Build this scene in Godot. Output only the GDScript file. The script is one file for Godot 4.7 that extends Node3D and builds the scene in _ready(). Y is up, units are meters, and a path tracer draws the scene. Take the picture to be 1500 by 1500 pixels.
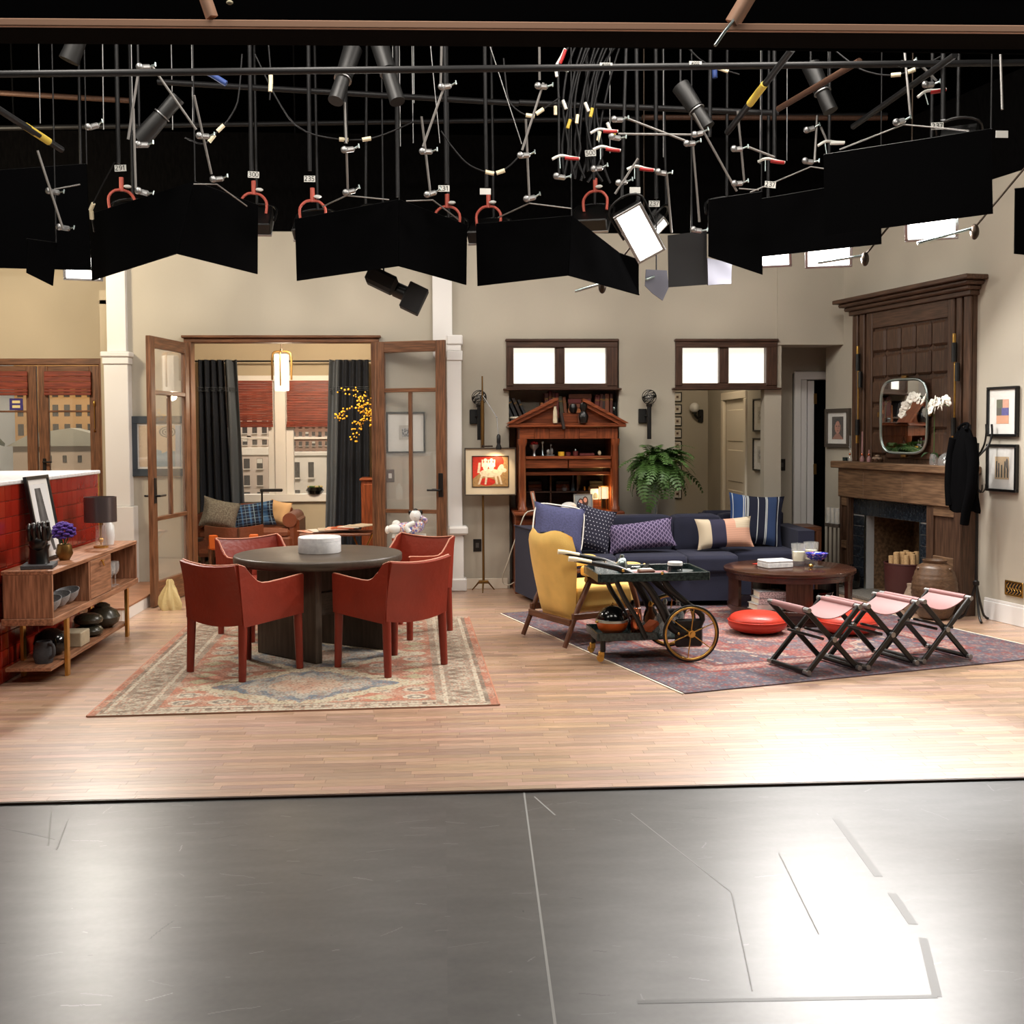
extends Node3D
# A television stage set: a dining corner, a living room and a den behind open glazed doors, under a rig of lamps and black flags.

var M := {}
var taken := {}
var meshes := {}
var rng := RandomNumberGenerator.new()
const WALL_Z := -11.6
# the wall with the fireplace runs along RW from RP
const RP := Vector3(4.67, 0, -9.40)
const RA := 12.0
# energies of the lamps behind the flags and of the soft lamps over the cameras
const BACK_E := 0.8
const TOP_E := 12.0
const FRONT_E := 10.0

func _ready() -> void:
	rng.seed = 7
	camera_and_light()
	make_materials()
	build_stage()
	build_walls()
	build_kitchen()
	build_den()
	build_dining()
	build_living()
	build_bookcase()
	build_fireplace()
	build_rig()

func camera_and_light() -> void:
	var cam := Camera3D.new()
	cam.name = "camera"
	cam.projection = Camera3D.PROJECTION_FRUSTUM
	cam.near = 0.1
	cam.far = 200.0
	cam.size = 0.1 * 1500.0 / 1640.0
	# the frame is a crop: the lens axis lies 54 of 1500 pixels above its middle
	cam.frustum_offset = Vector2(0, -0.1 * 54.13 / 1640.0)
	cam.position = Vector3(0, 1.65, 0)
	cam.rotation_order = EULER_ORDER_YXZ
	cam.rotation = Vector3(deg_to_rad(-2.3), deg_to_rad(-3.5), -0.005)
	add_child(cam)
	cam.current = true
	var we := WorldEnvironment.new()
	we.name = "environment"
	var e := Environment.new()
	e.background_mode = Environment.BG_COLOR
	e.background_color = Color(0, 0, 0)
	e.tonemap_mode = Environment.TONE_MAPPER_LINEAR
	e.tonemap_exposure = 0.62
	e.sdfgi_enabled = true
	e.ssao_enabled = true
	e.ssil_enabled = true
	we.environment = e
	add_child(we)
	# large soft lamps hung over the cameras, and the lamps behind the flags: see studio_lamp() in build_rig()

class G:
	var V := PackedVector3Array()
	var N := PackedVector3Array()
	var U := PackedVector2Array()
	var C := PackedColorArray()
	var t := Transform3D()
	var col := Color(1, 1, 1)
	var colored := false
	func at(x: Transform3D) -> G:
		t = x
		return self
	func mv(p: Vector3, ry := 0.0, rx := 0.0, rz := 0.0) -> G:
		t = Transform3D(Basis.from_euler(Vector3(rx, ry, rz)), p)
		return self
	func tri(a: Vector3, b: Vector3, c: Vector3, na: Vector3, nb: Vector3, nc: Vector3, ua := Vector2(), ub := Vector2(), uc := Vector2()) -> void:
		if (b - a).cross(c - a).dot(na + nb + nc) > 0.0:
			var q := b; b = c; c = q
			q = nb; nb = nc; nc = q
			var w := ub; ub = uc; uc = w
		V.append(t * a); V.append(t * b); V.append(t * c)
		N.append((t.basis * na).normalized()); N.append((t.basis * nb).normalized()); N.append((t.basis * nc).normalized())
		U.append(ua); U.append(ub); U.append(uc)
		if colored:
			C.append(col); C.append(col); C.append(col)
	func quad(a: Vector3, b: Vector3, c: Vector3, d: Vector3, n: Vector3) -> void:
		# a bottom left, b bottom right, c top right, d top left
		tri(a, b, c, n, n, n, Vector2(0, 1), Vector2(1, 1), Vector2(1, 0))
		tri(a, c, d, n, n, n, Vector2(0, 1), Vector2(1, 0), Vector2(0, 0))
	func box(c: Vector3, s: Vector3, b := 0.0) -> G:
		var h := s * 0.5
		b = minf(b, minf(h.x, minf(h.y, h.z)) * 0.9)
		var ax := [Vector3(1, 0, 0), Vector3(0, 1, 0), Vector3(0, 0, 1)]
		for i in 3:
			var j := (i + 1) % 3
			var k := (i + 2) % 3
			for sg in [-1.0, 1.0]:
				var n: Vector3 = ax[i] * sg
				var o: Vector3 = c + ax[i] * h[i] * sg
				var p: Vector3 = ax[j] * (h[j] - b)
				var q: Vector3 = ax[k] * (h[k] - b)
				tri(o - p - q, o + p - q, o + p + q, n, n, n, Vector2(0, 1), Vector2(1, 1), Vector2(1, 0))
				tri(o - p - q, o + p + q, o - p + q, n, n, n, Vector2(0, 1), Vector2(1, 0), Vector2(0, 0))
				if b > 0.0 :
					for s2 in [-1.0, 1.0]:
						# chamfer between axis i and axis j
						var n2: Vector3 = (ax[i] * sg + ax[j] * s2).normalized()
						var e0: Vector3 = c + ax[i] * h[i] * sg + ax[j] * (h[j] - b) * s2
						var e1: Vector3 = c + ax[i] * (h[i] - b) * sg + ax[j] * h[j] * s2
						tri(e0 - q, e0 + q, e1 + q, n2, n2, n2)
						tri(e0 - q, e1 + q, e1 - q, n2, n2, n2)
		if b > 0.0:
			for x in [-1.0, 1.0]:
				for y in [-1.0, 1.0]:
					for z in [-1.0, 1.0]:
						var n := Vector3(x, y, z).normalized()
						tri(c + Vector3(h.x * x, (h.y - b) * y, (h.z - b) * z), c + Vector3((h.x - b) * x, h.y * y, (h.z - b) * z), c + Vector3((h.x - b) * x, (h.y - b) * y, h.z * z), n, n, n)
		return self
	func bx(lo: Vector3, hi: Vector3, b := 0.0) -> G:
		return box((lo + hi) * 0.5, (hi - lo).abs(), b)
	func rod(a: Vector3, b: Vector3, r0: float, r1 := -1.0, n := 8, caps := true) -> G:
		if r1 < 0.0:
			r1 = r0
		var d := (b - a).normalized()
		var x := d.cross(Vector3(0, 1, 0) if absf(d.y) < 0.9 else Vector3(1, 0, 0)).normalized()
		var y := d.cross(x)
		for i in n:
			var a0 := TAU * i / n
			var a1 := TAU * (i + 1) / n
			var e0 := x * cos(a0) + y * sin(a0)
			var e1 := x * cos(a1) + y * sin(a1)
			tri(a + e0 * r0, a + e1 * r0, b + e1 * r1, e0, e1, e1, Vector2(float(i) / n, 1), Vector2((i + 1.0) / n, 1), Vector2((i + 1.0) / n, 0))
			if r1 > 0.0:
				tri(a + e0 * r0, b + e1 * r1, b + e0 * r1, e0, e1, e0, Vector2(float(i) / n, 1), Vector2((i + 1.0) / n, 0), Vector2(float(i) / n, 0))
			if caps:
				tri(a, a + e0 * r0, a + e1 * r0, -d, -d, -d)
				if r1 > 0.0:
					tri(b, b + e0 * r1, b + e1 * r1, d, d, d)
		return self
	func tube(pts: Array, r: float, n := 6, r1 := -1.0) -> G:
		var k := pts.size()
		var rings := []
		var x := Vector3()
		for i in k:
			var d: Vector3 = (pts[mini(i + 1, k - 1)] - pts[maxi(i - 1, 0)]).normalized()
			if i == 0:
				x = d.cross(Vector3(0, 1, 0) if absf(d.y) < 0.9 else Vector3(1, 0, 0)).normalized()
			else:
				x = (x - d * x.dot(d)).normalized()
			var y := d.cross(x)
			var ring := []
			for j in n:
				ring.append(x * cos(TAU * j / n) + y * sin(TAU * j / n))
			rings.append(ring)
		for i in k - 1:
			var ra := r if r1 < 0.0 else lerpf(r, r1, float(i) / (k - 1))
			var rb := r if r1 < 0.0 else lerpf(r, r1, float(i + 1) / (k - 1))
			for j in n:
				var a: Vector3 = rings[i][j]
				var b: Vector3 = rings[i][(j + 1) % n]
				var c: Vector3 = rings[i + 1][(j + 1) % n]
				var e: Vector3 = rings[i + 1][j]
				tri(pts[i] + a * ra, pts[i] + b * ra, pts[i + 1] + c * rb, a, b, c)
				tri(pts[i] + a * ra, pts[i + 1] + c * rb, pts[i + 1] + e * rb, a, c, e)
		for i in [0, k - 1]:
			var dd: Vector3 = (pts[0] - pts[1]).normalized() if i == 0 else (pts[k - 1] - pts[k - 2]).normalized()
			var rr := r if i == 0 or r1 < 0.0 else r1
			for j in n:
				tri(pts[i], pts[i] + rings[i][j] * rr, pts[i] + rings[i][(j + 1) % n] * rr, dd, dd, dd)
		return self
	func lathe(prof: Array, n := 20, o := Vector3(), wob := 0.0) -> G:
		var k := prof.size()
		var sn := []
		for i in k - 1:
			var d: Vector2 = prof[i + 1] - prof[i]
			sn.append(Vector2(d.y, -d.x).normalized())
		for i in k - 1:
			var n0: Vector2 = sn[i]
			var n1: Vector2 = sn[i]
			if i > 0 and sn[i - 1].dot(sn[i]) > 0.72:
				n0 = (sn[i - 1] + sn[i]).normalized()
			if i < k - 2 and sn[i + 1].dot(sn[i]) > 0.72:
				n1 = (sn[i + 1] + sn[i]).normalized()
			var p: Vector2 = prof[i]
			var q: Vector2 = prof[i + 1]
			for j in n:
				var a0 := TAU * j / n
				var a1 := TAU * (j + 1) / n
				var w0 := 1.0 + wob * sin(a0 * 3.0 + i)
				var w1 := 1.0 + wob * sin(a1 * 3.0 + i)
				var c0 := Vector3(cos(a0), 0, sin(a0))
				var c1 := Vector3(cos(a1), 0, sin(a1))
				var y0 := Vector3(0, p.y, 0) + o
				var y1 := Vector3(0, q.y, 0) + o
				var m00 := c0 * n0.x + Vector3(0, n0.y, 0)
				var m10 := c1 * n0.x + Vector3(0, n0.y, 0)
				var m01 := c0 * n1.x + Vector3(0, n1.y, 0)
				var m11 := c1 * n1.x + Vector3(0, n1.y, 0)
				var u0 := float(j) / n
				var u1 := float(j + 1) / n
				var v0 := 1.0 - float(i) / (k - 1)
				var v1 := 1.0 - float(i + 1) / (k - 1)
				if p.x > 0.0:
					tri(y0 + c0 * p.x * w0, y0 + c1 * p.x * w1, y1 + c1 * q.x * w1, m00, m10, m11, Vector2(u0, v0), Vector2(u1, v0), Vector2(u1, v1))
				if q.x > 0.0:
					tri(y0 + c0 * p.x * w0, y1 + c1 * q.x * w1, y1 + c0 * q.x * w0, m00, m11, m01, Vector2(u0, v0), Vector2(u1, v1), Vector2(u0, v1))
		return self
	func ell(c: Vector3, r: Vector3, n := 12, m := 8) -> G:
		for i in m:
			for j in n:
				var P := []
				for q in [[i, j], [i, j + 1], [i + 1, j + 1], [i + 1, j]]:
					var th: float = PI * q[0] / m
					var ph: float = TAU * q[1] / n
					P.append(Vector3(sin(th) * cos(ph), cos(th), sin(th) * sin(ph)))
				var F := []
				for p in P:
					F.append((p / r).normalized())
				if i > 0:
					tri(c + P[0] * r, c + P[1] * r, c + P[2] * r, F[0], F[1], F[2])
				if i < m - 1:
					tri(c + P[0] * r, c + P[2] * r, c + P[3] * r, F[0], F[2], F[3])
				elif i > 0:
					pass
		return self
	func prism(poly: Array, d: float) -> G:
		# polygon in x and y, from z -d/2 to d/2
		var pv := PackedVector2Array(poly)
		var ids := Geometry2D.triangulate_polygon(pv)
		var f := Vector3(0, 0, 1)
		var lo := pv[0]
		var hi := pv[0]
		for p in pv:
			lo = lo.min(p); hi = hi.max(p)
		var w := hi - lo
		for i in range(0, ids.size(), 3):
			var a := pv[ids[i]]
			var b := pv[ids[i + 1]]
			var c := pv[ids[i + 2]]
			for s in [-1.0, 1.0]:
				tri(Vector3(a.x, a.y, s * d / 2), Vector3(b.x, b.y, s * d / 2), Vector3(c.x, c.y, s * d / 2), f * s, f * s, f * s, Vector2((a.x - lo.x) / w.x, 1.0 - (a.y - lo.y) / w.y), Vector2((b.x - lo.x) / w.x, 1.0 - (b.y - lo.y) / w.y), Vector2((c.x - lo.x) / w.x, 1.0 - (c.y - lo.y) / w.y))
		var cw := Geometry2D.is_polygon_clockwise(pv)
		for i in pv.size():
			var a := pv[i]
			var b := pv[(i + 1) % pv.size()]
			var e := b - a
			var n := Vector3(e.y, -e.x, 0).normalized() * (-1.0 if cw else 1.0)
			# is_polygon_clockwise uses y down: flip to face outwards
			var mid := (a + b) * 0.5 + Vector2(n.x, n.y) * 0.0005
			if Geometry2D.is_point_in_polygon(mid, pv):
				n = -n
			tri(Vector3(a.x, a.y, -d / 2), Vector3(b.x, b.y, -d / 2), Vector3(b.x, b.y, d / 2), n, n, n)
			tri(Vector3(a.x, a.y, -d / 2), Vector3(b.x, b.y, d / 2), Vector3(a.x, a.y, d / 2), n, n, n)
		return self
	func sheet(P: Array, nu: int, nv: int, th := 0.0, up := true) -> G:
		# a grid of (nu + 1) x (nv + 1) points, row by row; with a thickness it is a closed slab
		var NN := []
		for j in nv + 1:
			for i in nu + 1:
				var du: Vector3 = P[j * (nu + 1) + mini(i + 1, nu)] - P[j * (nu + 1) + maxi(i - 1, 0)]
				var dv: Vector3 = P[mini(j + 1, nv) * (nu + 1) + i] - P[maxi(j - 1, 0) * (nu + 1) + i]
				var n := du.cross(dv).normalized()
				if n == Vector3():
					n = Vector3(0, 1, 0)
				NN.append(n if up else -n)
		for s in ([1.0] if th == 0.0 else [1.0, -1.0]):
			for j in nv:
				for i in nu:
					var q := [j * (nu + 1) + i, j * (nu + 1) + i + 1, (j + 1) * (nu + 1) + i + 1, (j + 1) * (nu + 1) + i]
					var X := []
					var uv := []
					for k in q:
						X.append(P[k] - (NN[k] * th if s < 0.0 else Vector3()))
						uv.append(Vector2(float(k % (nu + 1)) / nu, float(k / (nu + 1)) / nv))
					tri(X[0], X[1], X[2], NN[q[0]] * s, NN[q[1]] * s, NN[q[2]] * s, uv[0], uv[1], uv[2])
					tri(X[0], X[2], X[3], NN[q[0]] * s, NN[q[2]] * s, NN[q[3]] * s, uv[0], uv[2], uv[3])
		if th > 0.0:
			var rim := []
			for i in nu:
				rim.append([i, i + 1, nu + 1])
				rim.append([nv * (nu + 1) + i, nv * (nu + 1) + i + 1, -nu - 1])
			for j in nv:
				rim.append([j * (nu + 1), (j + 1) * (nu + 1), 1])
				rim.append([j * (nu + 1) + nu, (j + 1) * (nu + 1) + nu, -1])
			for e in rim:
				var a: Vector3 = P[e[0]]
				var b: Vector3 = P[e[1]]
				var out: Vector3 = (a - P[e[0] + e[2]]).normalized()
				tri(a, b, b - NN[e[1]] * th, out, out, out)
				tri(a, b - NN[e[1]] * th, a - NN[e[0]] * th, out, out, out)
		return self
	func pillow(w: float, h: float, d: float, n := 10, pin := 0.10) -> G:
		# a stuffed cushion in the x-y plane, centre at the origin, corners drawn out
		for s in [1.0, -1.0]:
			var P := []
			for j in n + 1:
				for i in n + 1:
					var u := 2.0 * i / n - 1.0
					var v := 2.0 * j / n - 1.0
					var k := pow((1.0 - pow(absf(u), 3.0)) * (1.0 - pow(absf(v), 3.0)), 0.55)
					var x := u * w / 2 * (1.0 - pin * (1.0 - v * v) * absf(u) * absf(u))
					var y := v * h / 2 * (1.0 - pin * (1.0 - u * u) * absf(v) * absf(v))
					P.append(Vector3(x, -y, s * d / 2 * k))
			sheet(P, n, n, 0.0, s < 0.0)
		return self
	func mesh() -> ArrayMesh:
		var a := []
		a.resize(Mesh.ARRAY_MAX)
		a[Mesh.ARRAY_VERTEX] = V
		a[Mesh.ARRAY_NORMAL] = N
		a[Mesh.ARRAY_TEX_UV] = U
		if colored:
			a[Mesh.ARRAY_COLOR] = C
		var m := ArrayMesh.new()
		m.add_surface_from_arrays(Mesh.PRIMITIVE_TRIANGLES, a)
		return m

func g() -> G:
	return G.new()

func numbered(called: String) -> String:
	var n: int = taken.get(called, 0)
	taken[called] = n + 1
	return called if n == 0 else "%s_%03d" % [called, n]

func tag(o: Node, label: String, category: String, group := "") -> Node:
	o.set_meta("label", label)
	o.set_meta("category", category)
	if group:
		o.set_meta("group", group)
	return o

func thing(called: String, label: String, category: String, p := Vector3(), turn := 0.0, group := "") -> Node3D:
	var o := Node3D.new()
	o.name = numbered(called)
	add_child(o)
	o.position = p
	o.rotation.y = turn
	tag(o, label, category, group)
	return o

func obj(parent: Node, called: String, m: Mesh, mt: Material) -> MeshInstance3D:
	var o := MeshInstance3D.new()
	o.name = called
	o.mesh = m
	o.material_override = mt
	parent.add_child(o, true)
	return o

func part(parent: Node, called: String, gg: G, mt: String) -> MeshInstance3D:
	return obj(parent, called, gg.mesh(), M[mt])

func solo(called: String, label: String, category: String, gg: G, mt: String, p := Vector3(), turn := 0.0, group := "") -> MeshInstance3D:
	var o := obj(self, numbered(called), gg.mesh(), M[mt])
	o.position = p
	o.rotation.y = turn
	tag(o, label, category, group)
	return o

func struct(called: String, p := Vector3(), turn := 0.0) -> Node3D:
	var o := Node3D.new()
	o.name = called
	add_child(o)
	o.position = p
	o.rotation.y = turn
	o.set_meta("kind", "structure")
	return o

func structm(called: String, gg: G, mt: String, p := Vector3(), turn := 0.0) -> MeshInstance3D:
	var o := obj(self, called, gg.mesh(), M[mt])
	o.position = p
	o.rotation.y = turn
	o.set_meta("kind", "structure")
	return o

func copy(o: Node3D, called: String, p: Vector3, turn: float, label: String, group := "") -> Node3D:
	var c: Node3D = o.duplicate()
	c.name = numbered(called)
	add_child(c)
	c.position = p
	c.rotation.y = turn
	c.set_meta("label", label)
	if group:
		c.set_meta("group", group)
	return c

const ORD := ["first", "second", "third", "fourth", "fifth", "sixth", "seventh", "eighth", "ninth", "tenth", "eleventh", "twelfth", "thirteenth", "fourteenth", "fifteenth", "sixteenth", "seventeenth", "eighteenth", "nineteenth", "twentieth"]

# "third", "twenty-third" ... for counting along a row
func nth(i: int) -> String:
	if i < 20:
		return ORD[i]
	return ("twenty-" if i < 29 else "thirty-") + ORD[(i + 1) % 10 - 1] if (i + 1) % 10 else "thirtieth"

func by_x(a: Array) -> Array:
	a.sort_custom(func(p, q): return p[0] < q[0])
	return a

func v(x: float, y: float, z: float) -> Vector3:
	return Vector3(x, y, z)

func p2(a: Array) -> Array:
	# flat list of numbers to Vector2 list
	var r := []
	for i in range(0, a.size(), 2):
		r.append(Vector2(a[i], a[i + 1]))
	return r

func p3(a: Array) -> Array:
	var r := []
	for i in range(0, a.size(), 3):
		r.append(Vector3(a[i], a[i + 1], a[i + 2]))
	return r

func smooth_path(a: Array, n := 24) -> Array:
	var c := Curve3D.new()
	for i in a.size():
		var d: Vector3 = (a[mini(i + 1, a.size() - 1)] - a[maxi(i - 1, 0)]) / 6.0
		c.add_point(a[i], -d, d)
	var r := []
	for i in n + 1:
		r.append(c.sample_baked(c.get_baked_length() * i / n, true))
	return r

# place on the wall with the fireplace: s along it towards the camera, h up, off out of it
func rw(s: float, h: float, off: float) -> Vector3:
	var a := deg_to_rad(RA)
	return RP + Vector3(sin(a), 0, cos(a)) * s + Vector3(-cos(a), 0, sin(a)) * off + Vector3(0, h, 0)

# a frame whose +x runs along that wall away from the camera to the left and +z comes out of it
func rw_turn() -> float:
	return -PI / 2 + deg_to_rad(RA)

func text_part(parent: Node, s: String, size: float, mt: String, p: Vector3, turn := 0.0) -> MeshInstance3D:
	var tm := TextMesh.new()
	tm.text = s
	var f := SystemFont.new()
	f.font_names = PackedStringArray(["Droid Sans"])
	tm.font = f
	tm.font_size = 32
	tm.pixel_size = size / 32.0
	tm.depth = 0.002
	var o := obj(parent, "lettering", tm, M[mt])
	o.position = p
	o.rotation.y = turn
	return o

# a thing like a picture: frame, mat and print; local x right, y up, +z out; origin at the middle of the back
func framed(called: String, label: String, w: float, h: float, fw: float, p: Vector3, turn: float, frame_m: String, mat_m: String, print_m: String, pw: float, ph: float, depth := 0.03, glass := true, cat := "picture") -> Node3D:
	var o := thing(called, label, cat, p, turn)
	var f := g()
	f.box(v(0, h / 2 - fw / 2, depth / 2), v(w, fw, depth), 0.003).box(v(0, -h / 2 + fw / 2, depth / 2), v(w, fw, depth), 0.003)
	f.box(v(-w / 2 + fw / 2, 0, depth / 2), v(fw, h - 2 * fw, depth), 0.003).box(v(w / 2 - fw / 2, 0, depth / 2), v(fw, h - 2 * fw, depth), 0.003)
	part(o, "frame", f, frame_m)
	part(o, "mat_board", g().box(v(0, 0, depth * 0.3), v(w - 1.6 * fw, h - 1.6 * fw, depth * 0.3)), mat_m)
	if pw > 0.0:
		var q := g()
		var z := depth * 0.45 + 0.002
		q.quad(v(-pw / 2, -ph / 2, z), v(pw / 2, -ph / 2, z), v(pw / 2, ph / 2, z), v(-pw / 2, ph / 2, z), v(0, 0, 1))
		part(o, "print", q, print_m)
	if glass:
		part(o, "glass_pane", g().box(v(0, 0, depth * 0.45 + 0.006), v(w - 1.8 * fw, h - 1.8 * fw, 0.002)), "pane")
	return o

func noise_tex(freq: float, sd: int, lo: Color, hi: Color, size := 512, octaves := 4, kind := FastNoiseLite.TYPE_SIMPLEX_SMOOTH) -> NoiseTexture2D:
	var n := FastNoiseLite.new()
	n.noise_type = kind
	n.frequency = freq
	n.seed = sd
	n.fractal_octaves = octaves
	var t := NoiseTexture2D.new()
	t.noise = n
	t.width = size
	t.height = size
	t.seamless = true
	var gr := Gradient.new()
	gr.set_color(0, lo)
	gr.set_color(1, hi)
	gr.set_offset(0, 0.2)
	gr.set_offset(1, 0.8)
	t.color_ramp = gr
	return t

func bump_tex(freq: float, sd: int, strength: float) -> NoiseTexture2D:
	var t := noise_tex(freq, sd, Color.BLACK, Color.WHITE, 256, 3)
	t.color_ramp = null
	t.as_normal_map = true
	t.bump_strength = strength
	return t

func paint(w: int, h: int, f: Callable) -> ImageTexture:
	var b := PackedByteArray()
	b.resize(w * h * 3)
	var k := 0
	for y in h:
		for x in w:
			var c: Color = f.call((x + 0.5) / w, (y + 0.5) / h)
			b[k] = clampi(int(c.r * 255.0), 0, 255)
			b[k + 1] = clampi(int(c.g * 255.0), 0, 255)
			b[k + 2] = clampi(int(c.b * 255.0), 0, 255)
			k += 3
	return ImageTexture.create_from_image(Image.create_from_data(w, h, false, Image.FORMAT_RGB8, b))

func mat(called: String, c: Color, rough := 0.6, metal := 0.0, tex: Texture2D = null, sc := Vector3(1, 1, 1), nrm: Texture2D = null, ns := 0.3) -> StandardMaterial3D:
	var m := StandardMaterial3D.new()
	m.resource_name = called
	m.albedo_color = c
	m.roughness = rough
	m.metallic = metal
	if tex or nrm:
		m.uv1_triplanar = true
		m.uv1_scale = sc
	if tex:
		m.albedo_texture = tex
	if nrm:
		m.normal_enabled = true
		m.normal_texture = nrm
		m.normal_scale = ns
	M[called] = m
	return m

func printed(called: String, t: Texture2D, rough := 0.5) -> StandardMaterial3D:
	var m := StandardMaterial3D.new()
	m.resource_name = called
	m.albedo_texture = t
	m.roughness = rough
	M[called] = m
	return m

func glow(called: String, c: Color, e: float) -> void:
	var m := mat(called, Color(0.9, 0.9, 0.9), 0.5)
	m.emission_enabled = true
	m.emission = c
	m.emission_energy_multiplier = e

func glassy(called: String, c: Color, a: float, rough := 0.02) -> void:
	var m := mat(called, c, rough)
	m.albedo_color.a = a
	m.transparency = BaseMaterial3D.TRANSPARENCY_ALPHA

func sheen(called: String, k := 0.5) -> void:
	M[called].rim_enabled = true
	M[called].rim = k
	M[called].rim_tint = 0.6

func hsh(a: float, b: float) -> float:
	return fposmod(sin(a * 127.1 + b * 311.7) * 43758.5453, 1.0)

func make_materials() -> void:
	var grain := noise_tex(0.02, 3, Color(0.70, 0.68, 0.66), Color(1, 1, 1), 512, 6)
	var fine := noise_tex(0.06, 4, Color(0.82, 0.82, 0.82), Color(1, 1, 1), 256, 4)
	var cloud := noise_tex(0.008, 5, Color(0.93, 0.93, 0.93), Color(1, 1, 1), 256, 3)
	var weave := bump_tex(0.25, 6, 6.0)
	var lump := bump_tex(0.04, 7, 4.0)
	# wood, the name ends in the axis of its grain
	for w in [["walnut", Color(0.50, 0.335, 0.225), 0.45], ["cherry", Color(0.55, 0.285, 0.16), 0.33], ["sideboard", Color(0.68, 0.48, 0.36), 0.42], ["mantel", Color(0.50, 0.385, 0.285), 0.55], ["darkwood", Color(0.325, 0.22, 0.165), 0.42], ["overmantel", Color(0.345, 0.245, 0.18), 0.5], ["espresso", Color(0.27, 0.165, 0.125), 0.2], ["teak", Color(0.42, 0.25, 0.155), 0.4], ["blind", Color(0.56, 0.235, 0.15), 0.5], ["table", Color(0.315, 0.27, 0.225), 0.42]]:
		for ax in 3:
			var sc := Vector3(4, 4, 4)
			sc[ax] = 0.3
			mat(w[0] + "_" + "xyz"[ax], w[1], w[2], 0.0, grain, sc)
	mat("wall", Color(0.715, 0.685, 0.625), 0.85, 0.0, cloud, v(0.25, 0.25, 0.25))
	mat("wall_den", Color(0.74, 0.69, 0.60), 0.85, 0.0, cloud, v(0.25, 0.25, 0.25))
	mat("white", Color(0.88, 0.87, 0.86), 0.5)
	mat("cream_paint", Color(0.87, 0.83, 0.76), 0.5)
	mat("black_paint", Color(0.03, 0.03, 0.032), 0.9)
	mat("duvetyne", Color(0.025, 0.025, 0.028), 1.0)
	mat("drape", Color(0.045, 0.042, 0.042), 1.0, 0.0, fine, v(2, 0.5, 2))
	for k in ["black_paint", "duvetyne", "drape"]:
		M[k].metallic_specular = 0.08
	mat("flag_grey", Color(0.36, 0.36, 0.40), 0.9)
	mat("flag_dark_grey", Color(0.13, 0.13, 0.135), 0.95)
	mat("rig_black", Color(0.07, 0.07, 0.07), 0.5)
	mat("steel_bright", Color(0.55, 0.54, 0.53), 0.5, 0.5)
	mat("black_metal", Color(0.03, 0.03, 0.03), 0.4)
	mat("grid_pipe", Color(0.12, 0.12, 0.125), 0.5, 0.5)
	mat("rust_pipe", Color(0.36, 0.25, 0.19), 0.55, 0.3, fine, v(3, 3, 3))
	mat("steel", Color(0.72, 0.78, 0.78), 0.28, 1.0)
	mat("dull_steel", Color(0.60, 0.60, 0.60), 0.4, 0.9)
	mat("brass", Color(0.83, 0.66, 0.36), 0.28, 1.0)
	mat("old_brass", Color(0.50, 0.38, 0.21), 0.42, 0.9)
	mat("copper", Color(0.84, 0.50, 0.35), 0.25, 1.0)
	mat("bronze", Color(0.20, 0.155, 0.115), 0.4, 0.6)
	mat("red_clamp", Color(0.74, 0.34, 0.28), 0.5)
	mat("red_plastic", Color(0.62, 0.10, 0.10), 0.4)
	mat("label_white", Color(0.85, 0.85, 0.83), 0.7)
	mat("tape_yellow", Color(0.78, 0.68, 0.25), 0.6)
	mat("tape_blue", Color(0.16, 0.26, 0.50), 0.6)
	mat("ink", Color(0.06, 0.06, 0.06), 0.8)
	mat("beam_tan", Color(0.84, 0.66, 0.55), 0.6)
	mat("beam_dark", Color(0.10, 0.09, 0.085), 1.0).metallic_specular = 0.1
	var fm := mat("floor_strip", Color(1, 1, 1), 0.33, 0.0, noise_tex(0.02, 9, Color(0.86, 0.85, 0.84), Color(1, 1, 1), 512, 5), v(0.6, 8, 9))
	fm.vertex_color_use_as_albedo = true
	fm.clearcoat_enabled = true
	fm.clearcoat = 1.0
	fm.clearcoat_roughness = 0.42
	mat("floor_base", Color(0.33, 0.23, 0.17), 0.5)
	# the stage floor: grey painted board, scuffed and scratched
	var sn := FastNoiseLite.new()
	sn.frequency = 0.012
	sn.seed = 21
	sn.fractal_octaves = 5
	var im := Image.create(1024, 1024, false, Image.FORMAT_RGB8)
	for y in 1024:
		for x in 1024:
			var q := 0.285 + 0.05 * sn.get_noise_2d(x * 0.7, y * 2.2) + 0.02 * sn.get_noise_2d(x * 9.0, y * 9.0)
			im.set_pixel(x, y, Color(q, q * 0.99, q * 0.975))
	rng.seed = 31
	for k in 420:
		var a := Vector2(rng.randf() * 1024, rng.randf() * 1024)
		var an := rng.randf_range(-0.35, 0.35) if rng.randf() < 0.7 else rng.randf() * PI
		var ln := rng.randf_range(3, 60) * rng.randf()
		var b := rng.randf_range(0.34, 0.5) if rng.randf() < 0.85 else 0.14
		for i in int(ln):
			var q := a + Vector2(cos(an), sin(an)) * i
			an += rng.randf_range(-0.02, 0.02)
			im.set_pixel(posmod(int(q.x), 1024), posmod(int(q.y), 1024), Color(b, b, b))
	var stage_t := ImageTexture.create_from_image(im)
	var sm := mat("stage_floor", Color(1, 1, 1), 0.36, 0.0, stage_t, v(0.25, 0.25, 0.25))
	sm.metallic_specular = 0.6
	mat("scratch", Color(0.55, 0.55, 0.54), 0.6)
	mat("tape_grey", Color(0.36, 0.36, 0.36), 0.42)
	# seats, cloth, leather
	mat("leather_red", Color(0.52, 0.17, 0.105), 0.36, 0.0, cloud, v(1.5, 1.5, 1.5), lump, 0.15)
	mat("leather_edge", Color(0.74, 0.50, 0.40), 0.5)
	mat("leather_brown", Color(0.42, 0.225, 0.145), 0.4, 0.0, cloud, v(2, 2, 2), lump, 0.3)
	mat("leather_orange", Color(0.78, 0.37, 0.13), 0.4)
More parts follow.
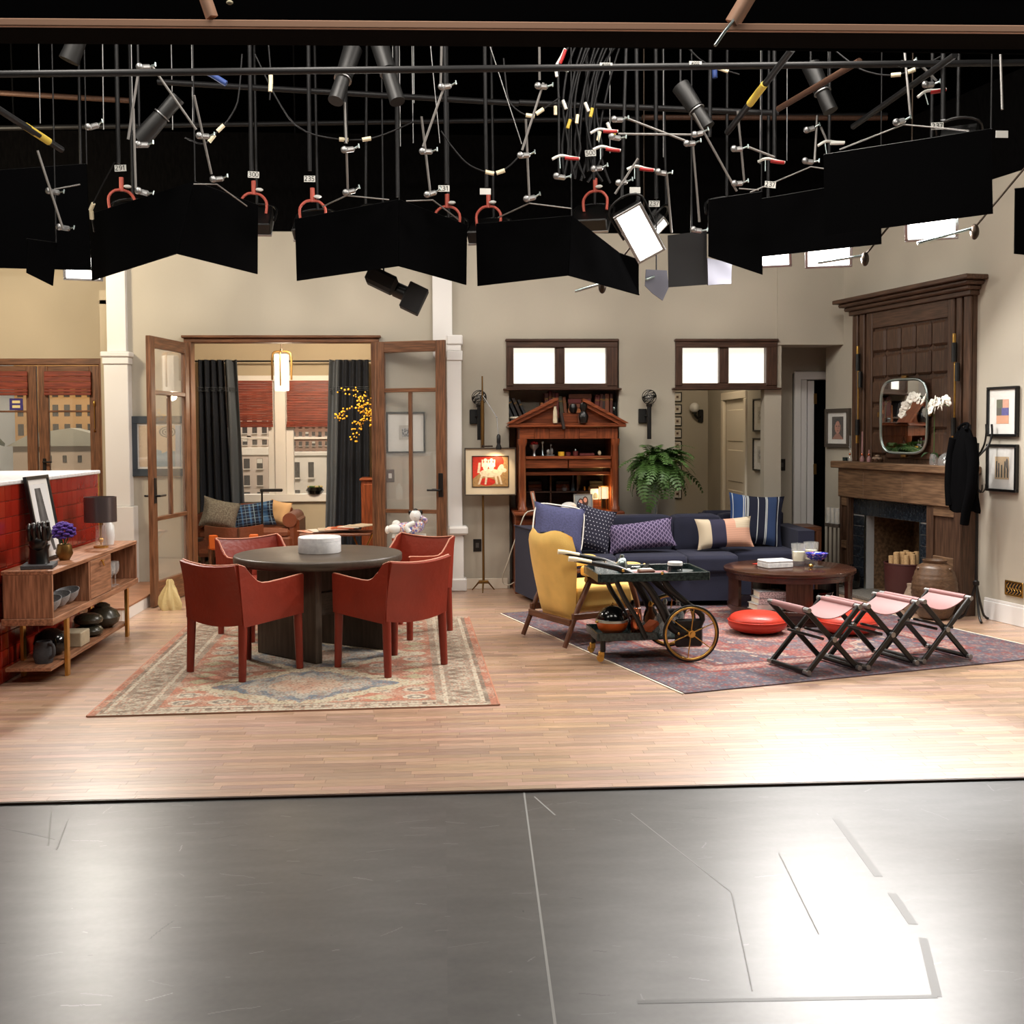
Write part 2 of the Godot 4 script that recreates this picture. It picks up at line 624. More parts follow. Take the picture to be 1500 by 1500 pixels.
	mat("leather_pink", Color(0.60, 0.44, 0.44), 0.42)
	mat("pouf_red", Color(0.74, 0.20, 0.125), 0.38, 0.0, null, v(5, 5, 5), lump, 0.25)
	mat("velvet_navy", Color(0.105, 0.115, 0.20), 0.9, 0.0, cloud, v(2, 2, 2), weave, 0.1)
	sheen("velvet_navy", 0.5)
	mat("velvet_yellow", Color(0.95, 0.78, 0.43), 0.85, 0.0, cloud, v(2, 2, 2), weave, 0.1)
	sheen("velvet_yellow", 0.3)
	mat("linen_blue", Color(0.31, 0.32, 0.47), 0.9, 0.0, fine, v(3, 3, 3), weave, 0.3)
	mat("fur_grey", Color(0.44, 0.43, 0.40), 1.0, 0.0, grain, v(4, 4, 4), lump, 0.8)
	mat("linen_tan", Color(0.76, 0.62, 0.45), 0.9, 0.0, null, v(5, 5, 5), weave, 0.5)
	mat("curtain_navy", Color(0.075, 0.105, 0.16), 0.9, 0.0, fine, v(6, 0.6, 6))
	mat("curtain_sheer", Color(0.34, 0.37, 0.41), 0.95, 0.0, fine, v(9, 9, 9))
	mat("shade_taupe", Color(0.50, 0.42, 0.38), 0.9)
	mat("shade_pewter", Color(0.42, 0.38, 0.38), 0.3, 0.75)
	mat("wool_black", Color(0.03, 0.03, 0.034), 1.0, 0.0, null, v(6, 6, 6), weave, 0.3).metallic_specular = 0.1
	mat("canvas_tan", Color(0.74, 0.66, 0.46), 0.6, 0.0, null, v(3, 3, 3), lump, 0.4)
	# ceramics, stone, glass
	mat("tile_red_a", Color(0.56, 0.135, 0.08), 0.16, 0.0, cloud, v(2, 2, 2))
	mat("tile_red_b", Color(0.545, 0.13, 0.078), 0.16, 0.0, cloud, v(2, 2, 2))
	mat("tile_red_c", Color(0.575, 0.142, 0.086), 0.2, 0.0, cloud, v(2, 2, 2))
	mat("grout_red", Color(0.42, 0.11, 0.07), 0.8)
	var marble := noise_tex(0.012, 12, Color(0.87, 0.87, 0.88), Color(0.97, 0.97, 0.97), 512, 5)
	mat("marble_white", Color(0.95, 0.95, 0.95), 0.3, 0.0, marble, v(3, 3, 3))
	var nero := noise_tex(0.015, 14, Color(0.55, 0.58, 0.62), Color(1, 1, 1), 512, 5)
	mat("marble_black", Color(0.17, 0.19, 0.215), 0.22, 0.0, nero, v(3, 3, 3))
	mat("grout_grey", Color(0.66, 0.66, 0.66), 0.8)
	mat("marble_green", Color(0.20, 0.255, 0.245), 0.2, 0.0, nero, v(4, 4, 4))
	mat("ceramic_white", Color(0.88, 0.88, 0.87), 0.2)
	mat("ceramic_grey", Color(0.64, 0.65, 0.66), 0.35, 0.0, fine, v(4, 4, 4))
	mat("ceramic_black", Color(0.05, 0.05, 0.05), 0.14)
	mat("ceramic_olive", Color(0.23, 0.22, 0.175), 0.25, 0.0, fine, v(3, 9, 3))
	mat("ceramic_teal", Color(0.36, 0.45, 0.50), 0.3)
	mat("stoneware_brown", Color(0.40, 0.30, 0.22), 0.38, 0.0, grain, v(2, 9, 2), lump, 0.3)
	mat("stoneware_pale", Color(0.62, 0.53, 0.45), 0.7, 0.0, fine, v(3, 3, 3))
	mat("slate", Color(0.27, 0.27, 0.28), 0.8, 0.0, fine, v(4, 4, 4))
	mat("stone_cream", Color(0.78, 0.73, 0.62), 0.7, 0.0, cloud, v(6, 6, 6))
	mat("sculpt_black", Color(0.035, 0.035, 0.037), 0.32, 0.0, null, v(6, 6, 6), lump, 0.2)
	mat("concrete", Color(0.45, 0.43, 0.40), 0.8, 0.0, fine, v(2, 2, 2))
	mat("firebrick", Color(0.47, 0.36, 0.25), 0.9, 0.0, grain, v(2, 2, 2))
	mat("log_end", Color(0.80, 0.65, 0.46), 0.8, 0.0, fine, v(5, 5, 5))
	mat("bark", Color(0.62, 0.50, 0.38), 0.9, 0.0, grain, v(9, 2, 9))
	mat("bucket_maroon", Color(0.27, 0.125, 0.115), 0.5)
	mat("wax", Color(0.93, 0.89, 0.76), 0.5)
	mat("soil", Color(0.12, 0.085, 0.06), 0.95)
	mat("stem_green", Color(0.25, 0.36, 0.15), 0.7)
	mat("leaf", Color(0.29, 0.43, 0.19), 0.5, 0.0, fine, v(4, 4, 4)).backlight_enabled = true
	M["leaf"].backlight = Color(0.12, 0.2, 0.05)
	mat("leaf_dark", Color(0.10, 0.20, 0.09), 0.35).backlight_enabled = true
	M["leaf_dark"].backlight = Color(0.1, 0.18, 0.04)
	mat("petal_white", Color(0.93, 0.92, 0.88), 0.6)
	mat("petal_purple", Color(0.30, 0.18, 0.52), 0.8)
	mat("petal_yellow", Color(0.86, 0.66, 0.16), 0.7)
	mat("twig", Color(0.28, 0.20, 0.13), 0.9)
	mat("skin_tone", Color(0.78, 0.62, 0.52), 0.5)
	mat("cord_white", Color(0.80, 0.78, 0.72), 0.6)
	mat("plate_grey", Color(0.30, 0.29, 0.28), 0.5)
	glassy("pane", Color(0.95, 0.97, 0.96), 0.05)
	glassy("clear_glass", Color(0.95, 0.97, 0.97), 0.12)
	glassy("smoke_glass", Color(0.10, 0.10, 0.12), 0.55)
	glassy("blue_glass", Color(0.14, 0.16, 0.62), 0.6)
	mat("mirror", Color(0.92, 0.93, 0.93), 0.02, 1.0)
	glow("frosted_window", Color(1.0, 0.97, 0.90), 1.6)
	glow("lamp_panel", Color(1.0, 0.98, 0.95), 14.0)
	glow("soft_box_face", Color(1.0, 0.95, 0.88), 3.0)
	glow("lamp_shade_lit", Color(1.0, 0.88, 0.62), 1.0)
	glow("pendant_glass", Color(1.0, 0.97, 0.9), 0.5)
	glow("bulb_warm", Color(1.0, 0.85, 0.6), 6.0)
	# books
	var bc := [[0.30, 0.13, 0.09], [0.16, 0.11, 0.09], [0.42, 0.22, 0.12], [0.10, 0.10, 0.11], [0.56, 0.32, 0.15], [0.35, 0.09, 0.08], [0.24, 0.22, 0.15], [0.70, 0.66, 0.60], [0.30, 0.28, 0.29], [0.33, 0.25, 0.52], [0.66, 0.30, 0.14], [0.80, 0.79, 0.77], [0.48, 0.48, 0.50]]
	for i in bc.size():
		mat("book%d" % i, Color(bc[i][0], bc[i][1], bc[i][2]), 0.6, 0.0, cloud, v(4, 4, 4))
	mat("sticker_blue", Color(0.20, 0.16, 0.46), 0.5)
	mat("sticker_yellow", Color(0.90, 0.84, 0.60), 0.5)
	mat("paper", Color(0.86, 0.83, 0.76), 0.9)
	mat("mat_board", Color(0.88, 0.87, 0.85), 0.9)
	mat("linen_mat", Color(0.83, 0.77, 0.66), 0.9)
	mat("frame_slate", Color(0.22, 0.25, 0.28), 0.5)
	mat("frame_black", Color(0.04, 0.04, 0.045), 0.35)
	mat("frame_pewter", Color(0.33, 0.30, 0.27), 0.4, 0.3)
	# the city beyond the windows
	for b in [["city_stone", 0.74, 0.66, 0.60], ["city_brick", 0.58, 0.43, 0.35], ["city_tan", 0.66, 0.50, 0.31], ["city_white", 0.85, 0.80, 0.74], ["city_roof", 0.60, 0.59, 0.55], ["city_window", 0.17, 0.13, 0.12], ["city_shade", 0.80, 0.76, 0.70], ["city_sky", 0.86, 0.87, 0.88], ["city_siding", 0.60, 0.50, 0.42]]:
		mat(b[0], Color(b[1], b[2], b[3]), 0.8, 0.0, cloud, v(0.6, 0.6, 0.6))
	make_prints()

func make_prints() -> void:
	var n := FastNoiseLite.new()
	n.frequency = 3.0
	n.fractal_octaves = 3
	var n2 := FastNoiseLite.new()
	n2.frequency = 14.0
	n2.fractal_octaves = 2
	# dining rug: faded orange, cream, brown and blue
	printed("rug_dining", paint(420, 560, func(u: float, w: float) -> Color:
		var du := minf(u, 1.0 - u)
		var dw := minf(w, 1.0 - w)
		var wear := n2.get_noise_2d(u * 9.0, w * 9.0) * 0.5 + 0.5
		var cream := Color(0.74, 0.69, 0.61)
		var brown := Color(0.46, 0.38, 0.32)
		var orange := Color(0.66, 0.41, 0.32)
		var blue := Color(0.37, 0.41, 0.46)
		var c := cream
		if du < 0.02:
			c = orange
		elif du < 0.155 and dw > 0.02:
			var q := du / 0.155
			var st := fposmod(q * 5.0, 1.0)
			c = cream if st < 0.4 else brown.lerp(cream, 0.3)
			if q > 0.38 and q < 0.72:
				var z := absf(fposmod(w * 26.0, 1.0) - 0.5) * 2.0
				c = brown if absf(z - (q - 0.38) / 0.34) < 0.34 else cream.darkened(0.12)
			if q < 0.2 and fposmod(w * 90.0, 1.0) < 0.5:
				c = brown.darkened(0.3)
		elif dw < 0.05:
			c = cream if fposmod(dw / 0.05 * 3.0, 1.0) < 0.62 else brown.lerp(cream, 0.35)
			if dw > 0.017 and dw < 0.034 and fposmod(u * 30.0 + sin(u * 60.0) * 0.3, 1.0) < 0.4:
				c = brown.darkened(0.1)
		else:
			# field of medallions
			var x := (u - 0.155) / 0.69
			var y := (w - 0.05) / 0.9
			c = orange
			var mx := absf(x - 0.5) * 2.0
			for k in 3:
				var my := absf(y - (0.17 + 0.33 * k)) * 6.4
				var d := mx * 1.35 + my * 0.95 + 0.1 * sin(mx * 26.0) * (0.5 + 0.5 * cos(my * 20.0))
				if d < 1.25:
					c = cream.lerp(Color(0.70, 0.66, 0.52), 0.5)
				if d < 1.0:
					c = blue
				if d < 0.78:
					c = blue.lerp(cream, 0.6)
				if d < 0.5:
					c = Color(0.70, 0.58, 0.50)
				if d < 0.25:
					c = orange.lerp(cream, 0.5)
			if c == orange:
				var a := Vector2(fposmod(x * 7.0, 1.0) - 0.5, fposmod(y * 15.0, 1.0) - 0.5)
				var l := a.length()
				if hsh(floor(x * 7.0), floor(y * 15.0)) > 0.35:
					if l < 0.36:
						c = cream
					if l < 0.24:
						c = Color(0.45, 0.42, 0.38)
					if l < 0.13:
						c = cream
				elif absf(a.x) + absf(a.y) < 0.4:
					c = Color(0.66, 0.62, 0.48)
		c = c.lerp(Color(0.74, 0.69, 0.61), clampf(0.34 + 0.8 * n.get_noise_2d(u * 4.0, w * 5.0) + 0.7 * (wear - 0.5), 0.1, 0.8))
		var sp := hsh(floor(u * 210.0), floor(w * 140.0))
		c = c.lerp(brown, 0.45) if sp > 0.84 else (c.lerp(orange, 0.4) if sp < 0.14 else c)
		return c * (0.84 + 0.2 * wear)), 0.95)
	# living room rug: deep red, rose and grey blue
	printed("rug_living", paint(480, 480, func(u: float, w: float) -> Color:
		var d := minf(minf(u, 1.0 - u), minf(w, 1.0 - w))
		var wear := n2.get_noise_2d(u * 11.0, w * 11.0) * 0.5 + 0.5
		var slate := Color(0.33, 0.31, 0.355)
		var red := Color(0.50, 0.225, 0.21)
		var rose := Color(0.62, 0.45, 0.41)
		var cream := Color(0.66, 0.59, 0.53)
		var c := slate
		if d > 0.006:
			c = slate
		if d > 0.02 and d < 0.135:
			var q := Vector2(fposmod(u * 22.0, 1.0) - 0.5, fposmod(w * 22.0, 1.0) - 0.5)
			var hh := hsh(floor(u * 22.0), floor(w * 22.0))
			if absf(q.x) + absf(q.y) < 0.22 + 0.22 * hh:
				c = red.lerp(slate, 0.2 + 0.3 * hh) if hh > 0.4 else rose.lerp(slate, 0.45)
		elif d >= 0.135 and d < 0.15:
			c = red
		elif d >= 0.15 and d < 0.185:
			c = cream.lerp(rose, 0.5) if fposmod((u + w) * 80.0, 1.0) < 0.5 else rose
		elif d >= 0.185 and d < 0.2:
			c = red.darkened(0.2)
		elif d >= 0.2:
			var x := (u - 0.5) / 0.3
			var y := (w - 0.5) / 0.3
			c = red.lerp(rose, 0.35)
			var k := absf(x) * 0.9 + absf(y) * 0.9 + 0.08 * sin(x * 17.0) * cos(y * 17.0)
			if k > 1.15:
				c = slate
			if k > 1.05 and k < 1.15:
				c = cream
			if k < 0.7:
				c = slate.lerp(rose, 0.25)
			if k < 0.45:
				c = rose
			var q := Vector2(fposmod(u * 26.0, 1.0) - 0.5, fposmod(w * 26.0, 1.0) - 0.5)
			var hh := hsh(floor(u * 26.0) + 3.0, floor(w * 26.0))
			if absf(q.x) * (0.6 + hh) + absf(q.y) < 0.38 and hh > 0.25:
				c = cream if hh > 0.75 else (red.lightened(0.1) if hh > 0.5 else slate.lightened(0.1))
		c = c.lerp(Color(0.58, 0.49, 0.47), clampf(0.15 + 0.6 * n.get_noise_2d(u * 5.0, w * 5.0) + 0.5 * (wear - 0.5), 0.0, 0.6))
		var sp := hsh(floor(u * 230.0), floor(w * 150.0))
		c = c.lerp(slate, 0.55) if sp > 0.74 else (c.lerp(red, 0.5) if sp < 0.2 else (c.lerp(cream, 0.4) if sp < 0.3 else c))
		return c * (0.82 + 0.26 * wear)), 0.95)
	printed("art_map", paint(160, 160, func(u: float, w: float) -> Color:
		var c := Color(0.80, 0.71, 0.60)
		var k := n.get_noise_2d(u * 1.2, w * 1.2)
		if w > 0.62 + 0.1 * k and u > 0.35 and u < 0.86:
			c = Color(0.60, 0.70, 0.76).lerp(Color(0.44, 0.58, 0.66), w)
		if u > 0.87:
			c = Color(0.62, 0.69, 0.78)
		if Vector2((u - 0.68) / 0.2, (w - 0.16) / 0.13).length() < 1.0:
			c = Color(0.42, 0.42, 0.40) if fposmod(Vector2((u - 0.68) / 0.2, (w - 0.16) / 0.13).length() * 3.0, 1.0) > 0.45 else Color(0.78, 0.74, 0.68)
		if absf(fposmod(k * 5.0, 1.0) - 0.5) < 0.06:
			c = c.darkened(0.16)
		return c))
	printed("art_etching", paint(64, 64, func(u: float, w: float) -> Color:
		var d := minf(minf(u, 1.0 - u), minf(w, 1.0 - w))
		if d < 0.22:
			return Color(0.74, 0.72, 0.69)
		return Color(0.30, 0.31, 0.34).lerp(Color(0.75, 0.75, 0.76), clampf(0.4 + n.get_noise_2d(u * 2.0, w * 2.0) * 2.0, 0.0, 1.0))))
	# a pale beast with two riders on red and ochre
	printed("art_riders", paint(200, 170, func(u: float, w: float) -> Color:
		var c := Color(0.76, 0.18, 0.10)
		if w > 0.62 + 0.2 * sin(u * 5.0 + 2.5) or u > 0.82 + 0.06 * sin(w * 9.0):
			c = Color(0.64, 0.50, 0.31)
		if Vector2((u - 0.4) / 0.24, (w - 0.84) / 0.13).length() < 1.0:
			c = Color(0.74, 0.16, 0.09)
		var pale := Color(0.84, 0.77, 0.66)
		var body := Vector2((u - 0.5) / 0.30, (w - 0.55) / 0.14).length() < 1.0
		var neck := Vector2((u - 0.78 - (0.45 - w) * 0.25) / 0.09, (w - 0.46) / 0.2).length() < 1.0
		var head := Vector2((u - 0.88) / 0.08, (w - 0.46) / 0.07).length() < 1.0
		var tail := absf(u - 0.17 + (w - 0.5) * 0.1) < 0.035 and w > 0.2 and w < 0.55
		var legs := w > 0.55 and w < 0.93 and (absf(u - 0.27 + (w - 0.6) * 0.3) < 0.03 or absf(u - 0.40 + (w - 0.6) * 0.12) < 0.028 or absf(u - 0.64 - (w - 0.6) * 0.15) < 0.03 or absf(u - 0.74 - (w - 0.6) * 0.22) < 0.028)
		var rider := false
		for x in [0.36, 0.53]:
			rider = rider or Vector2((u - x) / 0.05, (w - 0.12) / 0.06).length() < 1.0 or Vector2((u - x) / 0.075, (w - 0.32) / 0.15).length() < 1.0 or (absf(absf(u - x) - 0.085) < 0.018 and w > 0.1 and w < 0.34)
		if body or neck or head or tail or legs:
			c = pale
		if rider:
			c = Color(0.93, 0.86, 0.76)
		return c.lerp(c.darkened(0.25), clampf(n.get_noise_2d(u * 3.0, w * 3.0), 0.0, 0.6))))
	printed("art_blocks", paint(48, 100, func(u: float, w: float) -> Color:
		if w < 0.35:
			return Color(0.30, 0.31, 0.17) if u < 0.5 else Color(0.82, 0.60, 0.50)
		if w < 0.66:
			return Color(0.24, 0.20, 0.12) if u < 0.42 else Color(0.23, 0.20, 0.55)
		return Color(0.84, 0.60, 0.45)))
	printed("art_figures", paint(90, 110, func(u: float, w: float) -> Color:
		var c := Color(0.78, 0.66, 0.50)
		for i in 5:
			var x := 0.12 + 0.19 * i + 0.03 * sin(i * 5.0)
			if absf(u - x) < 0.055 - 0.03 * absf(w - 0.6) and w > 0.2 + 0.08 * (i % 3) and w < 0.93:
				c = Color(0.16, 0.13, 0.11)
		if Vector2((u - 0.86) / 0.1, (w - 0.3) / 0.22).length() < 1.0:
			c = Color(0.30, 0.25, 0.2)
		return c))
	printed("photo_portrait", paint(90, 120, func(u: float, w: float) -> Color:
		var c := Color(0.20, 0.13, 0.10)
		var f := Vector2((u - 0.5) / 0.26, (w - 0.45) / 0.30).length()
		if w > 0.75 and absf(u - 0.5) < 0.16 + (w - 0.75) * 1.4:
			c = Color(0.62, 0.40, 0.32)
		if f < 1.0:
			c = Color(0.74, 0.50, 0.41).darkened(clampf((u - 0.55) * 0.9, 0.0, 0.5))
			for e in [0.4, 0.6]:
				if Vector2((u - e) / 0.06, (w - 0.42) / 0.022).length() < 1.0:
					c = Color(0.12, 0.08, 0.07)
			if Vector2((u - 0.5) / 0.08, (w - 0.62) / 0.02).length() < 1.0:
				c = Color(0.48, 0.22, 0.20)
			if absf(u - 0.52) < 0.015 and w > 0.44 and w < 0.55:
				c = c.darkened(0.3)
		if f > 0.86 and w < 0.36 and f < 1.3:
			c = Color(0.09, 0.06, 0.05)
		return c))
	printed("photo_pair", paint(100, 80, func(u: float, w: float) -> Color:
		var c := Color(0.50, 0.53, 0.55)
		for p in [[0.36, 0.5], [0.62, 0.36]]:
			if Vector2((u - p[0]) / 0.17, (w - p[1] - 0.1) / 0.36).length() < 1.0:
				c = Color(0.20, 0.09, 0.06)
			if Vector2((u - p[0]) / 0.1, (w - p[1]) / 0.17).length() < 1.0:
				c = Color(0.80, 0.56, 0.48)
		if w > 0.86:
			c = Color(0.25, 0.22, 0.22)
		return c))
	printed("photo_study", paint(100, 150, func(u: float, w: float) -> Color:
		var c := Color(0.86, 0.86, 0.86)
		var hw := 0.18 + 0.16 * w
		var cx := 0.42 + 0.12 * w
		if absf(u - cx) < hw and w > 0.06 and not (w > 0.66 and absf(u - cx) < (w - 0.66) * 0.5):
			var k := (u - cx) / hw
			c = Color(0.42, 0.42, 0.42).darkened(0.45 * absf(k) + 0.3 * clampf(n.get_noise_2d(u * 2.0, w * 2.0), 0.0, 1.0))
		return c))
	printed("photo_grey", paint(48, 48, func(u: float, w: float) -> Color:
		return Color(0.40, 0.42, 0.40).lerp(Color(0.86, 0.85, 0.83), 1.0 if w < 0.35 or Vector2((u - 0.5) / 0.3, (w - 0.75) / 0.4).length() > 1.0 else 0.2)))
	printed("photo_tiny", paint(24, 24, func(u: float, w: float) -> Color:
		return Color(0.80, 0.77, 0.72) if maxf(absf(u - 0.5), absf(w - 0.5)) > 0.2 else Color(0.34, 0.24, 0.20)))
	printed("cloth_plaid", paint(128, 128, func(u: float, w: float) -> Color:
		var c := Color(0.085, 0.13, 0.22)
		if fposmod(u * 5.0, 1.0) < 0.22 or (u > 0.68 and u < 0.82):
			c = Color(0.19, 0.34, 0.50)
		if fposmod(w * 4.0, 1.0) < 0.14:
			c = c.lerp(Color(0.30, 0.45, 0.60), 0.6)
		if fposmod(u * 5.0 + 0.45, 1.0) < 0.05 or fposmod(w * 4.0 + 0.5, 1.0) < 0.05:
			c = Color(0.52, 0.62, 0.68)
		return c), 0.9)
	printed("cloth_stripe", paint(256, 32, func(u: float, w: float) -> Color:
		var c := Color(0.07, 0.09, 0.18)
		if u < 0.28:
			c = Color(0.15, 0.27, 0.47)
		if u > 0.70 and u < 0.86:
			c = Color(0.17, 0.25, 0.40)
		for x in [0.05, 0.255, 0.285, 0.32, 0.345, 0.52, 0.66, 0.685, 0.90]:
			if absf(u - x) < 0.008:
				c = Color(0.80, 0.82, 0.82)
		return c), 0.9)
	printed("cloth_blocks", paint(128, 96, func(u: float, w: float) -> Color:
		var c := Color(0.76, 0.70, 0.60)
		if u > 0.24 and u < 0.5:
			c = Color(0.16, 0.15, 0.24)
		elif u >= 0.5:
			c = Color(0.79, 0.60, 0.51) if w > 0.38 or u < 0.68 else Color(0.78, 0.72, 0.62)
			if fposmod(w * 14.0, 1.0) < 0.14:
				c = c.darkened(0.1)
		return c), 0.9)
	printed("cloth_dots", paint(192, 192, func(u: float, w: float) -> Color:
		var a := Vector2(fposmod(u * 12.0 + 0.5 * floor(w * 12.0), 1.0) - 0.5, fposmod(w * 12.0, 1.0) - 0.5)
		return Color(0.78, 0.78, 0.82) if a.length() < 0.15 else Color(0.12, 0.12, 0.19)), 0.9)
	printed("cloth_waves", paint(256, 128, func(u: float, w: float) -> Color:
		var x := fposmod(u * 26.0 + 0.28 * sin(w * TAU * 6.0) * (1.0 if int(floor(u * 26.0)) % 2 == 0 else -1.0), 1.0)
		return Color(0.56, 0.50, 0.62) if absf(x - 0.5) < 0.16 else Color(0.23, 0.19, 0.31)), 0.9)
	printed("porcelain_glaze", paint(96, 64, func(u: float, w: float) -> Color:
		var k := n.get_noise_2d(u * 2.5, w * 2.5)
		var c := Color(0.90, 0.88, 0.85)
		if k > 0.12:
			c = Color(0.34, 0.37, 0.74)
		elif k < -0.28:
			c = Color(0.82, 0.42, 0.26)
		return c), 0.15).uv1_triplanar = true
	M["porcelain_glaze"].uv1_scale = v(3, 3, 3)
	printed("blue_swirl", paint(96, 32, func(u: float, w: float) -> Color:
		var k := n.get_noise_2d(u * 3.0, w * 2.0)
		return Color(0.80, 0.55, 0.72) if k > 0.3 else (Color(0.75, 0.80, 0.92) if k < -0.35 else Color(0.17, 0.20, 0.66))), 0.1)
	printed("magazine", paint(48, 64, func(u: float, w: float) -> Color:
		if w < 0.2:
			return Color(0.88, 0.86, 0.84)
		return Color(0.78, 0.42, 0.30) if n.get_noise_2d(u, w) > 0.0 else Color(0.86, 0.74, 0.68)), 0.3)
	printed("book_jacket_grey", paint(64, 24, func(u: float, w: float) -> Color:
		return Color(0.5, 0.5, 0.52).lerp(Color(0.85, 0.85, 0.86), clampf(0.5 + 1.6 * n.get_noise_2d(u * 4.0, w * 2.0), 0.0, 1.0))), 0.4)

func build_stage() -> void:
	# wooden set floor laid over the stage floor
	var fl := struct("floor")
	part(fl, "floor_base", g().bx(v(-6.5, -0.3, -15.2), v(6.5, -0.004, -5.07), 0.0), "floor_base")
	part(fl, "edge_strip", g().bx(v(-6.5, -0.011, -5.076), v(6.5, -0.0015, -5.063), 0.001), "darkwood_x")
	var s := g()
	s.colored = true
	rng.seed = 11
	var z := -5.075
	var base := Color(0.57, 0.365, 0.25)
	while z > -14.3:
		var x0 := -4.7 if z > -12.0 else -3.1
		var x1 := 5.0 if z > -12.0 else 0.2
		var x := x0 - rng.randf() * 0.4
		while x < x1:
			var ln := rng.randf_range(0.24, 0.62)
			var k := rng.randf_range(0.72, 1.12)
			s.col = Color(base.r * k, base.g * k * rng.randf_range(0.95, 1.05), base.b * k * rng.randf_range(0.9, 1.1))
			s.box(v(x + ln / 2, -0.004, z - 0.026), v(ln - 0.0012, 0.008, 0.0508))
			x += ln
		z -= 0.052
	var o := part(fl, "floor_strips", s, "floor_strip")
	o.set_meta("kind", "stuff")
	# the stage in front
	var st := struct("floor_stage")
	part(st, "stage_board", g().bx(v(-9, -0.3, -5.062), v(9, -0.012, 6.0)), "stage_floor")
	part(st, "floor_seam", footprint([0.354, -5.066, 0.362, -5.066, 0.339, -4.3, 0.303, -3.0, 0.275, -2.4, 0.264, -2.4, 0.294, -3.0, 0.332, -4.3], -0.012, -0.0115), "scratch")
	for q in [[0.80, -4.75, 1.02, -3.9, 0.0022], [1.02, -3.9, 0.90, -3.2, 0.0022], [1.30, -4.25, 1.22, -3.55, 0.0028], [0.40, -5.0, 0.47, -4.75, 0.004], [-1.74, -5.0, -1.60, -4.55, 0.004], [-1.62, -4.85, -1.55, -4.5, 0.003], [-2.0, -4.85, -1.6, -4.62, 0.0025]]:
		part(st, "scratch_mark", footprint([q[0] - q[4], q[1], q[0] + q[4], q[1], q[2] + q[4], q[3], q[2] - q[4], q[3]], -0.012, -0.0115), "scratch")
	var tn := 0
	for q in [[1.66, -4.62, 1.60, -4.0, 0.022], [1.59, -3.85, 1.56, -3.6, 0.022], [1.55, -3.5, 1.43, -3.13, 0.02], [1.43, -3.13, 0.55, -3.16, 0.014]]:
		var a := v(q[0], -0.0115, q[1])
		var b := v(q[2], -0.0115, q[3])
		var tp := solo("floor_tape", ["longest slanting strip of grey floor tape, farthest away", "short middle strip of grey floor tape", "slanting grey floor tape strip meeting the level one", "long level strip of grey floor tape nearest the camera"][tn], "tape", g().box(v(0, 0, 0), v(q[4] * 1.4, 0.0006, a.distance_to(b))), "tape_grey", (a + b) / 2, atan2(b.x - a.x, b.z - a.z), "grey tape marks on the stage floor")
		tp.position.y = -0.0117
		tn += 1
	# the dark hall round the set
	structm("wall_hall_back", g().bx(v(-9, 0, -19.4), v(9, 8.2, -19.2)), "black_paint")
	structm("wall_hall_left", g().bx(v(-9.2, -0.3, -19.4), v(-9, 8.2, 6)), "black_paint")
	structm("wall_hall_right", g().bx(v(9, -0.3, -19.4), v(9.2, 8.2, 6)), "black_paint")
	structm("wall_hall_front", g().bx(v(-9, -0.3, 6), v(9, 8.2, 6.2)), "black_paint")
	structm("ceiling", g().bx(v(-9.2, 8.2, -19.4), v(9.2, 8.4, 6.2)), "black_paint")
	structm("floor_hall_back", g().bx(v(-9, -0.3, -19.4), v(9, -0.02, -15.2)), "concrete")
	structm("floor_hall_left", g().bx(v(-9, -0.3, -15.2), v(-6.5, -0.02, -5.07)), "concrete")
	structm("floor_hall_right", g().bx(v(6.5, -0.3, -15.2), v(9, -0.02, -5.07)), "concrete")

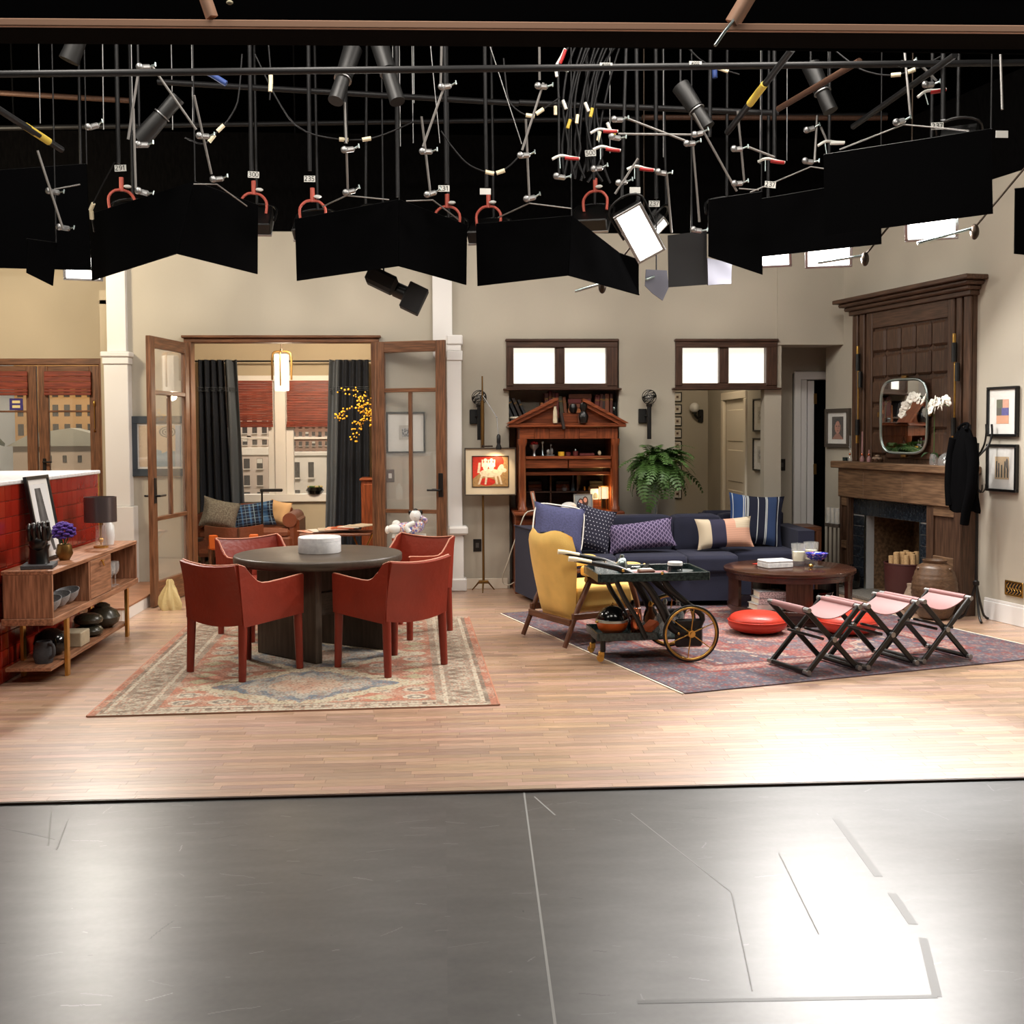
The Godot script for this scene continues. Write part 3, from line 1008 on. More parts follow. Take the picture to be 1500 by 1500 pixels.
func build_walls() -> void:
	var top := 3.68
	var zb := WALL_Z - 0.14
	var w := g()
	for q in [[-3.37, -2.60, 0.0, top], [-2.60, -0.67, 2.585, top], [-0.67, 0.68, 0.0, top], [0.68, 1.83, 2.57, top], [1.83, 2.42, 0.0, top], [2.42, 3.50, 2.56, top], [3.37, 3.55, 0.0, 2.07], [3.50, 3.55, 2.07, top]]:
		w.bx(v(q[0], q[2], zb), v(q[1], q[3], WALL_Z))
	structm("wall_back", w, "wall")
	# niche for the bookcase
	var nb := g()
	nb.bx(v(0.56, 0, -11.94), v(1.95, 2.6, -11.88)).bx(v(0.62, 0, -11.88), v(0.68, 2.6, zb)).bx(v(1.83, 0, -11.88), v(1.89, 2.6, zb)).bx(v(0.68, 2.075, -11.88), v(1.83, 2.085, zb))
	structm("wall_niche", nb, "wall")
	structm("trim_1", g().bx(v(0.68, 1.70, -11.88), v(1.83, 1.725, WALL_Z + 0.02), 0.003), "darkwood_x")
	# little hall
	var h := g()
	h.bx(v(2.0, 0, -14.55), v(3.6, 2.9, -14.45)).bx(v(3.45, 0, -14.45), v(3.55, 2.9, -13.68)).bx(v(3.45, 2.08, -13.68), v(3.55, 2.9, -12.55)).bx(v(3.45, 0, -12.55), v(3.55, 2.9, zb)).bx(v(2.0, 0, -14.45), v(2.1, 2.9, zb))
	structm("wall_little_hall", h, "wall")
	structm("ceiling_little_hall", g().bx(v(2.0, 2.9, -14.55), v(3.6, 3.0, zb)), "wall")
	var d := struct("door_hall", v(3.45, 0, -13.115), -PI / 2)
	for q in [[-0.56, -0.47, 0.0, 2.0], [0.47, 0.56, 0.0, 2.0]]:
		part(d, "casing", g().bx(v(q[0], q[2], -0.02), v(q[1], q[3], 0.025), 0.006), "cream_paint")
	part(d, "casing", g().bx(v(-0.56, 2.0, -0.02), v(0.56, 2.09, 0.025), 0.006), "cream_paint")
	part(d, "door_leaf", g().bx(v(-0.47, 0.01, -0.06), v(0.47, 2.0, -0.02), 0.002), "cream_paint")
	for y in [[0.15, 0.62], [0.72, 0.92], [1.02, 1.40], [1.50, 1.88]]:
		part(d, "door_panel", g().bx(v(-0.36, y[0], -0.03), v(0.36, y[1], -0.012), 0.012), "cream_paint")
	# alcove with the white door
	structm("wall_bulkhead", g().bx(v(3.5, 2.53, -12.02), v(4.3, top, -11.58)), "wall", v(0, 0, 0))
	structm("wall_alcove", g().bx(v(3.5, 0, -12.35), v(3.86, 2.7, -12.2)).bx(v(3.86, 2.26, -12.35), v(4.6, 2.7, -12.2)).bx(v(3.5, 0, -12.35), v(3.55, 2.7, zb)), "wall")
	var ad := struct("door_alcove")
	part(ad, "casing", g().bx(v(3.87, 0, -12.22), v(3.95, 2.26, -12.16), 0.008).bx(v(3.95, 0, -12.22), v(4.02, 2.19, -12.18), 0.006), "white")
	part(ad, "casing", g().bx(v(3.87, 2.19, -12.221), v(4.6, 2.28, -12.159), 0.008), "white")
	part(ad, "door_leaf", g().bx(v(4.03, 0.01, -12.3), v(4.105, 2.18, -12.2), 0.004), "white")
	part(ad, "door_gap", g().bx(v(4.105, 0.0, -12.34), v(4.6, 2.19, -12.31)), "black_paint")
	for y in [0.42, 1.2, 1.98]:
		part(ad, "hinge", g().bx(v(4.10, y - 0.06, -12.22), v(4.135, y + 0.06, -12.19), 0.004), "old_brass")
	# wall with the fireplace, seen almost along its length
	var a := deg_to_rad(RA)
	var r := g()
	r.bx(v(-2.57, 0, -0.14), v(-1.72, top + 0.08, 0)).bx(v(-0.68, 0, -0.14), v(3.4, top + 0.08, 0)).bx(v(-1.72, 0.80, -0.14), v(-0.68, top + 0.08, 0))
	var ro := structm("wall_right", r, "wall")
	# its +x must run towards the camera and +z out of the wall into the room
	ro.transform = Transform3D(Basis(v(sin(a), 0, cos(a)), v(0, 1, 0), v(-cos(a), 0, sin(a))), RP)
	var bb := g().bx(v(0.02, 0, 0), v(3.4, 0.16, 0.016), 0.004).bx(v(0.02, 0.16, 0), v(3.4, 0.185, 0.009), 0.003)
	structm("baseboard_right", bb, "white").transform = ro.transform
	structm("baseboard_back", g().bx(v(0.10, 0, WALL_Z), v(0.66, 0.11, WALL_Z + 0.016), 0.004).bx(v(1.85, 0, WALL_Z), v(2.40, 0.11, WALL_Z + 0.016), 0.004), "cream_paint")
	structm("wall_right_return", g().bx(v(4.1, 0, -15.2), v(4.2, 3.0, -12.35)), "wall")
	# pilasters
	var pl := struct("column_dining_left", v(-3.275, 0, WALL_Z + 0.04))
	part(pl, "shaft", g().box(v(0, 3.07, -0.02), v(0.19, 1.22, 0.1), 0.004), "white")
	part(pl, "lower_shaft", g().bx(v(-0.115, 0.9, -0.06), v(0.125, 2.33, 0.09), 0.006), "white")
	part(pl, "plinth", g().bx(v(-0.14, 0, -0.06), v(0.165, 0.9, 0.12), 0.006), "white")
	part(pl, "capital", g().bx(v(-0.125, 2.33, -0.06), v(0.135, 2.40, 0.105), 0.006).bx(v(-0.14, 2.40, -0.06), v(0.15, 2.455, 0.12), 0.01), "white")
	var pr := struct("column_dining_right", v(0.09, 0, WALL_Z + 0.05))
	part(pr, "shaft", g().bx(v(-0.19, 2.4, -0.06), v(0.01, top, 0.03), 0.004), "white")
	part(pr, "lower_shaft", g().bx(v(-0.05, 0.66, -0.06), v(0.10, 2.45, 0.10), 0.006), "white")
	part(pr, "capital", g().bx(v(-0.05, 2.36, -0.06), v(0.112, 2.46, 0.112), 0.006).bx(v(-0.05, 2.46, -0.06), v(0.098, 2.52, 0.10), 0.006).bx(v(-0.05, 2.52, -0.06), v(0.115, 2.62, 0.115), 0.012), "white")
	part(pr, "pedestal", g().bx(v(-0.05, 0.12, -0.06), v(0.11, 0.61, 0.11), 0.006).bx(v(-0.05, 0.58, -0.06), v(0.155, 0.67, 0.155), 0.02).bx(v(-0.06, 0, -0.06), v(0.14, 0.13, 0.135), 0.012), "white")
	# casing round the den doors
	var ca := struct("trim_2")
	part(ca, "jamb", g().bx(v(-2.62, 0, -11.76), v(-2.55, 2.56, -11.57), 0.006), "walnut_y")
	part(ca, "jamb", g().bx(v(-0.735, 0, -11.76), v(-0.65, 2.56, -11.57), 0.006), "walnut_y")
	part(ca, "head", g().bx(v(-2.62, 2.555, -11.76), v(-0.65, 2.60, -11.57), 0.006).bx(v(-2.64, 2.60, -11.76), v(-0.63, 2.625, -11.54), 0.006), "walnut_x")
	transom("window_1", 0.655, 1.815)
	transom("window_2", 2.42, 3.50)

func transom(called: String, x0: float, x1: float) -> void:
	var o := struct(called)
	var z := WALL_Z
	var f := g()
	f.bx(v(x0, 2.10, z - 0.12), v(x0 + 0.075, 2.575, z + 0.03), 0.008).bx(v(x1 - 0.12, 2.10, z - 0.12), v(x1, 2.575, z + 0.03), 0.008)
	part(o, "window_frame", f, "darkwood_y")
	part(o, "window_frame", g().bx(v(x0, 2.50, z - 0.12), v(x1, 2.575, z + 0.034), 0.008).bx(v(x0 - 0.01, 2.56, z - 0.12), v(x1 + 0.01, 2.59, z + 0.05), 0.008), "darkwood_x")
	part(o, "window_sill", g().bx(v(x0 - 0.035, 2.06, z - 0.12), v(x1 + 0.035, 2.08, z + 0.07), 0.006).bx(v(x0, 2.08, z - 0.12), v(x1, 2.13, z + 0.02), 0.004), "darkwood_x")
	var m := (x0 + x1 - 0.045) / 2
	part(o, "mullion", g().bx(v(m - 0.05, 2.13, z - 0.10), v(m + 0.05, 2.50, z + 0.01), 0.006), "darkwood_y")
	for q in [[x0 + 0.075, m - 0.05], [m + 0.05, x1 - 0.12]]:
		part(o, "frosted_window_pane", g().bx(v(q[0], 2.13, z - 0.07), v(q[1], 2.50, z - 0.06)), "frosted_window")

# glazed door leaf: hinge at the origin, the leaf runs along +x
func door_leaf(o: Node3D, w: float, h: float, split: float, lower: float) -> void:
	var st := 0.10
	part(o, "stile", g().bx(v(0, 0.01, -0.024), v(st, h, 0.024), 0.004), "walnut_y")
	part(o, "stile", g().bx(v(w - st, 0.01, -0.024), v(w, h, 0.024), 0.004), "walnut_y")
	part(o, "rail", g().bx(v(st, h - 0.11, -0.022), v(w - st, h, 0.022), 0.004), "walnut_x")
	part(o, "rail", g().bx(v(st, 0.01, -0.022), v(w - st, 0.24, 0.022), 0.004), "walnut_x")
	part(o, "glazing_bar", g().bx(v(st, split - 0.02, -0.02), v(w - st, split + 0.02, 0.02), 0.004), "walnut_x")
	part(o, "glazing_bar", g().bx(v(st, lower - 0.02, -0.02), v(w - st, lower + 0.02, 0.02), 0.004), "walnut_x")
	part(o, "glazing_bar", g().bx(v(w / 2 - 0.018, lower + 0.02, -0.02), v(w / 2 + 0.018, split - 0.02, 0.02), 0.004), "walnut_y")
	var gl := [[st, split + 0.02, w - st, h - 0.11], [st, lower + 0.02, w / 2 - 0.018, split - 0.02], [w / 2 + 0.018, lower + 0.02, w - st, split - 0.02], [st, 0.24, w - st, lower - 0.02]]
	for q in gl:
		part(o, "window_pane", g().bx(v(q[0], q[1], -0.003), v(q[2], q[3], 0.003)), "pane")
	part(o, "lock_plate", g().bx(v(w - 0.075, 0.98, -0.032), v(w - 0.025, 1.22, 0.032), 0.004), "black_metal")
	for s in [-1.0, 1.0]:
		part(o, "door_handle", g().rod(v(w - 0.05, 1.05, 0.02 * s), v(w - 0.05, 1.05, 0.075 * s), 0.011).rod(v(w - 0.04, 1.05, 0.07 * s), v(w - 0.18, 1.05, 0.07 * s), 0.010), "black_metal")

func build_kitchen() -> void:
	# raised floor and its riser
	var pf := struct("floor_kitchen")
	part(pf, "platform", g().bx(v(-6.4, -0.02, -12.8), v(-2.80, 0.10, -9.9)), "floor_base")
	part(pf, "boards", g().bx(v(-6.4, 0.10, -12.8), v(-2.78, 0.12, -9.88), 0.004), "sideboard_x")
	part(pf, "riser", g().bx(v(-2.80, 0, -11.5), v(-2.785, 0.10, -9.9)).bx(v(-4.5, 0, -9.9), v(-2.80, 0.10, -9.885)), "white")
	# the wall with glazed doors
	var w := g()
	w.bx(v(-6.5, 2.47, -12.94), v(-3.2, 3.68, -12.8)).bx(v(-3.76, 0, -12.94), v(-3.2, 2.47, -12.8)).bx(v(-3.37, 0, -12.8), v(-3.23, 3.68, -11.6))
	structm("wall_kitchen", w, "wall_den")
	structm("wall_kitchen_left", g().bx(v(-6.6, 0, -12.9), v(-6.46, 3.68, -5.6)), "wall_den")
	var c := struct("trim_3")
	part(c, "jamb", g().bx(v(-3.83, 0.12, -12.86), v(-3.74, 2.42, -12.77), 0.008), "walnut_y")
	part(c, "head", g().bx(v(-6.4, 2.40, -12.86), v(-3.74, 2.47, -12.77), 0.008), "walnut_x")
	var xs := [[-4.50, -3.83], [-5.20, -4.52], [-5.90, -5.22]]
	for i in 3:
		var o := struct("door_%d" % (i + 1))
		var x0: float = xs[i][0]
		var x1: float = xs[i][1]
		part(o, "stile", g().bx(v(x0, 0.13, -12.84), v(x0 + 0.11, 2.39, -12.79), 0.004), "walnut_y")
		part(o, "stile", g().bx(v(x1 - 0.11, 0.13, -12.84), v(x1, 2.39, -12.79), 0.004), "walnut_y")
		part(o, "rail", g().bx(v(x0 + 0.11, 2.29, -12.838), v(x1 - 0.11, 2.39, -12.792), 0.004), "walnut_x")
		part(o, "rail", g().bx(v(x0 + 0.11, 0.13, -12.838), v(x1 - 0.11, 0.4, -12.792), 0.004), "walnut_x")
		part(o, "glazing_bar", g().bx(v(x0 + 0.11, 1.875, -12.83), v(x1 - 0.11, 1.895, -12.80), 0.003), "walnut_x")
		part(o, "window_pane", g().bx(v(x0 + 0.11, 0.4, -12.818), v(x1 - 0.11, 2.29, -12.812)), "pane")
		part(o, "door_handle", g().bx(v(x0 + 0.04, 1.21, -12.80), v(x0 + 0.075, 1.36, -12.775), 0.004).rod(v(x0 + 0.057, 1.32, -12.78), v(x0 + 0.057, 1.32, -12.74), 0.01).rod(v(x0 + 0.057, 1.32, -12.745), v(x0 + 0.15, 1.32, -12.745), 0.009), "black_metal")
		var b := thing("roman_blind", ["folded red-brown wooden blind on the right glazed kitchen door", "red-brown wooden blind above the plant and blue sticker", "red-brown wooden blind at the frame's left edge"][i], "blind", v((x0 + x1) / 2, 0, -12.76))
		for k in 6:
			var y := 2.30 - 0.058 * k if k < 3 else 2.145 - 0.034 * (k - 3)
			var ht := 0.056 if k < 3 else 0.03
			part(b, "slat", g().box(v(0, y, 0.004 * (k % 2)), v(x1 - x0 - 0.16, ht, 0.012 if k < 3 else 0.03), 0.004), "blind_x")
	var cr := solo("brass_latch", "brass latch rod on the right door stile", "latch", g().rod(v(0, 0.12, 0), v(0, -0.14, 0), 0.005).lathe(p2([0.0, 0.10, 0.014, 0.12, 0.014, 0.16, 0.0, 0.18]), 8).lathe(p2([0.0, -0.18, 0.016, -0.165, 0.0, -0.15]), 8), "brass", v(-3.885, 1.83, -12.775))
	cr.rotation = Vector3()
	# blue sticker with a yellow equals sign
	var sk := thing("square_sticker", "blue square sticker with yellow equals sign on kitchen door glass", "sticker", v(-4.745, 1.965, -12.806))
	part(sk, "sticker_sheet", g().box(v(0, 0, 0), v(0.145, 0.13, 0.003)), "sticker_blue")
	for y in [0.026, -0.026]:
		part(sk, "stripe", g().box(v(0, y, 0.002), v(0.085, 0.03, 0.002)), "sticker_yellow")
	kitchen_view()
	build_island()

func facade(o: Node3D, x0: float, x1: float, y0: float, y1: float, z: float, nx: int, ny: int, wm: String, ww: float, wh: float, sill := true) -> void:
	part(o, "wall", g().bx(v(x0, y0, z - 0.3), v(x1, y1, z)), wm)
	var dx := (x1 - x0) / nx
	var dy := (y1 - y0) / ny
	for i in nx:
		for j in ny:
			var c := v(x0 + dx * (i + 0.5), y0 + dy * (j + 0.5), z)
			var f := part(o, "window", g().box(v(0, 0, -0.004), v(dx * ww, dy * wh, 0.016)), "city_window")
			f.position = c
			if sill:
				part(f, "window_sill", g().box(v(0, -dy * wh / 2 - dy * 0.03, 0.012), v(dx * ww * 1.15, dy * 0.05, 0.03)), "city_white")
				if (i * 7 + j * 3) % 4 == 0:
					part(f, "window_shade", g().box(v(0, dy * wh * 0.25, 0.006), v(dx * ww * 0.9, dy * wh * 0.42, 0.008)), "city_shade")

func kitchen_view() -> void:
	# terrace wall, tree and buildings seen through the kitchen doors
	structm("wall_backing_left", g().bx(v(-9, -0.02, -17.9), v(-3.6, 5.0, -17.8)), "city_sky")
	var a := thing("tan_apartment_block", "tall tan brick block with rows of windows beyond kitchen door", "building", Vector3())
	facade(a, -6.1, -4.8, 1.55, 3.2, -16.4, 8, 6, "city_tan", 0.5, 0.6, false)
	part(a, "podium", g().bx(v(-6.1, -0.02, -16.7), v(-4.8, 1.55, -16.4)), "city_tan")
	var b := thing("stone_townhouse", "pale stone house with round-headed windows and slate roof", "building", Vector3())
	part(b, "wall", g().bx(v(-5.95, -0.02, -16.2), v(-4.7, 1.46, -15.9)), "city_stone")
	part(b, "roof", g().mv(v(-5.3, 1.46, -16.05)).prism(p2([-0.72, 0.0, 0.72, 0.0, 0.45, 0.17, 0.15, 0.25, -0.4, 0.17]), 0.4), "city_roof")
	for i in 4:
		var wd := part(b, "window", g().box(v(0, 0, 0), v(0.055, 0.09, 0.012)).mv(v(0, 0.045, 0)).lathe(p2([0.0275, -0.004, 0.0275, 0.004, 0.0, 0.004]), 12), "city_window")
		wd.position = v(-5.66 + i * 0.205, 1.28, -15.898)
	part(b, "cornice", g().bx(v(-5.97, 1.03, -15.92), v(-4.68, 1.10, -15.84), 0.006).bx(v(-5.96, 0.985, -15.92), v(-4.69, 1.0, -15.86)), "city_white")
	for i in 7:
		part(b, "window", g().box(v(0, 0, 0), v(0.07, 0.12, 0.012), 0.01), "city_window").position = v(-5.78 + i * 0.14, 0.88, -15.898)
	var s := thing("terrace_wall", "weathered timber-clad wall outside the kitchen behind the big plant", "wall", Vector3())
	for i in 14:
		part(s, "siding_board", g().bx(v(-7.1, 0.1 + i * 0.15, -15.42), v(-5.95, 0.242 + i * 0.15, -15.38), 0.006), "city_siding")
	part(s, "corner_post", g().bx(v(-6.34, 0, -15.38), v(-6.28, 2.2, -15.33), 0.004), "city_white")
	var lf := thing("banana_plant", "broad glossy green leaves hanging behind the kitchen door glass", "plant", v(-5.62, 0.0, -13.5))
	part(lf, "stem", g().tube(smooth_path(p3([-0.2, 0, 0, -0.22, 0.9, 0, -0.12, 1.75, 0])), 0.03, 8, 0.015), "stem_green")
	part(lf, "pot", g().lathe(p2([0.0, 0.0, 0.17, 0.0, 0.22, 0.4, 0.19, 0.4, 0.19, 0.36, 0.0, 0.36]), 16, v(-0.2, 0, 0)), "concrete")
	rng.seed = 5
	var dirs := [[0.95, -0.15, 0.62], [0.75, -0.75, 0.55], [0.5, 0.55, 0.6], [-0.6, 0.3, 0.6], [0.15, -0.9, 0.5], [-0.8, -0.5, 0.55], [1.0, 0.35, 0.5], [0.35, 0.85, 0.5]]
	for q in dirs:
		var P := []
		var d := v(q[0], q[1] * 0.55 + 0.25, rng.randf_range(-0.4, 0.4)).normalized()
		var side := d.cross(v(0, 0, 1)).normalized() * 0.6 + v(0, 0, 0.8)
		for j in 9:
			var tt := j / 8.0
			var c: Vector3 = v(-0.12, 1.72, 0) + d * q[2] * tt - v(0, 0.30 * tt * tt, 0)
			var hw := 0.12 * pow(sin(PI * clampf(tt * 0.93 + 0.05, 0.0, 1.0)), 0.7)
			for i in 5:
				var k := i / 2.0 - 1.0
				P.append(c + side.normalized() * hw * k - v(0, 0.03 * absf(k), 0))
		part(lf, "leaf", g().sheet(P, 4, 8, 0.002), "leaf_dark")

func build_island() -> void:
	var o := thing("kitchen_island", "kitchen island faced in glossy red tiles with white stone top", "kitchen island", v(-2.90, 0, 0))
	part(o, "body", g().bx(v(-0.9, 0, -9.60), v(-0.012, 1.30, -6.9)), "grout_red")
	part(o, "countertop", g().bx(v(-0.93, 1.30, -9.62), v(0.015, 1.33, -6.88), 0.006), "marble_white")
	part(o, "end_post", g().bx(v(-0.05, 0, -9.64), v(0.002, 1.30, -9.60), 0.004), "brass")
	var tiles := []
	var tm := g().box(Vector3(), v(0.012, 0.106, 0.109), 0.003).mesh()
	for j in 12:
		for i in 24:
			var t := obj(o, "tile", tm, M["tile_red_" + "abcab"[int(hsh(i, j) * 4.99)]])
			t.position = v(-0.007 + 0.0012 * hsh(i + 9, j), 0.055 + j * 0.1085, -9.545 + i * 0.1115)
			tiles.append(t)

func build_den() -> void:
	var zw := -14.5
	var w := g()
	w.bx(v(-3.5, 0, zw - 0.14), v(-2.78, 3.0, zw)).bx(v(-1.22, 0, zw - 0.14), v(0.55, 3.0, zw)).bx(v(-2.78, 0, zw - 0.14), v(-1.22, 0.76, zw)).bx(v(-2.78, 2.33, zw - 0.14), v(-1.22, 3.0, zw))
	structm("wall_den_back", w, "wall_den")
	structm("wall_den_left", g().bx(v(-3.5, 0, zw), v(-3.38, 3.0, -11.75)), "wall_den")
	structm("wall_den_right", g().bx(v(0.43, 0, zw), v(0.55, 3.0, -11.75)), "wall_den")
	structm("ceiling_den", g().bx(v(-3.5, 2.96, -14.64), v(0.55, 3.1, -11.75)), "wall_den")
	var wi := struct("window_3")
	part(wi, "mullion", g().bx(v(-2.15, 0.84, zw - 0.12), v(-2.01, 2.31, zw + 0.03), 0.006), "white")
	part(wi, "mullion", g().bx(v(-2.24, 0.84, zw - 0.11), v(-1.92, 2.31, zw - 0.03), 0.004), "white")
	part(wi, "window_frame", g().bx(v(-2.84, 2.29, zw - 0.12), v(-1.16, 2.36, zw + 0.03), 0.006).bx(v(-2.84, 0.84, zw - 0.12), v(-2.74, 2.31, zw + 0.025), 0.006).bx(v(-1.26, 0.84, zw - 0.12), v(-1.16, 2.31, zw + 0.025), 0.006), "white")
	part(wi, "window_sill", g().bx(v(-2.86, 0.745, zw - 0.12), v(-1.14, 0.845, zw + 0.05), 0.006), "white")
	for q in [[-2.74, -2.24], [-1.92, -1.26]]:
		part(wi, "meeting_rail", g().bx(v(q[0], 1.545, zw - 0.09), v(q[1], 1.575, zw - 0.03), 0.004), "white")
		part(wi, "sash_lock", g().box(v((q[0] + q[1]) / 2, 1.585, zw - 0.05), v(0.05, 0.02, 0.02), 0.004), "bronze")
		part(wi, "window_pane", g().bx(v(q[0], 0.845, zw - 0.075), v(q[1], 1.545, zw - 0.07)), "pane")
		part(wi, "window_pane", g().bx(v(q[0], 1.575, zw - 0.085), v(q[1], 2.29, zw - 0.08)), "pane")
	var bl := [["wooden roman blind on the left half of the den window", -2.74, -2.16], ["wooden roman blind on the right half of the den window", -2.0, -1.26]]
	for b in bl:
		var o := thing("roman_blind", b[0], "blind", v((b[1] + b[2]) / 2, 0, zw + 0.02))
		for k in 16:
			part(o, "slat", g().box(v(0, 2.28 - 0.032 * k, 0.01), v(b[2] - b[1] - 0.02, 0.0305, 0.008), 0.002), "blind_x")
		for k in 3:
			part(o, "fold", g().box(v(0, 1.765 - 0.025 * k, 0.022 + 0.008 * k), v(b[2] - b[1] - 0.01, 0.024, 0.03), 0.006), "blind_x")
	solo("curtain_rod", "thin black curtain rod across the den window", "curtain rod", g().rod(v(-3.15, 2.53, -14.28), v(-0.80, 2.53, -14.28), 0.011).rod(v(-3.05, 2.53, -14.28), v(-3.05, 2.53, -14.5), 0.008).rod(v(-0.85, 2.53, -14.28), v(-0.85, 2.53, -14.5), 0.008).ell(v(-0.79, 2.53, -14.28), v(0.02, 0.02, 0.02)), "black_metal")
	curtain("den_curtain", "dark navy curtain with grey edge left of the den window", -3.05, -2.56, -2.72, 1.0)
	curtain("den_curtain", "dark navy curtain with grey edge behind the yellow flowers", -0.93, -1.42, -1.29, -1.0)
	city_view()
	den_furniture()

func curtain(called: String, label: String, x0: float, x1: float, xs: float, sg: float) -> void:
	var o := thing(called, label, "curtain", v(0, 0, -14.24))
	for part_i in 2:
		var a := x0 if part_i == 0 else xs
		var b := xs if part_i == 0 else x1
		var n := 40 if part_i == 0 else 16
		var P := []
		for j in 9:
			var y := 2.545 - j * 2.52 / 8.0
			for i in n + 1:
				var t := float(i) / n
				var x := lerpf(a, b, t)
				x += sg * (0.10 if part_i == 1 else 0.10 * t) * (1.0 - y / 2.54) * 0.9
				P.append(v(x, y, 0.045 * sin(t * (26.0 if part_i == 0 else 8.0)) + 0.015 * sin(y * 2.0 + t * 9.0)))
		part(o, "curtain_panel" if part_i == 0 else "grey_edge", g().sheet(P, n, 8, 0.004), "curtain_navy" if part_i == 0 else "curtain_sheer")
	for k in 3:
		var P := []
		var n := 50
		for i in n + 1:
			var t := float(i) / n
			var x := lerpf(x0, x1, t)
			P.append(v(x, 2.2 - 0.022 * k, 0.058 + 0.045 * sin(t * 26.0 * (x1 - x0) / (xs - x0))))
		part(o, "woven_band", g().tube(P, 0.004, 4), "curtain_sheer")

func city_view() -> void:
	structm("wall_backing_den", g().bx(v(-5.2, -0.02, -19.0), v(1.2, 5.0, -18.9)), "city_sky")
	var a := thing("stone_office_block", "pale pink stone block with square windows behind left den sash", "building", Vector3())
	facade(a, -3.75, -2.55, -0.02, 1.28, -17.6, 6, 5, "city_stone", 0.46, 0.6)
	facade(a, -3.75, -2.55, 1.40, 2.3, -17.62, 8, 5, "city_stone", 0.5, 0.55)
	part(a, "cornice", g().bx(v(-3.77, 1.28, -17.9), v(-2.53, 1.40, -17.58), 0.006), "city_white")
	var b := thing("brown_brick_block", "brown brick block with banded windows behind right den sash", "building", Vector3())
	part(b, "wall", g().bx(v(-2.45, -0.02, -18.5), v(-1.2, 0.6, -18.2)), "city_brick")
	facade(b, -2.45, -1.2, 0.6, 2.3, -18.2, 12, 11, "city_brick", 0.5, 0.45)
	for k in 6:
		part(b, "band_course", g().bx(v(-2.46, 0.596 + k * 0.309, -18.2), v(-1.19, 0.612 + k * 0.309, -18.18)), "city_white")
	var c := thing("white_corner_house", "small white building with four windows before brick block", "building", Vector3())
	facade(c, -2.36, -1.93, -0.02, 1.27, -17.4, 2, 3, "city_white", 0.4, 0.55)
	part(c, "parapet", g().bx(v(-2.38, 1.27, -17.7), v(-1.78, 1.33, -17.38), 0.006).bx(v(-1.93, 0.3, -17.7), v(-1.80, 1.27, -17.4)), "city_white")

func cushion(called: String, label: String, mt: String, w: float, h: float, d: float, p: Vector3, ry: float, rx := 0.0, rz := 0.0, extra := "") -> Node3D:
	var o := thing(called, label, "cushion", p)
	o.rotation = Vector3(rx, ry, rz)
	part(o, "cushion_cover", g().pillow(w, h, d, 12), mt)
	if extra:
		# piping round the seam
		var P := []
		for i in 41:
			var t := TAU * i / 40.0
			var x := signf(cos(t)) * pow(absf(cos(t)), 0.35)
			var y := signf(sin(t)) * pow(absf(sin(t)), 0.35)
			P.append(v(x * w * 0.485, y * h * 0.485, 0))
		part(o, "piping", g().tube(P, 0.008, 5), extra)
	return o

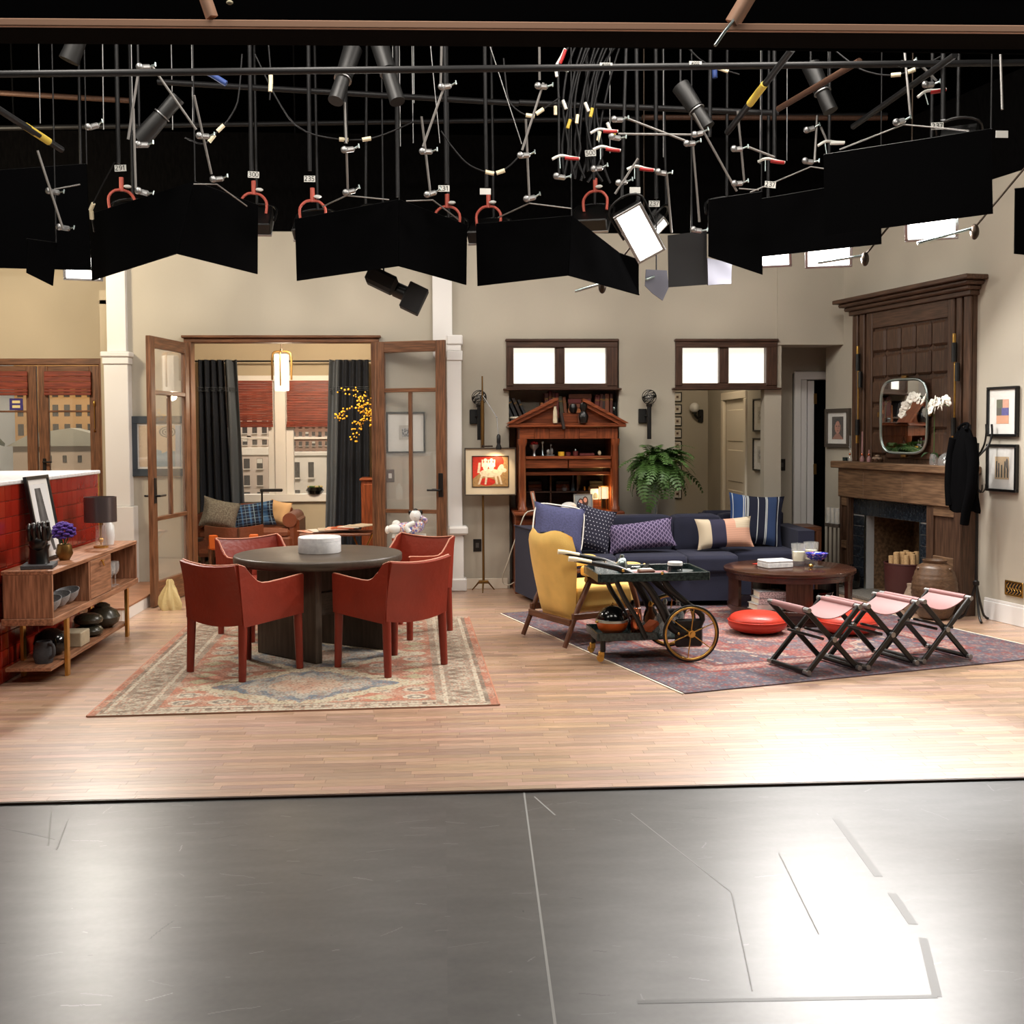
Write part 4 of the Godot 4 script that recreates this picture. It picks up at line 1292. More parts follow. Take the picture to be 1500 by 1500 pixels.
func den_furniture() -> void:
	# pendant
	var p := thing("pendant_light", "hanging lamp with square glass tube and brass arms", "pendant light", v(-1.785, 2.10, -12.6))
	part(p, "glass_tube", g().bx(v(-0.072, 0, -0.072), v(0.072, 0.40, 0.072), 0.006), "pendant_glass")
	part(p, "arm", g().tube(smooth_path(p3([-0.105, 0.12, 0, -0.105, 0.36, 0, -0.085, 0.425, 0, 0, 0.435, 0, 0.085, 0.425, 0, 0.105, 0.36, 0, 0.105, 0.12, 0]), 30), 0.011, 8), "old_brass")
	part(p, "arm", g().tube(smooth_path(p3([0, 0.05, 0.105, 0, 0.36, 0.105, 0, 0.425, 0.085, 0, 0.435, 0]), 20), 0.009, 8), "old_brass")
	part(p, "rod", g().rod(v(0, 0.43, 0), v(0, 0.87, 0), 0.007).lathe(p2([0.0, 0.42, 0.02, 0.43, 0.014, 0.465, 0.0, 0.47]), 10), "bronze")
	var l := OmniLight3D.new()
	l.name = "pendant_glow"
	p.add_child(l)
	l.position = v(0, -0.05, 0)
	l.light_color = Color(1.0, 0.92, 0.8)
	l.light_energy = 0.5
	l.light_size = 0.05
	l.shadow_enabled = true
	# leather sofa
	var s := thing("leather_sofa", "brown leather sofa under the den window", "sofa", v(-2.35, 0, -13.73))
	part(s, "seat", g().box(v(0, 0.30, 0.05), v(1.15, 0.26, 0.75), 0.05), "leather_brown")
	part(s, "seat_cushion", g().box(v(-0.28, 0.44, 0.08), v(0.55, 0.14, 0.68), 0.05), "leather_brown")
	part(s, "seat_cushion", g().box(v(0.28, 0.44, 0.08), v(0.55, 0.14, 0.68), 0.05), "leather_brown")
	part(s, "backrest", g().box(v(-0.05, 0.55, -0.30), v(1.05, 0.42, 0.2), 0.07), "leather_brown")
	for sg in [-1.0, 1.0]:
		part(s, "armrest", g().box(v(0.55 * sg, 0.42, 0.03), v(0.17, 0.46, 0.72), 0.06).rod(v(0.53 * sg, 0.60, -0.3), v(0.53 * sg, 0.60, 0.4), 0.085, -1.0, 14), "leather_brown")
	for q in [[-0.5, 0.32], [0.5, 0.32], [-0.5, -0.3], [0.5, -0.3]]:
		part(s, "leg", g().rod(v(q[0], 0, q[1]), v(q[0], 0.18, q[1]), 0.02, 0.03), "darkwood_y")
	cushion("plaid_cushion", "blue plaid cushion on the brown leather sofa", "cloth_plaid", 0.50, 0.30, 0.14, v(-2.26, 0.655, -13.47), 0.15, -0.15, 0.12)
	cushion("tan_cushion", "tan ribbed cushion behind the blue plaid cushion", "linen_tan", 0.3, 0.30, 0.12, v(-1.98, 0.665, -13.62), -0.4, -0.2, -0.15)
	cushion("fur_cushion", "fluffy grey cushion at the left end of the leather sofa", "fur_grey", 0.44, 0.36, 0.22, v(-2.62, 0.68, -13.28), 0.4, -0.2, -0.25)
	# floor lamp
	var fl := thing("drum_lamp", "floor lamp with taupe drum shade beside the grey cushion", "lamp", v(-3.02, 0, -13.2))
	part(fl, "lamp_shade", g().lathe(p2([0.125, 0.83, 0.125, 1.12, 0.12, 1.12, 0.12, 0.835, 0.125, 0.83]), 24), "shade_taupe")
	part(fl, "shade_rim", g().lathe(p2([0.126, 1.115, 0.128, 1.13, 0.118, 1.13, 0.118, 1.115]), 24), "steel")
	part(fl, "pole", g().rod(v(0, 0.02, 0), v(0, 1.05, 0), 0.012).rod(v(-0.12, 1.0, 0), v(0.12, 1.0, 0), 0.004), "bronze")
	part(fl, "base", g().lathe(p2([0.0, 0.0, 0.13, 0.0, 0.13, 0.015, 0.02, 0.03, 0.0, 0.03]), 20), "bronze")
	# leather lounge chair seen from behind
	var lc := thing("lounge_chair", "low brown leather chair with orange seat behind dining chairs", "chair", v(-2.36, 0, -12.75), 0.12)
	var P := []
	for j in 5:
		for i in 13:
			var t := i / 12.0 * 2.0 - 1.0
			P.append(v(t * 0.31, 0.60 - j * 0.036 - 0.02 * (1.0 - t * t) , 0.16 * (1.0 - t * t)))
	part(lc, "backrest", g().sheet(P, 12, 4, 0.02), "leather_brown")
	part(lc, "back_post", g().bx(v(0.05, 0.1, 0.165), v(0.075, 0.58, 0.19), 0.005), "teak_y")
	part(lc, "seat", g().box(v(0, 0.36, -0.12), v(0.56, 0.06, 0.5), 0.02), "leather_orange")
	part(lc, "back_panel", g().box(v(0, 0.42, 0.12), v(0.54, 0.16, 0.03), 0.01), "leather_orange")
	for q in [[-0.27, 0.1], [0.27, 0.1], [-0.27, -0.34], [0.27, -0.34]]:
		part(lc, "leg", g().rod(v(q[0], 0, q[1]), v(q[0] * 0.95, 0.36, q[1]), 0.014, 0.02), "teak_y")
	var st := thing("black_side_table", "small round black side table with chrome stem in den", "side table", v(-2.83, 0, -12.55))
	part(st, "table_top", g().lathe(p2([0.0, 0.44, 0.17, 0.44, 0.17, 0.47, 0.0, 0.47]), 24), "black_metal")
	part(st, "stem", g().rod(v(0, 0.02, 0), v(0, 0.44, 0), 0.015), "steel")
	part(st, "base", g().lathe(p2([0.0, 0.0, 0.13, 0.0, 0.13, 0.02, 0.0, 0.02]), 20), "black_metal")
	var dc := thing("glass_decanter", "tiny glass decanter on the black side table", "decanter", v(-2.8, 0.47, -12.52))
	part(dc, "bottle", g().lathe(p2([0.0, 0.0, 0.03, 0.0, 0.035, 0.04, 0.012, 0.07, 0.012, 0.1, 0.0, 0.1]), 12), "clear_glass")
	part(dc, "stopper", g().ell(v(0, 0.115, 0), v(0.014, 0.016, 0.014), 8, 6), "clear_glass")
	var bg := thing("black_bag", "black and grey folded bag standing on the den floor", "bag", v(-2.74, 0, -12.15), 0.2)
	part(bg, "flap", g().mv(v(0, 0.0, 0)).prism(p2([-0.19, 0.0, 0.12, 0.0, 0.10, 0.17, 0.0, 0.30, -0.06, 0.21]), 0.14), "wool_black")
	part(bg, "side_panel", g().mv(v(-0.12, 0.0, 0.075)).prism(p2([-0.12, 0.0, 0.10, 0.0, 0.05, 0.15, -0.10, 0.17]), 0.02), "ceramic_grey")
	# reading lamp
	var rl := thing("reading_lamp", "slim black reading lamp before the den window", "lamp", v(-2.13, 0, -13.28))
	part(rl, "post", g().rod(v(0, 0.02, 0), v(0, 0.95, 0), 0.011), "black_metal")
	part(rl, "lamp_head", g().bx(v(-0.02, 0.94, -0.03), v(0.24, 0.975, 0.03), 0.008), "black_metal")
	part(rl, "base", g().lathe(p2([0.0, 0.0, 0.11, 0.0, 0.11, 0.02, 0.0, 0.02]), 18), "black_metal")
	var pl := thing("sill_planter", "black octagonal bowl of succulents on the den window sill", "planter", v(-1.65, 0.845, -14.48))
	part(pl, "bowl", g().lathe(p2([0.0, 0.0, 0.085, 0.0, 0.115, 0.045, 0.09, 0.085, 0.08, 0.085, 0.08, 0.07, 0.0, 0.07]), 8), "ceramic_black")
	rng.seed = 3
	for k in 7:
		var q := g()
		for i in 7:
			q.ell(v(0.015 * cos(i * 0.9), 0.015, 0.015 * sin(i * 0.9)), v(0.012, 0.016, 0.012), 6, 4)
		var o := part(pl, "succulent", q, "canvas_tan" if k % 2 == 0 else "leaf")
		o.position = v(-0.07 + 0.024 * k, 0.075, 0.02 * sin(k * 2.0))
	# low table with magazines
	var mt := thing("trestle_table", "low table with crossed brass legs behind the dining table", "table", v(-1.18, 0, -12.55))
	part(mt, "table_top", g().bx(v(-0.40, 0.50, -0.26), v(0.38, 0.525, 0.26), 0.004), "leather_brown")
	for x in [-0.26, 0.26]:
		for sg in [-1.0, 1.0]:
			part(mt, "leg", g().rod(v(x - 0.12 * sg, 0, 0.2), v(x + 0.12 * sg, 0.50, -0.2), 0.01), "brass")
	rng.seed = 8
	for k in 7:
		solo("magazine", "glossy magazine fanned out on the trestle table, %s from the left" % nth(k), "magazine", g().box(v(0, 0.006, 0), v(0.26, 0.009, 0.34), 0.001), ["magazine", "book11", "book7", "magazine", "book10", "book11", "book7"][k], v(-1.45 + k * 0.09, 0.527 + k * 0.0105, -12.55), 0.5 - k * 0.17, "magazines on the trestle table")
	# cabinet and flowers
	var cb := thing("red_cabinet", "tall red-brown cabinet behind the right den door", "cabinet", v(-0.72, 0, -13.3))
	part(cb, "body", g().bx(v(-0.24, 0.05, -0.25), v(0.36, 1.07, 0.2), 0.006), "cherry_y")
	part(cb, "top", g().bx(v(-0.26, 1.07, -0.27), v(0.38, 1.095, 0.22), 0.006), "cherry_x")
	part(cb, "door", g().bx(v(-0.21, 0.1, 0.2), v(0.05, 1.03, 0.215), 0.006), "cherry_y")
	part(cb, "door", g().bx(v(0.07, 0.1, 0.2), v(0.33, 1.03, 0.215), 0.006), "cherry_y")
	part(cb, "knob", g().ell(v(0.03, 0.62, 0.225), v(0.012, 0.012, 0.012), 8, 6), "brass")
	part(cb, "plinth", g().bx(v(-0.23, 0, -0.24), v(0.35, 0.05, 0.18)), "darkwood_x")
	var fw := thing("forsythia_vase", "spray of yellow blossom branches in a vase on the red cabinet", "flowers", v(-0.72, 1.095, -13.3))
	part(fw, "vase", g().lathe(p2([0.0, 0.0, 0.06, 0.0, 0.09, 0.12, 0.05, 0.28, 0.06, 0.32, 0.05, 0.32, 0.04, 0.28, 0.0, 0.27]), 18), "ceramic_teal")
	rng.seed = 17
	for k in 9:
		var tip := v(-0.26 - 0.30 * rng.randf(), 0.45 + 0.75 * (k / 9.0) + 0.1 * rng.randf(), rng.randf_range(-0.15, 0.3))
		if k > 6:
			tip = v(0.1 * (k - 7.5), 1.15, 0.1)
		var path := smooth_path([v(0, 0.25, 0), v(tip.x * 0.3, 0.55 + 0.3 * tip.y, tip.z * 0.3), v(tip.x * 0.75, tip.y * 0.75 + 0.28, tip.z * 0.7), tip], 16)
		var br := part(fw, "branch", g().tube(path, 0.005, 5, 0.002), "twig")
		var q := g()
		for i in 46:
			var c: Vector3 = path[4 + rng.randi() % 13]
			q.ell(c + v(rng.randf_range(-0.055, 0.055), rng.randf_range(-0.06, 0.05), rng.randf_range(-0.05, 0.05)), v(1, 1, 1) * rng.randf_range(0.008, 0.014), 6, 4)
		var bs := part(br, "blossoms", q, "petal_yellow")
		bs.set_meta("kind", "stuff")
	# stand with books and the porcelain figure
	var sd := thing("small_den_table", "small dark round table with wicker base before the right glazed door", "side table", v(-0.30, 0, -10.98))
	part(sd, "table_top", g().lathe(p2([0.0, 0.475, 0.22, 0.475, 0.22, 0.50, 0.0, 0.50]), 28), "ceramic_black")
	part(sd, "base", g().lathe(p2([0.0, 0.0, 0.13, 0.0, 0.14, 0.25, 0.17, 0.475, 0.0, 0.475]), 16), "linen_tan")
	var bks := [["white book at the bottom of the stack under the porcelain figure", 0.33, 0.08, 0.24, "book11", 0.1], ["pink-edged book in the middle of the stack under the figure", 0.32, 0.028, 0.22, "book10", -0.05], ["thin white book directly under the porcelain figure", 0.33, 0.02, 0.23, "book11", 0.03]]
	var y := 0.502
	for q in bks:
		book_flat("stacked_book", q[0], v(-0.34, y, -10.97), q[5], q[1], q[2], q[3], q[4], "books under the porcelain figure")
		y += q[2]
	var pf := thing("porcelain_figure", "glazed porcelain figure of a child lying down in blue robe", "figurine", v(-0.36, y, -10.97))
	pf.scale = v(0.88, 0.88, 0.88)
	part(pf, "body", g().ell(v(0.02, 0.075, 0), v(0.17, 0.07, 0.08), 18, 10).ell(v(0.13, 0.11, 0), v(0.07, 0.07, 0.07), 12, 8), "porcelain_glaze")
	part(pf, "leg", g().ell(v(-0.14, 0.075, 0.04), v(0.08, 0.05, 0.05), 12, 8).ell(v(-0.12, 0.12, -0.02), v(0.05, 0.045, 0.04), 12, 8), "ceramic_white")
	part(pf, "foot", g().ell(v(-0.215, 0.06, 0.03), v(0.03, 0.045, 0.035), 10, 8), "ceramic_white")
	part(pf, "arm", g().tube(smooth_path(p3([0.08, 0.14, 0.06, 0.0, 0.10, 0.09, 0.03, 0.04, 0.1]), 8), 0.028, 8), "ceramic_white")
	part(pf, "arm", g().tube(smooth_path(p3([0.17, 0.13, 0.0, 0.21, 0.16, 0.02, 0.15, 0.2, 0.04]), 8), 0.026, 8), "porcelain_glaze")
	part(pf, "head", g().ell(v(0.095, 0.215, 0.02), v(0.068, 0.066, 0.064), 16, 10).ell(v(0.095, 0.205, 0.085), v(0.01, 0.01, 0.01), 6, 4), "ceramic_white")
	part(pf, "hair", g().ell(v(0.095, 0.275, 0.02), v(0.028, 0.02, 0.028), 10, 6).ell(v(0.035, 0.25, 0.02), v(0.02, 0.03, 0.02), 8, 6).ell(v(0.155, 0.25, 0.02), v(0.02, 0.03, 0.02), 8, 6), "ceramic_black")
	# the two glazed leaves standing open, and what hangs on the wall behind them
	var dl := thing("glazed_door", "open glazed wooden door left of the den opening", "door", v(-2.585, 0, -11.545), -PI / 2 - 0.15)
	door_leaf(dl, 0.95, 2.545, 2.02, 0.83)
	var dr := thing("glazed_door", "open glazed wooden door right of the den, before the figurine", "door", v(-0.685, 0, -11.545), -0.36)
	door_leaf(dr, 0.76, 2.555, 2.06, 0.83)
	framed("framed_map", "slate-framed map print seen through the left glazed door", 0.60, 0.61, 0.075, v(-2.875, 1.505, WALL_Z + 0.002), 0.0, "frame_slate", "mat_board", "art_map", 0.42, 0.42)
	framed("framed_etching", "black-framed small etching with a wide white mat", 0.40, 0.425, 0.018, v(-0.385, 1.63, WALL_Z + 0.002), 0.0, "frame_black", "mat_board", "art_etching", 0.14, 0.15)
	switch_plate("light_switch", "grey switch plate below the framed etching", v(-0.55, 1.185, WALL_Z))
	# wedge-shaped doorstop draped in gold cloth
	var ds := thing("gold_doorstop", "gold crumpled cloth figure holding the left glazed door", "doorstop", v(-2.545, 0, -10.52))
	rng.seed = 4
	var prof := [[0.0, 0.085], [0.05, 0.095], [0.12, 0.08], [0.18, 0.055], [0.23, 0.032], [0.26, 0.03], [0.285, 0.018]]
	var Q := []
	for j in 7:
		for i in 41:
			var a := TAU * i / 40.0
			var r: float = prof[j][1] * (1.0 + 0.22 * sin(a * 4.0 + j * 0.5) + 0.13 * sin(a * 7.0 - j * 0.8))
			Q.append(v(cos(a) * r, prof[j][0], sin(a) * r * 0.8))
	part(ds, "drape", g().sheet(Q, 40, 6, 0.0, false), "canvas_tan")
	part(ds, "core", g().lathe(p2([0.0, 0.0, 0.055, 0.0, 0.04, 0.12, 0.012, 0.27, 0.0, 0.275]), 12), "canvas_tan")

func switch_plate(called: String, label: String, p: Vector3, mt := "plate_grey", turn := 0.0) -> void:
	var o := thing(called, label, "switch", p, turn)
	part(o, "plate", g().box(v(0, 0, 0.004), v(0.085, 0.13, 0.008), 0.003), mt)
	part(o, "rocker", g().box(v(0, 0, 0.009), v(0.035, 0.05, 0.008), 0.002), "label_white" if mt == "plate_grey" else "plate_grey")

func book_flat(called: String, label: String, p: Vector3, turn: float, w: float, h: float, d: float, mt: String, group := "") -> Node3D:
	var o := thing(called, label, "book", p, turn, group)
	part(o, "pages", g().box(v(0.004, h / 2, 0.0), v(w - 0.014, h - 0.006, d - 0.012)), "paper")
	part(o, "cover", g().box(v(0, 0.0015, 0), v(w, 0.003, d)).box(v(0, h - 0.0015, 0), v(w, 0.003, d)).box(v(0, h / 2, d / 2 - 0.0015), v(w, h, 0.003)), mt)
	return o

func build_dining() -> void:
	# rug
	var rg := thing("dining_rug", "faded orange and cream patterned rug under the dining table", "rug", v(-0.93, 0, -8.19), 0.035)
	var P := []
	for j in 2:
		for i in 2:
			P.append(v((i - 0.5) * 2.39, 0.010, (j - 0.5) * 3.19))
	part(rg, "pile", g().sheet(P, 1, 1, 0.009, false), "rug_dining")
	for sg in [-1.0, 1.0]:
		part(rg, "binding", g().rod(v(1.198 * sg, 0.006, -1.59), v(1.198 * sg, 0.006, 1.59), 0.006, -1.0, 6), "leather_edge")
	# table
	var t := thing("dining_table", "round dark dining table on crossed slab base", "table", v(-0.93, 0.012, -8.35))
	part(t, "table_top", g().lathe(p2([0.0, 0.67, 0.600, 0.67, 0.612, 0.675, 0.617, 0.685, 0.617, 0.722, 0.612, 0.731, 0.600, 0.735, 0.0, 0.735]), 72), "table_x")
	for q in [[-0.195, 0.215, -0.775], [0.215, -0.215, -0.60]]:
		part(t, "base_slab", g().mv(v(q[0], 0, q[1]), q[2]).bx(v(-0.34, 0, -0.028), v(0.34, 0.67, 0.028), 0.004), "table_y")
	part(t, "stretcher", g().mv(v(0.0, 0, 0.0), 0.79).bx(v(-0.26, 0.27, -0.035), v(0.26, 0.44, 0.035), 0.004), "table_x")
	var mb := thing("marble_box", "round white marble box on the dining table", "box", v(-0.925, 0.749, -8.38))
	part(mb, "body", g().lathe(p2([0.0, 0.0, 0.155, 0.0, 0.158, 0.004, 0.158, 0.085, 0.0, 0.085]), 40), "marble_white")
	part(mb, "lid", g().lathe(p2([0.0, 0.086, 0.158, 0.086, 0.158, 0.113, 0.153, 0.118, 0.0, 0.118]), 40), "marble_white")
	# chairs
	var c := make_chair()
	c.position = v(-1.365, 0.012, -7.745)
	c.rotation.y = atan2(0.64, -0.77)
	copy(c, "dining_chair", v(-0.38, 0.012, -7.80), atan2(-0.72, -0.70), "red leather armchair nearest the camera on the right of table", "red leather dining chairs")
	copy(c, "dining_chair", v(-1.44, 0.012, -9.12), atan2(0.62, 0.78), "red leather armchair behind the table on its left", "red leather dining chairs")
	copy(c, "dining_chair", v(-0.33, 0.012, -9.10), atan2(-0.62, 0.78), "red leather armchair behind the table on its right", "red leather dining chairs")
	build_sideboard()

func make_chair() -> Node3D:
	var o := thing("dining_chair", "red leather armchair nearest the camera on the left of table", "chair", Vector3(), 0.0, "red leather dining chairs")
	# faces +z
	part(o, "seat", g().bx(v(-0.275, 0.41, -0.22), v(0.275, 0.455, 0.25), 0.015), "leather_red")
	var P := []
	for j in 9:
		var f := j / 8.0
		for i in 13:
			var u := i / 12.0 * 2.0 - 1.0
			var y0 := 0.375 - 0.03 * (1.0 - u * u)
			var y1 := 0.75 + 0.022 * u * u
			P.append(v(u * (0.285 - 0.008 * f), lerpf(y0, y1, f), -0.25 - 0.055 * f * f + 0.03 * (u * u - 1.0) * 0.6))
	part(o, "backrest", g().sheet(P, 12, 8, 0.022), "leather_red")
	var te := []
	for i in 13:
		te.append(P[8 * 13 + i] + v(0, 0.002, 0.004))
	part(o, "backrest_seam", g().tube(te, 0.006, 5), "leather_edge")
	var side := [Vector2(-0.262, 0.355), Vector2(0.262, 0.385), Vector2(0.268, 0.650), Vector2(0.255, 0.655), Vector2(0.10, 0.640), Vector2(-0.04, 0.630), Vector2(-0.10, 0.632), Vector2(-0.145, 0.65), Vector2(-0.20, 0.70), Vector2(-0.245, 0.752), Vector2(-0.30, 0.772)]
	for sg in [-1.0, 1.0]:
		# the side is drawn in z and y
		var b := Basis(v(0, 0, 1), v(0, 1, 0), v(-1, 0, 0))
		part(o, "armrest", g().at(Transform3D(b, v(0.282 * sg, 0, 0))).prism(side, 0.022), "leather_red")
		var e := []
		for k in range(2, side.size()):
			e.append(v(0.282 * sg, side[k].y + 0.001, side[k].x))
		part(o, "armrest_seam", g().tube(e, 0.006, 5), "leather_edge")
		for f in [[0.235, 0.245, 0.40], [-0.245, -0.262, 0.38]]:
			var x: float = 0.262 * sg
			part(o, "leg", g().tube([v(x + 0.006 * sg, 0.0, f[1]), v(x + 0.003 * sg, 0.2, (f[0] + f[1]) / 2), v(x, f[2] + 0.03, f[0])], 0.025, 8, 0.031), "leather_red")
	return o

func build_sideboard() -> void:
	var o := thing("sideboard", "long walnut sideboard with open bays and brass legs", "sideboard", v(-2.705, 0, 0))
	var x0 := -0.165
	var x1 := 0.165
	part(o, "top", g().bx(v(x0, 0.725, -9.42), v(x1, 0.752, -7.41), 0.003), "sideboard_z")
	part(o, "bottom_board", g().bx(v(x0, 0.395, -9.44), v(x1, 0.44, -7.40), 0.003), "sideboard_z")
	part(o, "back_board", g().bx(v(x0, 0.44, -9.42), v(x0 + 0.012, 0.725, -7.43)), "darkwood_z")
	for z in [[-7.433, -7.41], [-8.19, -8.165], [-8.70, -8.68], [-9.42, -9.40]]:
		part(o, "upright", g().bx(v(x0 + 0.012, 0.44, z[0]), v(x1 - 0.004, 0.725, z[1]), 0.002), "sideboard_y")
	var d := part(o, "drop_door", g().bx(v(x1 - 0.02, 0.445, -8.678), v(x1, 0.722, -8.192), 0.003), "sideboard_z")
	part(d, "handle", g().tube(p3([x1, 0.70, -8.44, x1 + 0.022, 0.70, -8.44, x1 + 0.022, 0.70, -8.40, x1 + 0.022, 0.665, -8.44]), 0.007, 6), "brass")
	for z in [-7.72, -9.16]:
		for x in [x1 - 0.02, x0 + 0.02]:
			part(o, "leg", g().bx(v(x - 0.012, 0, z - 0.025), v(x + 0.012, 0.395, z + 0.025), 0.002), "brass")
	part(o, "lower_shelf", g().bx(v(x0, 0.085, -9.25), v(x1 - 0.035, 0.11, -7.45), 0.003), "sideboard_z")
	# on its top
	var lean := thing("leaning_photograph", "black-framed black and white photograph leaning on red tiles", "picture", v(-2.775, 0.752, -8.06), PI / 2)
	lean.rotation = Vector3(-0.17, PI / 2, 0.0)
	var fr := g()
	var w := 0.44
	var h := 0.60
	fr.bx(v(-w / 2, 0, 0), v(-w / 2 + 0.025, h, 0.025), 0.003).bx(v(w / 2 - 0.025, 0, 0), v(w / 2, h, 0.025), 0.003).bx(v(-w / 2 + 0.025, 0, 0), v(w / 2 - 0.025, 0.025, 0.025), 0.003).bx(v(-w / 2 + 0.025, h - 0.025, 0), v(w / 2 - 0.025, h, 0.025), 0.003)
	part(lean, "frame", fr, "frame_black")
	part(lean, "mat_board", g().bx(v(-w / 2 + 0.02, 0.02, 0.004), v(w / 2 - 0.02, h - 0.02, 0.012)), "mat_board")
	var q := g()
	q.quad(v(-0.15, 0.06, 0.0135), v(0.15, 0.06, 0.0135), v(0.15, 0.54, 0.0135), v(-0.15, 0.54, 0.0135), v(0, 0, 1))
	part(lean, "print", q, "photo_study")
	hand_sculpture()
	var fv := thing("purple_flower_vase", "ball of purple flowers in a faceted gold vase", "flowers", v(-2.665, 0.752, -8.02))
	part(fv, "vase", g().lathe(p2([0.0, 0.0, 0.035, 0.0, 0.062, 0.05, 0.05, 0.11, 0.042, 0.115, 0.035, 0.11, 0.0, 0.1]), 6), "old_brass")
	rng.seed = 6
	var st := g()
	for k in 7:
		st.rod(v(0, 0.09, 0), v(0.04 * cos(k * 0.9), 0.18, 0.04 * sin(k * 0.9)), 0.003, -1.0, 4)
	part(fv, "stems", st, "stem_green")
	for k in 34:
		var a := k * 2.399
		var y := 1.0 - 1.7 * k / 34.0
		var r := sqrt(maxf(0.0, 1.0 - y * y))
		var c := v(cos(a) * r, y, sin(a) * r) * 0.062
		var bl := g()
		for i in 5:
			bl.ell(v(0.013 * cos(i * 1.26), 0.008 * sin(i * 3.0), 0.013 * sin(i * 1.26)), v(0.013, 0.010, 0.013), 6, 4)
		part(fv, "blossom", bl, "petal_purple").position = c + v(0, 0.20, 0)
	var tl := thing("table_lamp", "table lamp with pewter drum shade and glass base", "lamp", v(-2.67, 0.752, -8.88))
	part(tl, "lamp_shade", g().lathe(p2([0.122, 0.20, 0.122, 0.395, 0.117, 0.395, 0.117, 0.204, 0.122, 0.20]), 32), "shade_pewter")
	part(tl, "stem", g().rod(v(0, 0.02, 0), v(0, 0.30, 0), 0.007).ell(v(0, 0.06, 0), v(0.022, 0.022, 0.022)).lathe(p2([0.0, 0.0, 0.055, 0.0, 0.055, 0.012, 0.0, 0.016]), 20), "brass")
	part(tl, "glass_body", g().lathe(p2([0.0, 0.016, 0.042, 0.02, 0.036, 0.17, 0.0, 0.175]), 16), "clear_glass")
	part(tl, "shade_ring", g().rod(v(-0.117, 0.36, 0), v(0.117, 0.36, 0), 0.003), "brass")
	solo("white_bud_vase", "matte white vase beside the pewter table lamp", "vase", g().lathe(p2([0.0, 0.0, 0.04, 0.0, 0.052, 0.06, 0.045, 0.15, 0.02, 0.185, 0.022, 0.21, 0.016, 0.21, 0.0, 0.18]), 18), "ceramic_white", v(-2.68, 0.752, -9.11))
	# in the bays
	for k in 3:
		solo("grey_bowl", "grey ceramic bowl in the sideboard's left bay, %s from the left" % nth(k), "bowl", g().mv(v(0, 0, 0), 0.0, 0.25, 0.1).lathe(p2([0.0, 0.0, 0.04, 0.0, 0.07, 0.03, 0.09, 0.075, 0.085, 0.075, 0.063, 0.035, 0.035, 0.01, 0.0, 0.01]), 22), "ceramic_grey", v(-2.66, 0.452 + 0.004 * k, -7.70 - 0.185 * k), 0.0, "grey bowls in the sideboard")
	for k in 6:
		solo("stemmed_glass", "clear stemmed glass in the sideboard's right bay, %s in %s row" % [nth(k / 2), "front" if k % 2 == 0 else "back"], "glass", g().lathe(p2([0.0, 0.0, 0.03, 0.0, 0.03, 0.003, 0.005, 0.008, 0.005, 0.08, 0.028, 0.11, 0.033, 0.15, 0.029, 0.19, 0.027, 0.19, 0.030, 0.15, 0.025, 0.115, 0.0, 0.09]), 14), "clear_glass", v(-2.60 - 0.09 * (k % 2), 0.441, -8.80 - 0.10 * (k / 2) - 0.03 * (k % 2)), 0.0, "stemmed glasses in the sideboard")
	# on the lower shelf
	solo("stone_jug", "rough dark grey stone jug on the sideboard's lower shelf", "jug", g().lathe(p2([0.0, 0.0, 0.055, 0.0, 0.068, 0.05, 0.062, 0.11, 0.05, 0.145, 0.042, 0.145, 0.04, 0.12, 0.0, 0.11]), 14, Vector3(), 0.03).tube(smooth_path(p3([0.055, 0.13, 0, 0.10, 0.12, 0, 0.10, 0.06, 0, 0.06, 0.04, 0]), 8), 0.012, 6), "slate", v(-2.68, 0.11, -7.62), -0.6)
	solo("black_round_pot", "glossy round black pot with pale base on lower shelf", "pot", g().lathe(p2([0.0, 0.0, 0.06, 0.0, 0.10, 0.03, 0.115, 0.085, 0.10, 0.14, 0.05, 0.175, 0.03, 0.18, 0.0, 0.17]), 26), "ceramic_black", v(-2.73, 0.11, -7.90))
	solo("cream_stone_box", "cream stone block box on sideboard's lower shelf", "box", g().bx(v(-0.08, 0, -0.10), v(0.08, 0.105, 0.10), 0.006), "stone_cream", v(-2.68, 0.11, -8.24))
	for k in 2:
		solo("lidded_bowl", ["dark olive lidded bowl lowest in the stack on lower shelf", "dark olive bowl stacked on another on lower shelf"][k], "bowl", g().lathe(p2([0.0, 0.0, 0.06, 0.0, 0.10, 0.02, 0.108, 0.045, 0.09, 0.07, 0.05, 0.085, 0.0, 0.085]), 24), "ceramic_olive", v(-2.69, 0.11 + 0.085 * k, -8.60))
	solo("wide_olive_pot", "wide dark olive pot with tied lid at shelf's far end", "pot", g().lathe(p2([0.0, 0.0, 0.07, 0.0, 0.12, 0.04, 0.135, 0.085, 0.11, 0.13, 0.06, 0.16, 0.06, 0.175, 0.03, 0.195, 0.0, 0.2]), 26), "ceramic_olive", v(-2.70, 0.11, -8.98))

